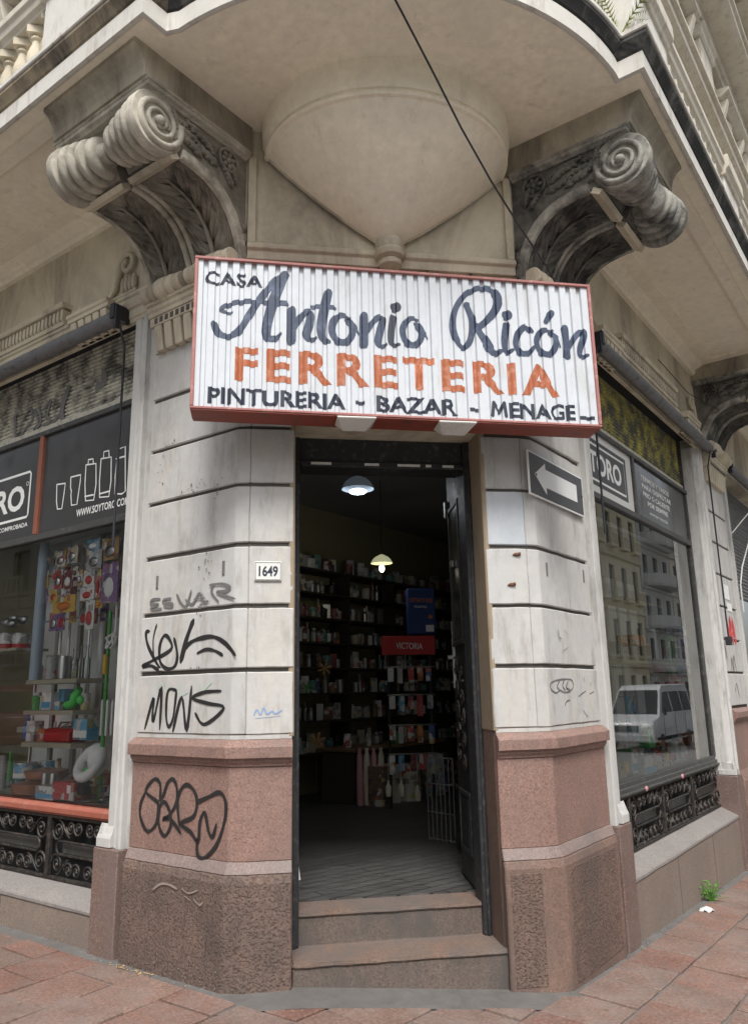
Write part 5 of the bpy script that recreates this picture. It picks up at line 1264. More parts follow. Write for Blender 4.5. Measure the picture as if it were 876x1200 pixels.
for Sf, ue, cs in ((FL, 9.0, (2.9, 6.9)), (FR, 20.0, (2.9, 6.8, 10.7, 14.6, 18.0))):
    m = MB(); m.box(Sf, .0, ue, -.55, -.10, 5.9, 23.5); uw = m.build('upper_wall', M_['upper'], BLD)
    edges = [-.15]
    for c in cs: edges += [c-.75, c+.75]
    edges.append(ue)
    for i in range(0, len(edges)-1, 2):
        for z0, z1 in ((5.9, 9.55), (10.1, 13.4), (13.95, 17.4), (17.95, 22.0)):
            m = MB(); m.box(Sf, edges[i], edges[i+1], -.12, 0, z0, z1); m.build('wall_pier', M_['upper'], uw, bevel=.01)
            pc = (edges[i]+edges[i+1])/2
            if edges[i+1]-edges[i] > 1.0 and i:
                m = MB(); m.box(Sf, pc-.42, pc+.42, .001, .10, z0, z1-.25); m.build('pilaster', M_['upper'], uw, bevel=.01)
                m = MB(); m.prism(Sf, [(0, z1-.25), (.12, z1-.25), (.16, z1-.2), (.16, z1-.1), (.22, z1-.05), (.22, z1), (0, z1)], pc-.5, pc+.5); m.build('pilaster_cap', M_['upper'], uw, bevel=.008)
    for c in cs:
        for z0, z1, zt in ((6.0, 8.6, 9.55), (10.2, 12.6, 13.4), (14.0, 16.6, 17.4), (18.0, 20.8, 22.0)):
            m = MB(); m.box(Sf, c-.75, c+.75, -.12, -.004, z1+.16, zt); m.build('wall_pier', M_['upper'], uw)
            upper_window(Sf, c, 1.24, z0, z1, uw)
    # second balcony band and main cornice
    for zb, nb in ((9.55, .50), (13.4, .62), (17.4, .75), (22.0, 1.1)):
        m = MB(); m.prism(Sf, [(-.1, zb), (.12, zb), (.12, zb+.12), (.18, zb+.14), (.2, zb+.26), (nb-.1, zb+.30), (nb, zb+.36), (nb, zb+.48), (nb+.06, zb+.50), (nb+.06, zb+.56), (-.1, zb+.58)], -.6, ue); cn_ = m.build('cornice', M_['upper'], BLD, bevel=.006)
        first = None; u = .0
        while u < (min(ue, 13.0) if zb > 17 else 0):
            if first is None:
                d = MB(); d.box(Sf, u, u+.13, .19, nb-.14, zb+.16, zb+.285); first = d.build('modillion', M_['upper'], cn_, bevel=.01); uf = u
            else: clone(first, Sf.P(u, 0)-Sf.P(uf, 0), cn_)
            u += .33
m = MB(); m.box(CR, -.97, .97, -.5, -.05, 5.9, 23.5); m.build('upper_corner_wall', M_['upper'], BLD)
m = MB(); m.box(CR, -.5, .5, -.06, -.04, 5.95, 8.6); m.build('balcony_door', M_['panel'], BLD)

# ------------------------------------------------------------------ hanging shop sign
SIGN = thing('shop_sign', (.025, -.3, 3.35), 'wide white corrugated sign with faded red frame and hand-painted lettering over door', 'sign')
SLOPE = -.0115
def sz(x, t): return t + SLOPE*x
PITCH_G, GW, GWALL, GD = .0735, .022, .006, .018
GX = [-1.235 + .04 + PITCH_G*i for i in range(34)]
def groove(x):
    for g in GX:
        d = abs(x-g)
        if d < GW/2 + GWALL: return -GD if d <= GW/2 else -GD*(1-(d-GW/2)/GWALL)
    return 0.0
NS = .398
xs = [-1.243]
for g in GX:
    if g + .02 < 1.285: xs += [g-GW/2-GWALL, g-GW/2, g+GW/2, g+GW/2+GWALL]
xs.append(1.293)
m = MB(); m.grid([[Vector((x, -(NS+groove(x)), sz(x, t))) for x in xs] for t in (3.352, 3.7, 4.05, 4.322)])
sheet = m.build('sign_sheet', M_['sign'], SIGN)
def frame_bar(x0, x1, t0, t1, n0, n1, name, mat):
    m = MB(); m.hexa([Vector((x, -n, sz(x, t))) for t in (t0, t1) for x, n in ((x0, n0), (x1, n0), (x1, n1), (x0, n1))]); return m.build(name, mat, SIGN, bevel=.003)
frame_bar(-1.262, 1.312, 4.321, 4.34, .20, .412, 'frame_bar', M_['signframe'])
frame_bar(-1.262, 1.312, 3.338, 3.354, .20, .410, 'frame_bar', M_['signframe'])
frame_bar(-1.262, -1.241, 3.3545, 4.3205, .20, .412, 'frame_bar', M_['signframe'])
frame_bar(1.291, 1.312, 3.3545, 4.3205, .20, .412, 'frame_bar', M_['signframe'])
for i in range(3):
    a = -1.255 + i*.855; frame_bar(a, a+.853, 3.328, 3.337, .205, .405, 'base_plate', M_['signbox'])
frame_bar(-1.25, 1.30, 3.39, 4.30, .21, .225, 'back_board', M_['signbox'])
for x in (-.85, .85):
    m = MB(); m.box(CR, x-.02, x+.02, -.02, .21, 4.26, 4.30); m.box(CR, x-.02, x+.02, -.02, .21, 3.5, 3.54); m.build('sign_bracket', M_['bracket'], SIGN)
for x, dz in ((-.27, 0), (.36, .0)):
    m = MB(); z = sz(x, 3.327)
    m.hexa([Vector(p) for p in ((x-.12, -.43, z), (x+.12, -.43, z), (x+.12, -.25, z), (x-.12, -.25, z), (x-.12, -.43, z-.012), (x+.12, -.43, z-.012), (x+.07, -.29, z-.05), (x-.07, -.29, z-.05))])
    m.build('lamp_hood', M_['plate'], SIGN, bevel=.004)

def conform(ob):
    """press flat lettering into the ribs of the sheet"""
    me = ob.data; base = ABS[ob.name]
    bm = bmesh.new(); bm.from_mesh(me); bmesh.ops.triangulate(bm, faces=bm.faces[:])
    lo = min(v.co.x for v in bm.verts) + base.x; hi = max(v.co.x for v in bm.verts) + base.x
    for g in GX:
        for x in (g-GW/2-GWALL, g-GW/2, g+GW/2, g+GW/2+GWALL):
            if lo < x < hi: bmesh.ops.bisect_plane(bm, geom=bm.verts[:]+bm.edges[:]+bm.faces[:], plane_co=(x-base.x, 0, 0), plane_no=(1, 0, 0))
    for v in bm.verts: v.co.y -= groove(v.co.x + base.x)
    bm.to_mesh(me); bm.free()
for i, (pts, w_) in enumerate(SCRIPT):
    m = MB(); m.ribbon(CR, pts, [q*1.22 for q in w_], NS+.0015+.00012*(i % 5)); o_ = m.build('script_lettering', M_['ink_dark'] if i in (11,) else M_['ink_blue'], sheet, flat=True); conform(o_)
for i, (x, z) in enumerate(DOTS):
    m = MB(); k = 18; m.add([Vector((x+.036*math.cos(a*2*math.pi/k), -(NS+.0022), z+.036*math.sin(a*2*math.pi/k))) for a in range(k)], [tuple(range(k))]); o_ = m.build('script_lettering', M_['ink_dark'] if i == 0 else M_['ink_blue'], sheet, flat=True); conform(o_)
rt = Vector((1, 0, SLOPE))
def sign_text(s, x, z, h, w_, mat, bold, space=1.0):
    o_ = text_mesh('block_lettering', s, (x, -(NS+.0018), z), rt, UP, h, mat, sheet, width=w_, bold=bold, space=space); conform(o_)
sign_text('CASA', -1.20, 4.168, .092, .352, M_['ink_dark'], .028, 1.08)
sign_text('FERRETERIA', -1.006, 3.545, .217, 2.05, M_['ink_orange'], .030, 1.22)
sign_text('PINTURERIA', -1.161, 3.388, .108, .826, M_['ink_dark'], .030)
sign_text('BAZAR', -.145, 3.376, .106, .515, M_['ink_dark'], .030)
sign_text('ENAGE', .708, 3.367, .108, .440, M_['ink_dark'], .030)
for i, (a_, b_) in enumerate((((.593, 3.378), (.603, 3.466)), ((.603, 3.466), (.638, 3.40)), ((.638, 3.40), (.672, 3.465)), ((.672, 3.465), (.681, 3.376)))):
    m = MB(); m.ribbon(CR, [a_, b_], .021, NS+.0018+.0003*i, smooth=False); o_ = m.build('block_lettering', M_['ink_dark'], sheet, flat=True); conform(o_)
for a, b, z in ((-.274, -.217, 3.430), (.447, .506, 3.413), (1.172, 1.270, 3.384)):
    m = MB(); m.add([Vector((a, -(NS+.002), z-.012)), Vector((b, -(NS+.002), z-.012)), Vector((b, -(NS+.002), z+.012)), Vector((a, -(NS+.002), z+.012))], [(0, 1, 2, 3)]); o_ = m.build('block_lettering', M_['ink_dark'], sheet, flat=True); conform(o_)

# ------------------------------------------------------------------ graffiti and small marks on the stone (parts of the building)
def graffiti(name, strokes, fr, n, mat, label, parent=BLD):
    m = MB()
    for i, (pts, w_) in enumerate(strokes):
        P_, W_2 = catmull(pts, [w_]*len(pts)) if len(pts) > 2 else (pts, [w_]*len(pts))
        W_2 = [q*(.82+.38*abs(math.sin(j*.37+i*1.9)))*(.55 if j in (0, len(W_2)-1) else 1) for j, q in enumerate(W_2)]
        m.ribbon(fr, P_, W_2, n + .0005*i, smooth=False)
    o_ = m.build(name, mat, parent, flat=True); o_['label'] = label; return o_
graffiti('graffiti_tag', ESKAR, FL, .004, M_['spray_grey'], 'thin dark marker tag reading ESKAR')
graffiti('graffiti_tag', JEK, FL, .004, M_['spray'], 'thick black brushed tag with long curved tail')
graffiti('graffiti_tag', MONS, FL, .004, M_['spray'], 'black tag reading MONS')
graffiti('graffiti_tag', OERN, FL, .006, M_['spray'], 'black looping bubble tag on pink granite')
graffiti('graffiti_tag', BUBBLE, FR, .004, M_['spray_grey'], 'small grey bubble tag on the right pier')
graffiti('graffiti_marks', SCRIB, FR, .004, M_['spray_grey'], 'faint scribbles on the right pier')
graffiti('graffiti_marks', [([(-.86, 1.575), (-.84, 1.61), (-.82, 1.58), (-.8, 1.62), (-.78, 1.585), (-.75, 1.6), (-.73, 1.585), (-.69, 1.605)], .008), ([(-.85, 1.56), (-.7, 1.572)], .004)], CR, .004, M_['pen_blue'], 'faint blue pen scribble on the left door pier')
graffiti('graffiti_marks', [([(.72, 1.74), (.68, 1.78), (.64, 1.72)], .006), ([(.6, 1.77), (.56, 1.70)], .006), ([(.5, 1.78), (.5, 1.7), (.42, 1.72)], .006), ([(.34, 1.79), (.30, 1.72), (.2, 1.78)], .006)], FL, .0035, M_['pen_green'], 'faint green marker under the black MONS tag')
graffiti('graffiti_tag', [([(5.25, 1.86), (5.33, 2.02), (5.36, 1.85), (5.45, 2.05), (5.5, 1.86)], .018), ([(5.3, 1.62), (5.42, 1.72), (5.5, 1.55)], .012)], FR, .004, M_['spray_grey'], 'grey scrawl on the far pier')
m = MB(); m.ribbon(FR, [(5.28, 2.5), (5.40, 2.25), (5.46, 2.5), (5.52, 2.2), (5.6, 2.48), (5.66, 2.22)], .07, .004); o_ = m.build('graffiti_tag', M_['red_paint'], BLD, flat=True); o_['label'] = 'smeared red paint on the far pier'
for a, b, c, d in ((5.36, 5.60, 2.72, 2.90), (5.42, 5.66, 2.52+.06, 2.68)):
    m = MB(); m.box(FR, a, b, .002, .005, c, d); m.build('paper_notice', M_['white_print'], BLD)
# flecks where the paint has been chipped
ch = MB(); rc = random.Random(5)
def fleck(fr, u, z, r, n=.0065):
    ch.add([fr.P(u+r*rc.uniform(.6, 1.2)*math.cos(a), n, z+r*rc.uniform(.6, 1.2)*math.sin(a)) for a in (0, 1, 2.1, 3.1, 4.2, 5.2)], [tuple(range(6))])
for cu, cz, su, sz_, k in ((.78, 3.25, .03, .16, 9), (.40, 3.05, .10, .03, 16), (.20, 2.98, .03, .1, 9), (.30, 2.52, .05, .12, 14), (.33, 2.25, .06, .05, 12), (.72, 3.42, .08, .05, 10), (.36, 1.87, .05, .012, 6)):
    for i in range(k): fleck(FL, rc.gauss(cu, su*.6), rc.gauss(cz, sz_*.6), rc.uniform(.003, .009))
chips = ch.build('chipped_flecks', M_['spray_grey'], BLD, flat=True); chips['kind'] = 'stuff'
for fr, u, z in ((CR, .835, 2.565), (CR, .79, 2.366)):
    m = MB(); m.ball(fr.P(u, .004, z), .026, .012, .012, X=fr.U, Y=fr.N); m.ball(fr.P(u+.014, .012, z+.004), .010); m.rod(fr.P(u-.03, .004, z-.004), fr.P(u-.01, .01, z), .005, 5); m.build('iron_stub', M_['rust'], BLD, smooth=60)
for fr, u, z in ((FR, .15, 2.485), (FR, .806, 2.509), (FL, .775, 2.45), (FL, .13, 2.48)):
    m = MB(); m.box(fr, u-.011, u+.011, -.002, .005, z-.045, z+.045); m.build('bolt_patch', M_['spray_grey'], BLD, bevel=.002)
graffiti('scuff_marks', [([(.62, .56), (.55, .60), (.47, .605), (.40, .59)], .012), ([(.36, .60), (.30, .58), (.22, .605)], .008), ([(.33, .56), (.28, .545)], .01), ([(.25, .555), (.2, .53), (.17, .55)], .009), ([(.44, .575), (.41, .56)], .007)], FL, .0525, M_['scuff'], 'pale scuffs on the left base stone')
ch = MB()
for i in range(70):
    u_ = rc.uniform(.05, .92); fleck(FL, u_, ground(FL.xy(u_)[0]) + abs(rc.gauss(0, .05)) + .004, rc.uniform(.002, .006), .0525)
for i in range(35):
    u_ = rc.uniform(.05, .9); fleck(FR, u_, ground(FR.xy(u_)[0]) + abs(rc.gauss(0, .03)) + .004, rc.uniform(.002, .005), .0525)
sf = ch.build('salt_flecks', M_['scuff'], BLD, flat=True); sf['kind'] = 'stuff'
# cement dabs and moss at the foot of the walls
cd = MB(); rc2 = random.Random(9)
for fr, a, b, nn in ((FL, .05, 1.2, .055), (FR, .05, 1.3, .055), (FL, 1.2, 4.5, .02), (FR, 1.2, 5, .02)):
    u = a
    while u < b:
        p = fr.P(u, nn+rc2.uniform(0, .03)); z = ground(p.x)
        cd.ball(Vector((p.x, p.y, z+.002)), rc2.uniform(.015, .05), rc2.uniform(.008, .022), rc2.uniform(.003, .012), X=fr.U, Y=fr.N, seg=7, rings=4); u += rc2.uniform(.02, .13)
tag(cd.build('mortar_dabs', M_['cement'], smooth=60), 'crumbled grey mortar along the foot of the walls', 'mortar', kind='stuff')

# ------------------------------------------------------------------ plates and fixtures
PL = thing('number_plate', CL.P(.785, .005, 2.382), 'small white enamel house number plate reading 1649', 'number plate')
m = MB(); m.box(CR, -.87, -.70, .002, .012, 2.382, 2.506); m.build('plate', M_['plate'], PL, bevel=.006)
m = MB()
m.ribbon(CR, [(-.862, 2.39), (-.708, 2.39), (-.708, 2.498), (-.862, 2.498), (-.862, 2.39)], .004, .0128, smooth=False); m.build('plate_border', M_['ink_dark'], PL, flat=True)
text_mesh('plate_number', '1649', CR.P(-.842, .0132, 2.41), (1, 0, 0), UP, .068, M_['ink_dark'], PL, width=.118, bold=.03)

AS = thing('arrow_sign', FR.P(.4, .02, 2.96), 'dark grey street sign with white arrow pointing left', 'street sign')
m = MB(); m.box(FR, -.08, .872, .010, .022, 2.962, 3.272); m.build('sign_plate', M_['arrow_wt'], AS, bevel=.002)
m = MB(); m.box(FR, -.068, .860, .022, .0228, 2.974, 3.260); m.build('sign_field', M_['arrow_dk'], AS)
m = MB(); a = [FR.P(u, .0242, z) for u, z in ((.005, 3.118), (.19, 3.232), (.19, 3.187), (.745, 3.187), (.745, 3.055), (.19, 3.055), (.19, 3.004))]
m.add(a, [(0, 1, 6), (2, 3, 4, 5)]); m.build('arrow', M_['arrow_wt'], AS, flat=True)
for u, z in ((.03, 3.118), (.84, 3.118)):
    m = MB(); m.lathe(FR.P(u, .0235, z), FR.N, [(0, .008), (.005, .008), (.005, 0)], 8); m.build('bolt', M_['bracket'], AS)

def awning(Sf, a, b, rods, label):
    t = thing('awning_roller', Sf.P((a+b)/2, .09, 4.45), label, 'awning')
    m = MB(); m.rod(Sf.P(a, .09, 4.535), Sf.P(b, .09, 4.535), .058, 20); m.build('roller_tube', M_['pipe'], t, smooth=40)
    for u in (a+.02, b-.02):
        m = MB(); m.box(Sf, u-.025, u+.025, -.01, .16, 4.50, 4.62); m.box(Sf, u-.04, u-.015, .1, .15, 4.42, 4.60); m.build('roller_bracket', M_['bracket'], t, bevel=.004)
    for u, n_, z0, bend in rods:
        m = MB(); m.tube([Sf.P(u-.02, .12, 4.50), Sf.P(u-.035, .10, 4.42), Sf.P(u, n_, 4.30), Sf.P(u, n_, z0+.1), Sf.P(u, n_, z0)], .0095, 8); m.build('crank_rod', M_['bracket'], t, smooth=60)
        if bend:
            m = MB(); m.box(Sf, u-.05, u+.02, n_-.03, n_+.03, z0-.05, z0+.05); m.build('rod_bracket', M_['bracket'], t, bevel=.006)
    return t
awning(FL, 1.24, 4.78, [(1.255, .03, 2.75, False)], 'rolled-up grey awning tube over the left shop window')
awning(FR, 1.26, 5.15, [(1.27, .03, 2.9, False), (5.02, .06, 2.2, True)], 'rolled-up grey awning tube over the right shop window')
awning(FR, 6.0, 9.9, [], 'rolled-up awning tube past the second bracket on right')
m = MB(); m.tube([FR.P(6.02, .1, 4.2), FR.P(6.1, .1, 3.9), FR.P(6.3, .12, 3.5), FR.P(6.6, .15, 4.0), FR.P(6.9, .15, 4.3)], .012, 6)
m = MB(); m.tube([FR.P(5.98, .05, 3.62), FR.P(6.3, .25, 3.95), FR.P(6.75, .5, 4.35), FR.P(7.4, .75, 4.75)], .007, 6); m.tube([FR.P(6.05, .06, 2.6), FR.P(6.06, .06, 2.95), FR.P(6.2, .08, 3.2), FR.P(6.8, .12, 3.7)], .009, 6)
tag(m.build('white_cable', M_['cable_w'], smooth=60), 'loose pale cable hanging beside the far shop window', 'cable')
CAB = [(-17.0, -17.4, 18.4), (-6, -6.6, 9.6), (-1.9, -3.05, 6.55), (-.168, -1.45, 5.335), (-.043, -1.33, 5.237), (.108, -1.18, 5.123), (.306, -.98, 4.968), (.544, -.77, 4.783), (.792, -.58, 4.592), (1.014, -.42, 4.434), (1.121, -.32, 4.355)]
m = MB(); m.tube(CAB, .0065, 6); tag(m.build('power_cable', M_['cable'], smooth=60), 'thin black cable dropping across the corbel to the sign', 'cable')
m = MB(); m.tube([FR.P(3.3, .06, 5.1), FR.P(4.2, .12, 4.98), FR.P(5.2, .3, 4.98), FR.P(6.5, .5, 5.1)], .005, 5); tag(m.build('service_wire', M_['cable'], smooth=60), 'thin grey wire along the frieze of the right front', 'cable')

# ------------------------------------------------------------------ plants and litter
def fern(p, k, ln, label):
    t = thing('fern', p, label, 'plant'); rf = random.Random(3)
    for i in range(k):
        a = rf.uniform(0, 6.28); el = rf.uniform(.5, 1.3); l = ln*rf.uniform(.7, 1.1)
        d = Vector((math.cos(a)*math.cos(el), math.sin(a)*math.cos(el), math.sin(el)))
        m = MB(); prev = Vector(p); pts = []
        for j in range(15):
            s_ = j/14; q = Vector(p) + d*l*s_ - Vector((0, 0, 1))*l*.35*s_*s_ + Vector((d.x, d.y, 0))*l*.2*s_*s_; pts.append(q)
        m.tube(pts, [.004*(1-j/16) for j in range(15)], 5)
        sd_ = d.cross(Vector((0, 0, 1))).normalized()
        for j in range(2, 15):
            w_ = .13*l*math.sin(math.pi*min(1, .2+.8*(1-j/15)))
            for q in (-1, 1):
                tip = pts[j] + sd_*q*w_ + (pts[j]-pts[j-1])*1.2 - Vector((0, 0, .02*l)); e = (pts[j]-pts[j-1])*.24
                m.add([pts[j]-e, pts[j]+e, tip], [(0, 1, 2)])
        m.build('frond', M_['leaf'], t, flat=True)
fern(FR.P(-.245, .945, 5.893), 10, .60, 'yellow-green fern sprouting from the balcony edge')
fern(FR.P(.35, 1.0, 5.91), 4, .34, 'small tuft of fern on the balcony lip further right')
wp = FR.P(3.05, .07, 0); wp.z = ground(wp.x)
W_ = thing('weed', wp, 'small bright green weed at the foot of the right wall', 'plant'); rf = random.Random(8)
for i in range(60):
    a = rf.uniform(0, 6.28); h = rf.uniform(.03, .16); r = rf.uniform(.02, .12)
    c = wp + Vector((math.cos(a)*r, math.sin(a)*r*.7, h)); s_ = rf.uniform(.014, .028); b = rf.uniform(0, 6.28)
    m = MB(); m.add([c, c+Vector((math.cos(b)*s_, math.sin(b)*s_, s_*.5)), c+Vector((math.cos(b)*2*s_, math.sin(b)*2*s_, .2*s_)), c+Vector((math.cos(b+.9)*s_, math.sin(b+.9)*s_, s_*.2))], [(0, 1, 2, 3)])
    m.tube([wp, wp+(c-wp)*.6+Vector((0, 0, .01)), c], .0015, 4, cap=False)
    m.build('leaf', M_['weed'], W_, flat=True)
lp = FR.P(2.62, .14, 0); lp.z = ground(lp.x)+.02
m = MB(); k = 14; ring = [lp+Vector((.06*math.cos(a*2*math.pi/k)*(1+.2*math.sin(a*3)), .05*math.sin(a*2*math.pi/k), .012*math.sin(a*2.3))) for a in range(k)]
m.add(ring+[lp+Vector((0, 0, .03))], [(i, (i+1) % k, k) for i in range(k)]); tag(m.build('paper_scrap', M_['cable_w'], flat=True), 'crumpled white paper scrap on the pavement by the weed', 'litter')
tp_ = FL.P(.72, .10, 0); tp_.z = .1
m = MB(); rf = random.Random(2)
for i in range(70):
    c = tp_ + FL.U*rf.gauss(0, .13) + FL.N*rf.gauss(0, .02) + Vector((0, 0, .012)); s_ = rf.uniform(.006, .014); b = rf.uniform(0, 6.28)
    m.add([c, c+Vector((math.cos(b)*s_, math.sin(b)*s_, .004)), c+Vector((math.cos(b+.8)*s_*1.6, math.sin(b+.8)*s_*1.6, .001))], [(0, 1, 2)])
tag(m.build('dead_leaves', M_['g_amber'], flat=True), 'scatter of dry yellow leaves at the foot of the left pier', 'leaves', kind='stuff')

# ------------------------------------------------------------------ shop interior
FZ = .412
room = [FR.xy(-.95, -4.98), FR.xy(8.6, -4.98), FR.xy(8.6, -.43), FR.xy(.22, -.43), (.60, .56), (-.60, .56), FL.xy(.22, -.43)]
m = MB(); m.plan(room, FZ-.05, FZ); tag(m.build('shop_floor', M_['floor']), kind='structure')
m = MB(); m.plan([FR.xy(-.95, -4.98), FR.xy(8.6, -4.98), FR.xy(8.6, -.43), FR.xy(.22, -.43), (.60, .44), (-.60, .44), FL.xy(.22, -.43)], 4.30, 4.36); tag(m.build('shop_ceiling', M_['intceil']), kind='structure')
m = MB(); m.box(FR, -1.0, 8.6, -5.1, -4.98, FZ-.1, 4.36); tag(m.build('shop_back_wall', M_['intwall']), kind='structure')
m = MB(); m.box(FR, 8.6, 8.7, -5.1, -.3, FZ-.1, 4.36); tag(m.build('shop_end_wall', M_['intwall']), kind='structure')
for Sf, a, b in ((FL, 1.2, 4.8), (FR, 1.2, 4.8)):
    m = MB(); m.box(Sf, a, b, -.86, -.3, .85, .93); dsk = tag(m.build('display_floor', M_['g_shelf']), kind='structure')
    m = MB(); m.box(Sf, a, b, -.90, -.86, 2.9, 3.25); dp = tag(m.build('added_partition', M_['g_grey']), kind='structure')  # partition added to cut the daylight entering the shop
    for x0, x1 in ((a-.05, a), (b, b+.05)):
        m = MB(); m.box(Sf, x0, x1, -.90, -.43, .41, 3.25); m.build('display_cheek', M_['g_grey'], dp)
    m = MB(); m.box(Sf, a, b, -.86, -.3, 3.18, 3.22); m.build('display_top', M_['g_grey'], dp)
    u = a
    while u < b-.2:
        m = MB(); m.box(Sf, u, u+.26, -.895, -.865, .41, 2.9); m.build('bounce_panel', M_['g_white'], dp); u += .36 if (Sf is FR or u < 3.2) else .2605  # added white panels, throw daylight back onto the window goods

SU = thing('shelf_unit', FR.P(5.6, -4.8, FZ), 'tall dark wooden shelving along the back wall of the shop', 'shelves')
for i in range(6):
    u = 2.8 + i*1.1
    m = MB(); m.box(FR, u-.015, u+.015, -4.975, -4.62, FZ, 3.35); m.build('shelf_upright', M_['shelfwood'], SU)
LV = [.95, 1.35, 1.7, 2.03, 2.36, 2.69, 3.02, 3.34]
for z in LV:
    for i in range(5):
        u = 2.8 + i*1.1
        m = MB(); m.box(FR, u+.016, u+1.084, -4.975, -4.62, z-.025, z); m.build('shelf_board', M_['shelfwood'], SU)
# goods on it
protos = {}
def proto(kind, colr):
    key = (kind, colr)
    if key in protos: return protos[key]
    m = MB()
    if kind == 'jar': m.lathe((0, 0, 0), (0, 0, 1), [(0, .045), (.01, .05), (.12, .05), (.135, .038), (.14, .042), (.16, .042), (.16, 0)], 10)
    elif kind == 'box': m.hexa([Vector((a, b, z)) for z in (0, .19) for a, b in ((-.05, -.06), (.05, -.06), (.05, .06), (-.05, .06))])
    elif kind == 'tin': m.lathe((0, 0, 0), (0, 0, 1), [(0, .06), (.14, .06), (.14, .055), (.145, .055), (.145, 0)], 12)
    elif kind == 'bottle': m.lathe((0, 0, 0), (0, 0, 1), [(0, .035), (.13, .035), (.17, .014), (.22, .013), (.22, 0)], 10)
    elif kind == 'pot': m.lathe((0, 0, 0), (0, 0, 1), [(0, .07), (.02, .085), (.11, .088), (.115, .08), (.13, .03), (.15, .02), (.15, 0)], 12)
    me = m.build('shelf_item', M_['k_'+colr]); protos[key] = me
    col.objects.unlink(me); return me
cyc = ['white', 'steel', 'grey', 'cream', 'brown', 'grey', 'steel', 'teal', 'darkred', 'grey', 'navy', 'brown', 'steel', 'black', 'shelf']
names = {'jar': 'jar', 'box': 'carton', 'tin': 'tin', 'bottle': 'bottle', 'pot': 'cooking_pot'}
ri = random.Random(21)
LVN = ['lowest shelf', 'second shelf up', 'third shelf up', 'fourth shelf up', 'fifth shelf up', 'sixth shelf up', 'seventh shelf up', 'top of the shelving']
BAYN = ['first', 'second', 'third', 'fourth', 'fifth']
for li, z in enumerate(LV):
    for bi in range(5):
        seen = set(); u = 2.8 + bi*1.1 + .12
        while u < 2.8 + (bi+1)*1.1 - .1:
            for _ in range(30):
                kind = ri.choice(['jar', 'box', 'tin', 'bottle', 'pot', 'jar', 'tin'] if li < 7 else ['box', 'pot', 'tin']); c = ri.choice(cyc)
                if (kind, c) not in seen: break
            seen.add((kind, c))
            src = proto(kind, c); p = FR.P(u, -4.76 + ri.uniform(-.04, .05), z+.001)
            o_ = src.copy(); o_.name = names[kind]; o_.location = p; o_.rotation_euler = (0, 0, ri.uniform(0, .5)); o_.scale = (1, 1, ri.uniform(.85, 1.25)); col.objects.link(o_)
            cw = {'jar': 'jar', 'box': 'carton', 'tin': 'tin', 'bottle': 'bottle', 'pot': 'cooking pot'}[kind]
            tag(o_, f'dim {c} {cw}, {LVN[li]}, {BAYN[bi]} bay of back shelving', cw, 'goods on the back wall shelving')
            u += ri.uniform(.085, .145)

def pendant(p, r, label, warm):
    t = thing('pendant_lamp', (p[0], p[1], p[2]-r), label, 'lamp')
    P0 = Vector(p)
    outer = [(r*1.12, .014), (r*1.08, .03), (r*1.02, r*.3), (r*.9, r*.55), (r*.7, r*.77), (r*.45, r*.91), (.052, r*.975), (.045, r*.955), (r*.4, r*.85), (r*.68, r*.7), (r*.86, r*.5), (r*.96, r*.28)]
    m = MB(); m.lathe(P0 - Vector((0, 0, r*.5)), (0, 0, 1), outer, 28); m.build('lamp_shade', M_['shade_y'] if warm else M_['shade_k'], t, smooth=50)
    if False:
        m = MB(); m.lathe(P0 - Vector((0, 0, r*.5)), (0, 0, 1), [(-.004, r*.985), (.05, r*.975), (.05, r*.955), (-.004, r*.965)], 28); m.build('lit_rim', M_['rim'], t, smooth=50)
    m = MB(); m.ball(P0 - Vector((0, 0, r*.36 if not warm else r*.62)), r*(.55 if not warm else .26), r*(.55 if not warm else .26), r*.16 if not warm else r*.34, seg=14, rings=8); m.build('bulb', M_['bulb_w'] if not warm else M_['bulb_y'], t, smooth=60)
    m = MB(); m.rod(P0 + Vector((0, 0, r*.45)), Vector((p[0], p[1], 4.30)), .006, 6); m.build('lamp_cord', M_['cable'], t)
    ld = bpy.data.lights.new('lamp_light', 'POINT'); ld.energy = 2.8 if not warm else 1.7; ld.shadow_soft_size = .05; ld.color = (.9, .95, 1) if not warm else (1, .93, .7)
    lo = bpy.data.objects.new('lamp_light', ld); lo.location = P0 - Vector((0, 0, r*.95)); col.objects.link(lo); adopt(lo, t)
M_['shade_k'] = emit('half_lit_lamp_shade', (.20, .24, .28), .10)
M_['shade_y'] = emit('glowing_glass_shade', (.55, .55, .34), .35)
M_['rim'] = emit('lit_glass_rim', (.34, .41, .47), .22)
M_['bulb_w'] = emit('cool_bulb', (.85, .93, 1.0), 1.6)
M_['bulb_y'] = emit('warm_bulb', (1.0, .97, .8), 1.5)
pendant((.124, 2.5, 3.69), .165, 'black dome pendant lamp, lit white, hanging inside the doorway', False)
pendant((.678, 4.5, 3.27), .14, 'smaller cream glass pendant lamp hanging deeper in shop', True)

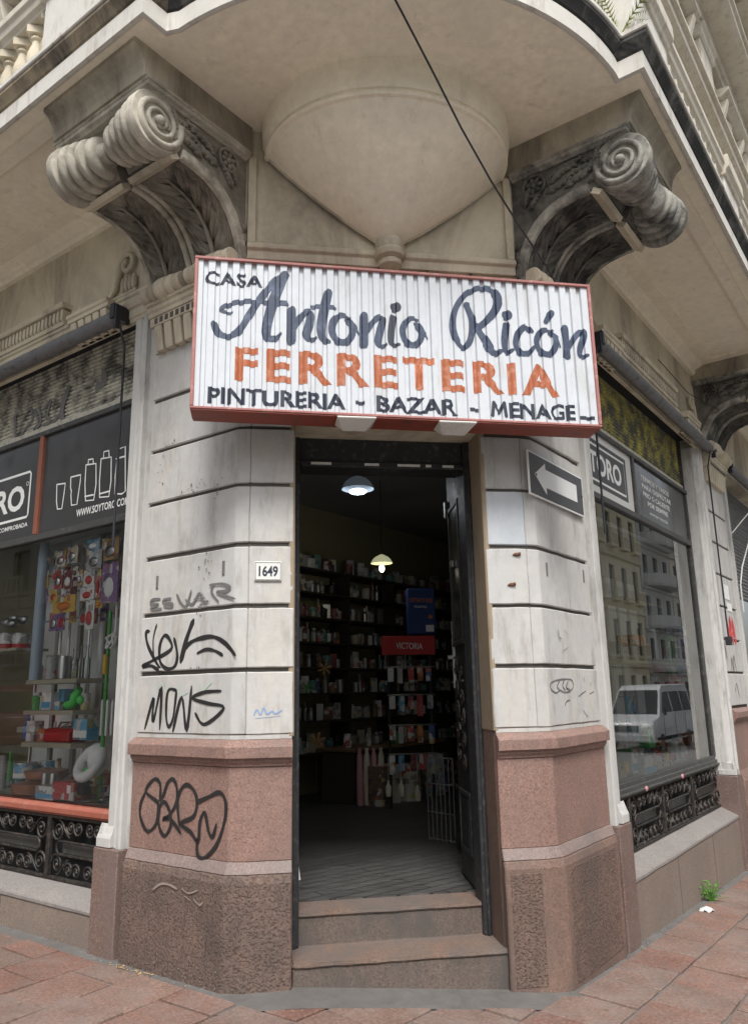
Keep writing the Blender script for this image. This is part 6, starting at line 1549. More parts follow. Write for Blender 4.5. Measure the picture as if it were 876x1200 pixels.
# counter
m = MB(); m.box(FR, 2.9, 4.9, -4.3, -3.8, FZ, 1.0); ct = MB(); CT = thing('shop_counter', FR.P(3.9, -4.05, FZ), 'dark wooden counter in the dim left side of the shop', 'counter')
m.build('counter_body', M_['shelfwood'], CT, bevel=.01)
m = MB(); m.box(FR, 2.85, 4.95, -4.35, -3.75, 1.002, 1.04); m.build('counter_top', M_['g_brown'], CT, bevel=.01)
for i in range(6):
    p = FR.P(3.1+i*.3, -4.05+.1*(i % 2), 1.041); o_ = proto(['jar', 'bottle', 'pot', 'tin', 'box', 'jar'][i], ['white', 'grey', 'steel', 'green', 'cream', 'steel'][i]).copy(); o_.name = ['jar', 'bottle', 'cooking_pot', 'tin', 'carton', 'jar'][i]; o_.location = p; col.objects.link(o_)
    tag(o_, ['white jar at the near end of the dark counter', 'grey bottle beside the white jar on the counter', 'steel cooking pot in the middle of the counter', 'green tin beside the steel pot on the counter', 'cream carton past the green tin on the counter', 'steel jar at the far end of the counter'][i], ['jar', 'bottle', 'pot', 'tin', 'carton', 'jar'][i])

# display stand with red header
DS = thing('display_stand', (.78, 4.35, FZ), 'black display stand with red VICTORIA header and hanging goods', 'display stand')
m = MB(); m.rod((.70, 4.32, FZ), (.70, 4.32, 2.3), .018, 8); m.build('stand_post', M_['bracket'], DS)
m = MB(); m.rod((1.2, 4.32, FZ+.1), (1.2, 4.32, 2.3), .018, 8); m.build('stand_post', M_['bracket'], DS)
m = MB(); m.box(CR, .62, 1.26, -4.3, -4.27, 2.12, 2.34); m.build('header_board', M_['hdr'] if 'hdr' in M_ else M_['g_red'], DS, bevel=.004)
text_mesh('header_lettering', 'VICTORIA', (.79, 4.2685, 2.19), (1, 0, -.03), UP, .075, M_['white_print'], DS, width=.32, bold=.01)
for i, z in enumerate((.8, 1.12, 1.46, 1.78)):
    m = MB(); m.rod((.68, 4.30, z+.2), (1.25, 4.30, z+.2), .008, 6); m.build('stand_rail', M_['g_steel'], DS)
    for j in range(5):
        c = ['white', 'red', 'grey', 'sky', 'orange', 'white', 'darkred', 'blue', 'steel', 'red'][(i*5+j*3) % 10]
        x = .72 + j*.115 + ri.uniform(-.015, .015); h = ri.uniform(.14, .24)
        m = MB(); m.box(CR, x-.035, x+.035, -4.29, -4.265, z+.19-h, z+.19)
        o_ = m.build('hanging_pack', M_['k_'+c], bevel=.006)
        tag(o_, f'{c} pack hung on the {["lowest", "second", "third", "top"][i]} rail of the display stand, place {["one", "two", "three", "four", "five"][j]} from left', 'pack', 'packs hung on the display stand')
for i, x in enumerate((.652, .80, .985)):
    m = MB(); m.lathe((x, 4.2, .56 if i < 2 else .5), (0, 0, 1), [(0, .03), (.1, .035), (.13, .015), (.17, .012), (.17, 0)], 10); m.rod((x, 4.2, .7), (x, 4.2, .98), .003, 4)
    tag(m.build('hanging_bottle', M_['g_cream'], smooth=40), ['pale bottle hanging low, leftmost under the display stand', 'pale bottle hanging low, middle under the display stand', 'pale bottle hanging lowest, rightmost under the stand'][i], 'bottle', 'pale bottles hanging under the stand')
BB = thing('blue_bag', (1.14, 4.45, 2.36), 'tall dark blue product bag with orange lettering above the red header', 'bag')
m = MB(); m.box(CR, .965, 1.32, -4.5, -4.42, 2.36, 2.93); m.build('bag_body', M_['g_navy'], BB, bevel=.02)
text_mesh('bag_lettering', 'SUSTRATO PLUS', (1.0, 4.4185, 2.76), (1, 0, -.03), UP, .05, M_['g_orange'], BB, width=.28, bold=.015)
text_mesh('bag_lettering', 'PLANTAS', (1.06, 4.4185, 2.69), (1, 0, -.03), UP, .028, M_['white_print'], BB, width=.15, bold=.01)
m = MB(); m.box(CR, 1.19, 1.29, -4.42, -4.416, 2.40, 2.48); m.build('bag_label', M_['white_print'], BB)
m = MB(); m.lathe((1.25, 4.418, 2.58), (0, -1, 0), [(0, .025), (.002, .025), (.002, 0)], 14); m.build('bag_emblem', M_['g_orange'], BB)
# wire rack by the door
WR = thing('wire_rack', (.77, 2.2, FZ), 'grey wire rack standing inside by the open door leaf', 'rack')
a, b = Vector((.69, 2.32, 0)), Vector((.86, 2.05, 0))
for i in range(7):
    p = a + (b-a)*i/6; m = MB(); m.rod((p.x, p.y, FZ+.01), (p.x, p.y, 1.13), .005, 5); m.build('rack_wire', M_['pipe'], WR)
for z in (FZ+.03, .66, .9, 1.12):
    m = MB(); m.rod((a.x, a.y, z), (b.x, b.y, z), .006, 5); m.build('rack_rail', M_['pipe'], WR)
m = MB(); m.ball((.88, 1.75, FZ+.11), .10, .10, .11); m.ball((.88, 1.75, FZ+.2), .05); tag(m.build('black_bag', M_['g_black'], smooth=60), 'small black bag on the floor by the wire rack', 'bag')
# leaning stick by the left jamb, paper star and flowers
m = MB(); m.rod((-.52, 1.1, FZ+.005), (-.575, 1.15, FZ+.36), .010, 6); tag(m.build('leaning_stick', M_['g_white']), 'short pale stick leaning inside the left door jamb', 'stick')
for (x, y, z, r, c, lb) in ((-.117, 4.5, 1.16, .10, 'amber', 'small dull paper pinwheel low in the dim left side of the shop'), (-.03, 4.5, 1.98, .09, 'amber', 'amber pinwheel above the counter'), (-.23, 4.6, 1.77, .07, 'green', 'dark green pinwheel at the left of the counter')):
    m = MB()
    for i in range(6):
        an = i*math.pi/3+.3; m.ball(Vector((x+math.cos(an)*r*.55, y, z+math.sin(an)*r*.55)), r*.5, .02, r*.16, X=(math.cos(an), 0, math.sin(an)), Y=(0, 1, 0), Z=(-math.sin(an), 0, math.cos(an)), seg=8, rings=5)
    m.ball((x, y, z), r*.2)
    pw = thing('pinwheel', (x, y, z-r), lb, 'pinwheel'); m.build('pinwheel_head', M_['g_'+c], pw, smooth=60)
    m = MB(); m.rod((x, y+.01, z), (x, y+.25, max(FZ+.63 if z > 1.5 else FZ, z-.7)), .005, 5); m.build('pinwheel_stem', M_['shelfwood'], pw)
m = MB()
for i in range(4): m.box(CR, .36+i*.085, .43+i*.085, -4.75, -4.6, FZ+.02, 1.06+.02*(i % 2))
SK = m
for i in range(4):
    m = MB(); x = .36+i*.085; m.lathe((x+.035, 4.68, FZ+.001), (0, 0, 1), [(0, .04), (.3, .042), (.55, .036), (.6, .02), (.64, .024), (.64, 0)], 10)
    tag(m.build('rolled_sack', M_['g_cream' if i % 2 else 'g_pink'], smooth=40), f'{"cream" if i % 2 else "pinkish"} rolled sack on the shop floor, number {["one", "two", "three", "four"][i]} from the left', 'sack', 'rolled sacks standing in the shop')

# ------------------------------------------------------------------ goods in the two shop windows
def place_good(Sf, g):
    t, c, u0, u1, z0, z1, n, nm, lb = g
    mat = M_['clearglass'] if c == 'clear' else M_[('k_' if t in ('box', 'card', 'tin', 'cyl') else 'g_')+c]
    w_, h = u1-u0, z1-z0; uc = (u0+u1)/2; dep = max(.04, min(.22, w_*.6)); cat = nm.replace('_', ' ')
    if n + dep/2 > -.205: n = -.205 - dep/2
    root = None
    def one(m, **k): return tag(m.build(nm, mat, **k), lb, cat)
    if t == 'plank':
        m = MB(); m.box(Sf, u0, u1, n-.16, n+.14, z0, z1); one(m, bevel=.003)
    elif t == 'box':
        r = thing(nm, Sf.P(uc, n, z0), lb, cat); m = MB(); m.box(Sf, u0, u1, n-dep/2, n+dep/2, z0, z1); m.build('carton_body', mat, r, bevel=.004)
        if c in ('white', 'sky'):
            m = MB(); m.box(Sf, u0+.004, u1-.004, n-dep/2-.001, n+dep/2+.001, z0+h*.12, z0+h*.45); m.build('printed_band', M_['g_sky' if c == 'white' else 'g_white'], r)
        elif c == 'red':
            m = MB(); m.box(Sf, u0+w_*.12, u0+w_*.3, n+dep/2, n+dep/2+.001, z0+h*.4, z0+h*.85); m.build('printed_mark', M_['white_print'], r)
    elif t in ('cyl', 'tin'):
        r_ = min(w_*.36, .13); n = min(n, -.215-r_); r = thing(nm, Sf.P(uc, n, z0), lb, cat); m = MB(); m.lathe(Sf.P(uc, n, z0), UP, [(0, r_*.9), (h*.03, r_), (h*.93, r_), (h, r_*.95), (h, 0)], 18); m.build('vessel_body', mat, r, smooth=40)
        if t == 'tin':
            m = MB(); m.lathe(Sf.P(uc, n, z0), UP, [(h*.08, r_*1.012), (h*.4, r_*1.012)], 18, a1=6.2831); m.build('label_band', M_['g_red' if c != 'sky' else 'g_white'], r, smooth=40)
            m = MB(); m.lathe(Sf.P(uc, n, z1), UP, [(0, r_*1.02), (.012, r_*1.02), (.012, 0)], 18); m.build('lid', M_['g_steel'], r)
    elif t == 'bottle':
        r_ = w_*.42; m = MB(); m.lathe(Sf.P(uc, n, z0), UP, [(0, r_), (h*.55, r_), (h*.7, r_*.4), (h*.92, r_*.35), (h*.93, r_*.5), (h, r_*.5), (h, 0)], 14); one(m, smooth=40)
    elif t == 'card':
        r = thing(nm, Sf.P(uc, n, z0), lb, cat); m = MB(); m.box(Sf, u0, u1, n, n+.006, z0, z1); m.build('backing_card', mat, r)
        m = MB(); m.ball(Sf.P(uc, n+.012, z0+h*.38), w_*.3, .016, h*.26, X=Sf.U, Y=Sf.N, Z=(0, 0, 1), seg=8, rings=5); m.build('packed_item', M_['g_'+{'white': 'red', 'yellow': 'orange', 'purple': 'white', 'red': 'steel', 'amber': 'steel', 'grey': 'steel', 'sky': 'white', 'darkred': 'white', 'cream': 'brown'}.get(c, 'white')], r, smooth=60)
        m = MB(); m.tube([Sf.P(uc, n-.12, z1-.01), Sf.P(uc, n+.03, z1-.01), Sf.P(uc, n+.04, z1+.004)], .003, 5); m.build('peg_hook', M_['g_steel'], r)
    elif t == 'stick' or t == 'pole':
        m = MB(); m.lathe(Sf.P(uc, n, .931 if t == 'stick' and z0 < 1.9 and nm in ('broom', 'stand_bar') else z0), UP, [(0, w_*.36), (h*.9 if nm not in ('broom', 'stand_bar') or z0 >= 1.9 else z1-.95, w_*.36), ((h if nm not in ('broom', 'stand_bar') or z0 >= 1.9 else z1-.931), w_*.28), ((h if nm not in ('broom', 'stand_bar') or z0 >= 1.9 else z1-.931), 0)], 12); one(m, smooth=40)
    elif t == 'pot':
        r_ = min(w_*.4, .17); n = min(n, -.215-r_*1.05); r = thing(nm, Sf.P(uc, n, z0), lb, cat); m = MB(); m.lathe(Sf.P(uc, n, z0), UP, [(0, r_*.75), (h*.1, r_*.9), (h*.5, r_), (h*.62, r_), (h*.62, 0)], 20); m.build('pot_body', mat, r, smooth=40)
        m = MB(); m.lathe(Sf.P(uc, n, z0+h*.625), UP, [(0, r_*1.04), (h*.08, r_*1.04), (h*.22, r_*.5), (h*.26, r_*.14), (h*.36, r_*.16), (h*.37, 0)], 20); m.build('pot_lid', mat, r, smooth=40)
        m = MB(); m.tube([Sf.P(uc-r_*.98, n+.02, z0+h*.45), Sf.P(uc-r_*1.25, n+.03, z0+h*.5), Sf.P(uc-r_*.98, n+.04, z0+h*.55)], h*.05, 6); m.build('pot_handle', mat, r, smooth=60)
    elif t == 'seat':
        r = thing(nm, Sf.P(uc, n, z0), lb, cat); m = MB(); pts = [Sf.P(uc+w_*.36*math.cos(a*math.pi/10)+.25*w_*(math.sin(a*math.pi/10))*.3, n-.08*math.sin(a*math.pi/10), (z0+z1)/2+h*.4*math.sin(a*math.pi/10)) for a in range(20)]
        m.tube(pts, w_*.13, 8, closed=True); m.build('seat_ring', mat, r, smooth=60)
        m = MB(); m.ball(Sf.P(uc, n-.05, (z0+z1)/2), w_*.40, .035, h*.44, X=Sf.U, Y=Sf.N, seg=20, rings=10); m.build('seat_lid', mat, r, smooth=60)
        m = MB(); m.lathe(Sf.P(uc, n+.03, z0+h*.25), Sf.N, [(0, .03), (.004, .03), (.004, 0)], 14); m.build('green_sticker', M_['g_lime'], r)
    elif t == 'boot':
        m = MB(); m.tube([Sf.P(u1-w_*.2, n, z0+h*.2), Sf.P(uc, n, z0+h*.25), Sf.P(uc-w_*.05, n, z0+h*.55), Sf.P(u0+w_*.25, n, z0+h*.85)], [h*.17, h*.2, h*.2, h*.13], 10); m.ball(Sf.P(u0+w_*.2, n, z0+h*.4), w_*.13, .03, h*.2, X=Sf.U, Y=Sf.N); one(m, smooth=60)
    elif t == 'car':
        r = thing(nm, Sf.P(uc, n, z0), lb, cat); m = MB(); m.prism(Sf, [(n-.09, z0), (n+.09, z0), (n+.09, z0+h*.7), (n+.05, z1), (n-.05, z1), (n-.09, z0+h*.7)], u0, u1); m.build('box_body', mat, r, bevel=.012)
        m = MB(); m.tube([Sf.P(u0+w_*.2, n, z1), Sf.P(u0+w_*.3, n, z1+h*.4), Sf.P(u1-w_*.3, n, z1+h*.4), Sf.P(u1-w_*.2, n, z1)], .008, 6); m.build('box_handle', M_['g_steel'], r, smooth=60)
    elif t == 'lamp':
        m = MB(); m.ball(Sf.P(uc, n, z0+h*.35), w_*.4, w_*.3, h*.34, X=Sf.U, Y=Sf.N); m.rod(Sf.P(uc, n, z0+h*.5), Sf.P(u0-w_*1.5, n, z1+h*.2), .007, 6); m.lathe(Sf.P(uc, n, z0), UP, [(0, w_*.3), (.01, w_*.3), (.01, 0)], 12); one(m, smooth=60)
    elif t == 'mop':
        m = MB(); rm = random.Random(4)
        for i in range(16): m.tube([Sf.P(uc, n, z1), Sf.P(uc+rm.uniform(-.5, .5)*w_, n+rm.uniform(-.04, .04), z0+h*.5), Sf.P(uc+rm.uniform(-.5, .5)*w_, n+rm.uniform(-.04, .04), z0-.05)], .009, 5)
        m.rod(Sf.P(uc, n-.02, z1), Sf.P(uc, n-.02, z1+.5), .011, 6); one(m, smooth=60)
    elif t == 'figure':
        m = MB(); rm = random.Random(6)
        for i in range(7): m.ball(Sf.P(uc+rm.uniform(-.35, .35)*w_, n+rm.uniform(-.05, .05), z0+h*rm.uniform(.2, .8)), w_*.22, w_*.14, h*.2, X=Sf.U, Y=Sf.N)
        if c == 'steel':
            m.rod(Sf.P(uc, n, z1), Sf.P(uc, n, z1+.3), .004, 5)
        else: m.ball(Sf.P(uc, n, z0+h*.25), w_*.4, w_*.3, h*.26, X=Sf.U, Y=Sf.N)
        one(m, smooth=60)
for g in GOODS_L: place_good(FL, g)
for g in GOODS_R: place_good(FR, g)
# pegboard rails behind the hanging packs
PB = thing('peg_rack', FL.P(2.3, -.54, 2.3), 'pale wire peg rack carrying the hanging packs in left window', 'rack')
for z in (2.35, 2.58, 2.75, 2.95):
    m = MB(); m.rod(FL.P(1.45, -.445, z), FL.P(3.0, -.445, z), .006, 6); m.build('peg_rail', M_['g_steel'], PB)
for u in (1.5, 2.2, 2.95):
    m = MB(); m.rod(FL.P(u, -.455, .932), FL.P(u, -.455, 3.0), .010, 6); m.build('rack_upright', M_['g_steel'], PB)

# a second, crowded layer of packs further back on the pegs
rp = random.Random(33); used = set()
ROWN = ['top', 'second', 'third', 'lowest']; NUM = ['first', 'second', 'third', 'fourth', 'fifth', 'sixth', 'seventh', 'eighth', 'ninth', 'tenth']
for r_i, zt in enumerate((2.97, 2.80, 2.62, 2.42)):
    for k in range(10):
        u = 2.86 - k*.148 + rp.uniform(-.02, .02); c = rp.choice(['amber', 'grey', 'cream', 'steel', 'white', 'yellow', 'darkred', 'purple', 'sky', 'amber', 'steel']); h = rp.uniform(.10, .17); w_ = rp.uniform(.07, .12)
        o_ = thing('hanging_pack', FL.P(u, -.43, zt-h), f'{c} pack in the rear layer of pegs, {ROWN[r_i]} row, {NUM[k]} from the left', 'pack', 'rear packs on the pegs of the left window')
        m = MB(); m.box(FL, u-w_/2, u+w_/2, -.435, -.428, zt-h, zt); m.build('backing_card', M_['k_'+c], o_)
        m = MB(); m.ball(FL.P(u, -.425, zt-h*.6), w_*.32, .014, h*.28, X=FL.U, Y=FL.N, seg=8, rings=5); m.build('packed_item', M_['g_'+rp.choice(['steel', 'white', 'red', 'amber', 'black'])], o_, smooth=60)

# stock crowding the display shelves and the display floor of the left window
rq = random.Random(44)
for nm_, zt, ua, ub, nn in (('topmost shelf', 1.8525, 2.24, 2.9, -.46), ('middle shelf', 1.6015, 2.24, 2.9, -.46), ('lowest shelf', 1.3485, 2.24, 2.9, -.46), ('display floor, front row', .931, 1.34, 3.9, -.34), ('display floor, back row', .931, 1.34, 3.9, -.62), ('near floor', .931, 1.36, 4.6, -.36), ('rear floor', .931, 1.36, 4.6, -.6)):
    u = ub; k = 0; seen = set()
    while u > ua:
        kind = rq.choice(['jar', 'box', 'tin', 'bottle', 'box']); c = rq.choice(['white', 'red', 'sky', 'cream', 'amber', 'green', 'grey', 'yellow', 'steel', 'orange', 'teal'])
        if (kind, c) in seen and len(seen) < 44: continue
        seen.add((kind, c)); w_ = .13
        if nm_.endswith('front row') and (1.45 < u < 3.45): u -= .11; seen.discard((kind, c)); k += 1; continue
        src = proto(kind, c); o_ = src.copy(); o_.name = names[kind]; o_.location = (FR if nm_ in ('near floor', 'rear floor') else FL).P(u, nn, zt); o_.rotation_euler = (0, 0, math.radians(45)+rq.uniform(-.3, .3)); sc_ = rq.uniform(.75, 1.0) if 'shelf' in nm_ else rq.uniform(.9, 1.5)
        o_.scale = (sc_, sc_, sc_*rq.uniform(.8, 1.1)); col.objects.link(o_)
        cw = {'jar': 'jar', 'box': 'carton', 'tin': 'tin', 'bottle': 'bottle'}[kind]
        tag(o_, f'{c} {cw} among the stock on the {nm_} of the {"right" if nm_ in ("near floor", "rear floor") else "left"} window', cw, 'stock in the shop windows')
        u -= rq.uniform(.12, .17)*(1 if 'shelf' in nm_ else 1.3); k += 1

# boxes, tins and buckets on the dim shop floor
rb = random.Random(55); seen = set()
spots = [(3.0, -3.5), (3.25, -3.55), (3.55, -3.45), (3.8, -3.6), (4.1, -3.5), (4.45, -3.55), (4.7, -3.4), (3.1, -3.75), (3.4, -3.72), (3.95, -3.7), (4.3, -3.74), (4.6, -3.7), (5.2, -3.9), (5.5, -3.8), (5.8, -4.0), (6.1, -3.9)]
ORD = ['first', 'second', 'third', 'fourth', 'fifth', 'sixth', 'seventh', 'eighth', 'ninth', 'tenth', 'eleventh', 'twelfth', 'thirteenth', 'fourteenth', 'fifteenth', 'sixteenth']
for i, (u, n_) in enumerate(sorted(spots)):
    kind = rb.choice(['box', 'tin', 'pot', 'box']); c = rb.choice(['grey', 'brown', 'darkred', 'navy', 'cream', 'teal', 'black'])
    o_ = proto(kind, c).copy(); o_.name = names[kind]; o_.location = FR.P(u, n_, FZ+.001); sc_ = rb.uniform(1.6, 2.6); o_.scale = (sc_, sc_, sc_*rb.uniform(.8, 1.5)); o_.rotation_euler = (0, 0, rb.uniform(0, 1)); col.objects.link(o_)
    cw = {'box': 'carton', 'tin': 'tin', 'pot': 'cooking pot'}[kind]
    tag(o_, f'{c} {cw} on the dim shop floor, {ORD[i]} from left before counter', cw, 'stock standing on the shop floor')

# ------------------------------------------------------------------ across the streets (seen in the glass)
def opposite(Sf, u0, u1, n0, h, floors, nb, mat, label, curved=False, arch=False):
    b = thing('opposite_building', Sf.P((u0+u1)/2, n0+4, ground(Sf.P((u0+u1)/2, n0).x)), label, 'building')
    inv = Frame(Sf.P(0, 0), Sf.U, -Sf.N); nn = -n0
    m = MB(); m.box(inv, u0, u1, nn-9, nn-.25, -1.2, h); m.build('back_wall', mat, b)
    fh = (h-.8)/floors; bw = (u1-u0)/nb
    for f in range(floors):
        z0 = -.4 + f*fh
        m = MB(); m.box(inv, u0, u1, nn-.24, nn, z0+fh*.80, z0+fh); m.box(inv, u0, u1, nn-.24, nn, z0-.3 if f == 0 else z0, z0+fh*.16); m.build('spandrel', mat, b)
        m = MB(); m.prism(inv, [(nn, z0+fh*.93), (nn+.2, z0+fh*.95), (nn+.25, z0+fh), (nn, z0+fh)], u0, u1); m.build('string_course', mat, b)
        for k in range(nb+1):
            a = u0+k*bw; w_ = bw*.28
            m = MB(); m.box(inv, max(u0, a-w_), min(u1, a+w_), nn-.24, nn, z0+fh*.16, z0+fh*.80); m.build('wall_pier', mat, b)
        for k in range(nb):
            c = u0+(k+.5)*bw
            m = MB(); m.box(inv, c-bw*.22, c+bw*.22, nn-.22, nn-.18, z0+fh*.16, z0+fh*.8); wdw = m.build('window', M_['panel'], b)
            if f and not curved:
                m = MB(); m.box(inv, c-bw*.28, c+bw*.28, nn+.01, nn+.4, z0+fh*.12, z0+fh*.17); m.build('window_sill', mat, wdw)
                for q in range(5):
                    x = c-bw*.24+q*bw*.12
                    m = MB(); m.box(inv, x-.05, x+.05, nn+.3, nn+.38, z0+fh*.17, z0+fh*.36); m.build('sill_baluster', mat, wdw)
                m = MB(); m.box(inv, c-bw*.28, c+bw*.28, nn+.28, nn+.40, z0+fh*.36, z0+fh*.40); m.build('sill_rail', mat, wdw)
            if arch:
                m = MB(); m.lathe(inv.P(c, nn-.16, z0+fh*.8), inv.N, [(0, bw*.22), (.01, bw*.22), (.01, 0)], 18); m.build('arch_head', M_['panel'], wdw)
        if curved and f:
            c = (u0+u1)/2; R_ = (u1-u0)*.42
            m = MB(); m.lathe(inv.P(c, nn, z0+fh*.02), UP, [(0, R_*.2), (0, R_), (.2, R_*1.04), (.25, R_*1.04), (.25, 0)], 32, sy=.45 if abs(inv.U.x) else 1); m.build('curved_balcony', mat, b)
            m = MB()
            m.lathe(inv.P(c, nn, z0+fh*.1), UP, [(0, R_*.98), (fh*.22, R_*.98), (fh*.22, R_*.94), (0, R_*.94)], 32, sy=.45); m.build('balcony_parapet', mat, b)
    m = MB(); m.prism(inv, [(nn-.2, h-.4), (nn+.3, h-.3), (nn+.6, h-.05), (nn+.6, h+.15), (nn-.2, h+.15)], u0, u1); m.build('roof_cornice', mat, b)
    return b
OC = stone('opposite_cream', (.76, .68, .48), var=.1, soot=(.45, .39, .29), soot_amt=.05)
OG = stone('opposite_grey', (.58, .57, .53), var=.12, soot=(.28, .27, .24), soot_amt=.15)
OB = stone('opposite_beige', (.60, .54, .45), var=.1, soot=(.33, .29, .24), soot_amt=.1)
opposite(FR, 2, 20, 14.5, 11.5, 3, 6, OB, 'beige three-storey building across the right street, reflected in glass')
opposite(FR, 20.2, 41, 14.5, 13.5, 4, 5, OG, 'grey four-storey building further down the right street')
opposite(FR, 41.2, 50.5, 14.5, 15, 4, 4, OC, 'cream building with balustraded windows reflected in the right window', arch=True)
opposite(FR, 50.7, 58, 14.5, 16, 5, 3, OG, 'grey building with curved balconies reflected in the right window', curved=True)
opposite(FR, 58.2, 74, 14.5, 13, 4, 5, OB, 'beige building at the far end of the right street')
opposite(FL, 2, 18, 14.5, 10.5, 3, 5, OB, 'beige building across the left street, reflected in the left window')
opposite(FL, 18.2, 34, 14.5, 13, 4, 5, OG, 'grey building further along the left street')
opposite(FL, 34.2, 60, 14.5, 12, 4, 8, OC, 'cream building at the far end of the left street')
# block behind the camera, across the crossing
opposite(Frame((-20, -20.5, 0), (1, 0, 0), (0, -1, 0)), 8, 32, 2.5, 10, 3, 8, OB, 'pale three-storey block across the crossing behind the viewer')

# street lamp-post reflected as a dark blue pole
M_['bluepole'] = paint('blue_pole_paint', (.08, .12, .2), rough=.5)

def wheel(parent, c, ax, r=.32, w_=.2):
    m = MB(); m.lathe(Vector(c)-Vector(ax)*w_/2, ax, [(0, r*.6), (0, r*.96), (.03, r), (w_-.03, r), (w_, r*.96), (w_, r*.6)], 24); ty = m.build('wheel', M_['tyre'], parent, smooth=40)
    m = MB(); m.lathe(Vector(c)-Vector(ax)*(w_/2-.01), ax, [(0, 0), (0, r*.6), (w_-.02, r*.6), (w_-.02, 0)], 20); m.build('rim', M_['g_steel'], ty)
M_['tyre'] = paint('tyre', (.02, .02, .02), rough=.8)
M_['vanpaint'] = paint('white_van_paint', (.52, .53, .54), rough=.35, coat=.3, var=.1, dirt=(.3, .3, .3), dirt_amt=.2)
M_['redcar'] = paint('maroon_car_paint', (.16, .025, .05), rough=.25, coat=.6, var=.04)
M_['carglass'] = paint('car_glass', (.015, .018, .02), rough=.4, spec=.06)
M_['lampred'] = paint('tail_lamp', (.4, .02, .02), rough=.2)
def vehicle(name, Sf, u, n, L_, Wd, prof, mat, label, cat, side_win, face=1):
    g = ground(Sf.P(u, n).x) - .16
    t = thing(name, Sf.P(u+L_/2, n, g), label, cat)
    FV = Frame(Sf.P(u, n - Wd/2), Sf.U, Sf.N) if face > 0 else Frame(Sf.P(u+L_, n - Wd/2), -Sf.U, Sf.N)
    # profile is (along, height) swept across the width with tumblehome
    k = len(prof); V = []; steps = [(0, .92), (.06, 1.0), (Wd-.06, 1.0), (Wd, .92)]
    for y, s_ in steps:
        for a, z in prof:
            inset = .10*max(0, (z-.95))/.6
            yy = min(max(y, inset*(1 if y < Wd/2 else 0)), Wd - inset*(1 if y > Wd/2 else 0))
            V.append(FV.P(L_/2 + (a-L_/2)*(.985 if s_ < 1 else 1), yy, g + .62 + (z-.62)*(.985 if s_ < 1 else 1)))
    F = [tuple(range(k)), tuple(3*k+i for i in range(k-1, -1, -1))]
    for r in range(3):
        for i in range(k): F.append((r*k+i, r*k+(i+1) % k, (r+1)*k+(i+1) % k, (r+1)*k+i))
    m = MB(); m.add(V, F); m.build('body', mat, t, smooth=30, bevel=.02)
    for nm, pts2 in side_win:
        for y in (-.004, Wd+.004):
            q = []
            for a, z in pts2:
                inset = .10*max(0, (z-.95))/.6; q.append(FV.P(a, y + (inset if y < 1 else -inset), g+z))
            m = MB(); m.add(q, [tuple(range(len(q)))]); m.build(nm, M_['carglass'], t, flat=True)
    for a in (L_*.17, L_*.8):
        for y in (.1, Wd-.1): wheel(t, FV.P(a, y, g+.32), FV.N)
    return t, FV, g
VP = [(0.05, .35), (0, .55), (.03, .95), (.12, 1.08), (.95, 1.22), (1.75, 2.15), (2.1, 2.32), (5.2, 2.36), (5.38, 2.2), (5.42, .9), (5.4, .35)]
t, FV, g = vehicle('white_van', FR, 23.5, 7.2, 5.42, 1.95, VP, M_['vanpaint'], 'white passenger van parked on the right street, reflected in the window', 'van', [('side_window', [(1.3, 1.32), (1.95, 2.05), (2.6, 2.08), (2.6, 1.34)]), ('side_window', [(2.75, 1.34), (2.75, 2.08), (3.95, 2.08), (3.95, 1.34)]), ('side_window', [(4.1, 1.34), (4.1, 2.08), (5.2, 2.06), (5.2, 1.34)])])
m = MB(); q = [FV.P(1.02, .15, g+1.29), FV.P(1.02, 1.8, g+1.29), FV.P(1.70, 1.68, g+2.12), FV.P(1.70, .27, g+2.12)]; m.add([p - FV.U*.03 + Vector((0, 0, .02)) for p in q], [(0, 1, 2, 3)]); m.build('windscreen', M_['carglass'], t, flat=True)
for y in (.28, 1.67):
    m = MB(); m.ball(FV.P(.06, y, g+.9), .06, .2, .11, X=FV.U, Y=FV.N); m.build('headlight', M_['g_white'], t, smooth=60)
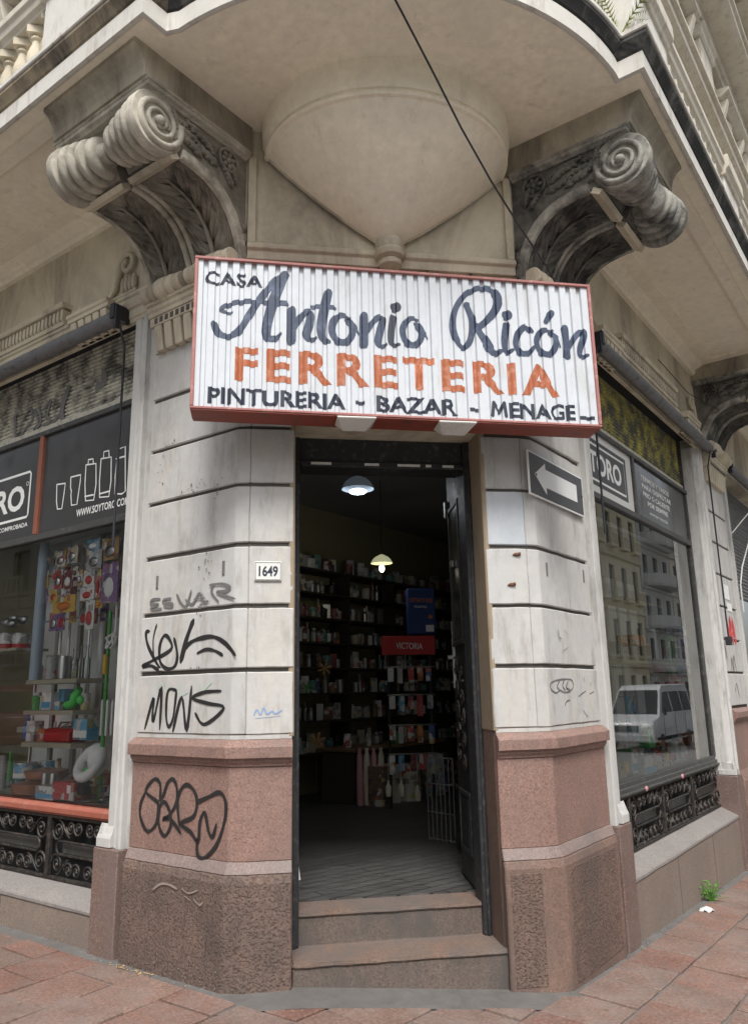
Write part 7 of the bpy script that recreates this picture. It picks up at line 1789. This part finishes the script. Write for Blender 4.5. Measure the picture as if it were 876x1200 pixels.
m = MB(); m.box(FV, -.03, .06, .1, 1.85, g+.38, g+.62); m.build('bumper', M_['g_grey'], t, bevel=.02)
m = MB(); m.box(FV, -.02, .06, .55, 1.4, g+.72, g+.92); m.build('front_grille', M_['tyre'], t, bevel=.01)
for y in (-.12, 2.0):
    m = MB(); m.box(FV, 1.18, 1.28, y, y+.1, g+1.25, g+1.5); m.build('wing_mirror', M_['tyre'], t, bevel=.02)
for y in (-.006, 1.956):
    for a in (1.25, 2.68, 4.02):
        m = MB(); m.box(FV, a, a+.02, y-.004, y+.004, g+.5, g+1.3); m.build('door_seam', M_['tyre'], t)
    m = MB(); m.box(FV, .3, 5.2, y-.006, y+.006, g+.40, g+.52); m.build('sill_trim', M_['tyre'], t)
CPF = [(.05, .35), (0, .6), (.06, .95), (.18, 1.02), (.62, 1.55), (.9, 1.66), (2.3, 1.68), (3.05, 1.12), (3.95, 1.0), (4.1, .8), (4.12, .4)]
t, FV, g = vehicle('red_car', FL, 13.5, 6.2, 4.12, 1.75, CPF, M_['redcar'], 'maroon hatchback parked on the left street, reflected in the window', 'car', [('side_window', [(.75, 1.08), (.95, 1.55), (1.6, 1.58), (1.6, 1.08)]), ('side_window', [(1.7, 1.08), (1.7, 1.58), (2.3, 1.58), (2.85, 1.1)])])
m = MB(); m.add([p - FV.U*.025 + Vector((0, 0, .015)) for p in (FV.P(.22, .2, g+1.06), FV.P(.22, 1.55, g+1.06), FV.P(.60, 1.42, g+1.5), FV.P(.60, .33, g+1.5))], [(0, 1, 2, 3)]); m.build('rear_window', M_['carglass'], t, flat=True)
for y in (.16, 1.59):
    m = MB(); m.ball(FV.P(.07, y, g+.85), .05, .12, .13, X=FV.U, Y=FV.N); m.build('tail_light', M_['lampred'], t, smooth=60)
m = MB(); m.box(FV, -.01, .02, .62, 1.13, g+.62, g+.74); m.build('licence_plate', M_['g_white'], t)
m = MB(); m.box(FV, -.05, .06, .06, 1.69, g+.38, g+.56); m.build('bumper', M_['redcar'], t, bevel=.02)
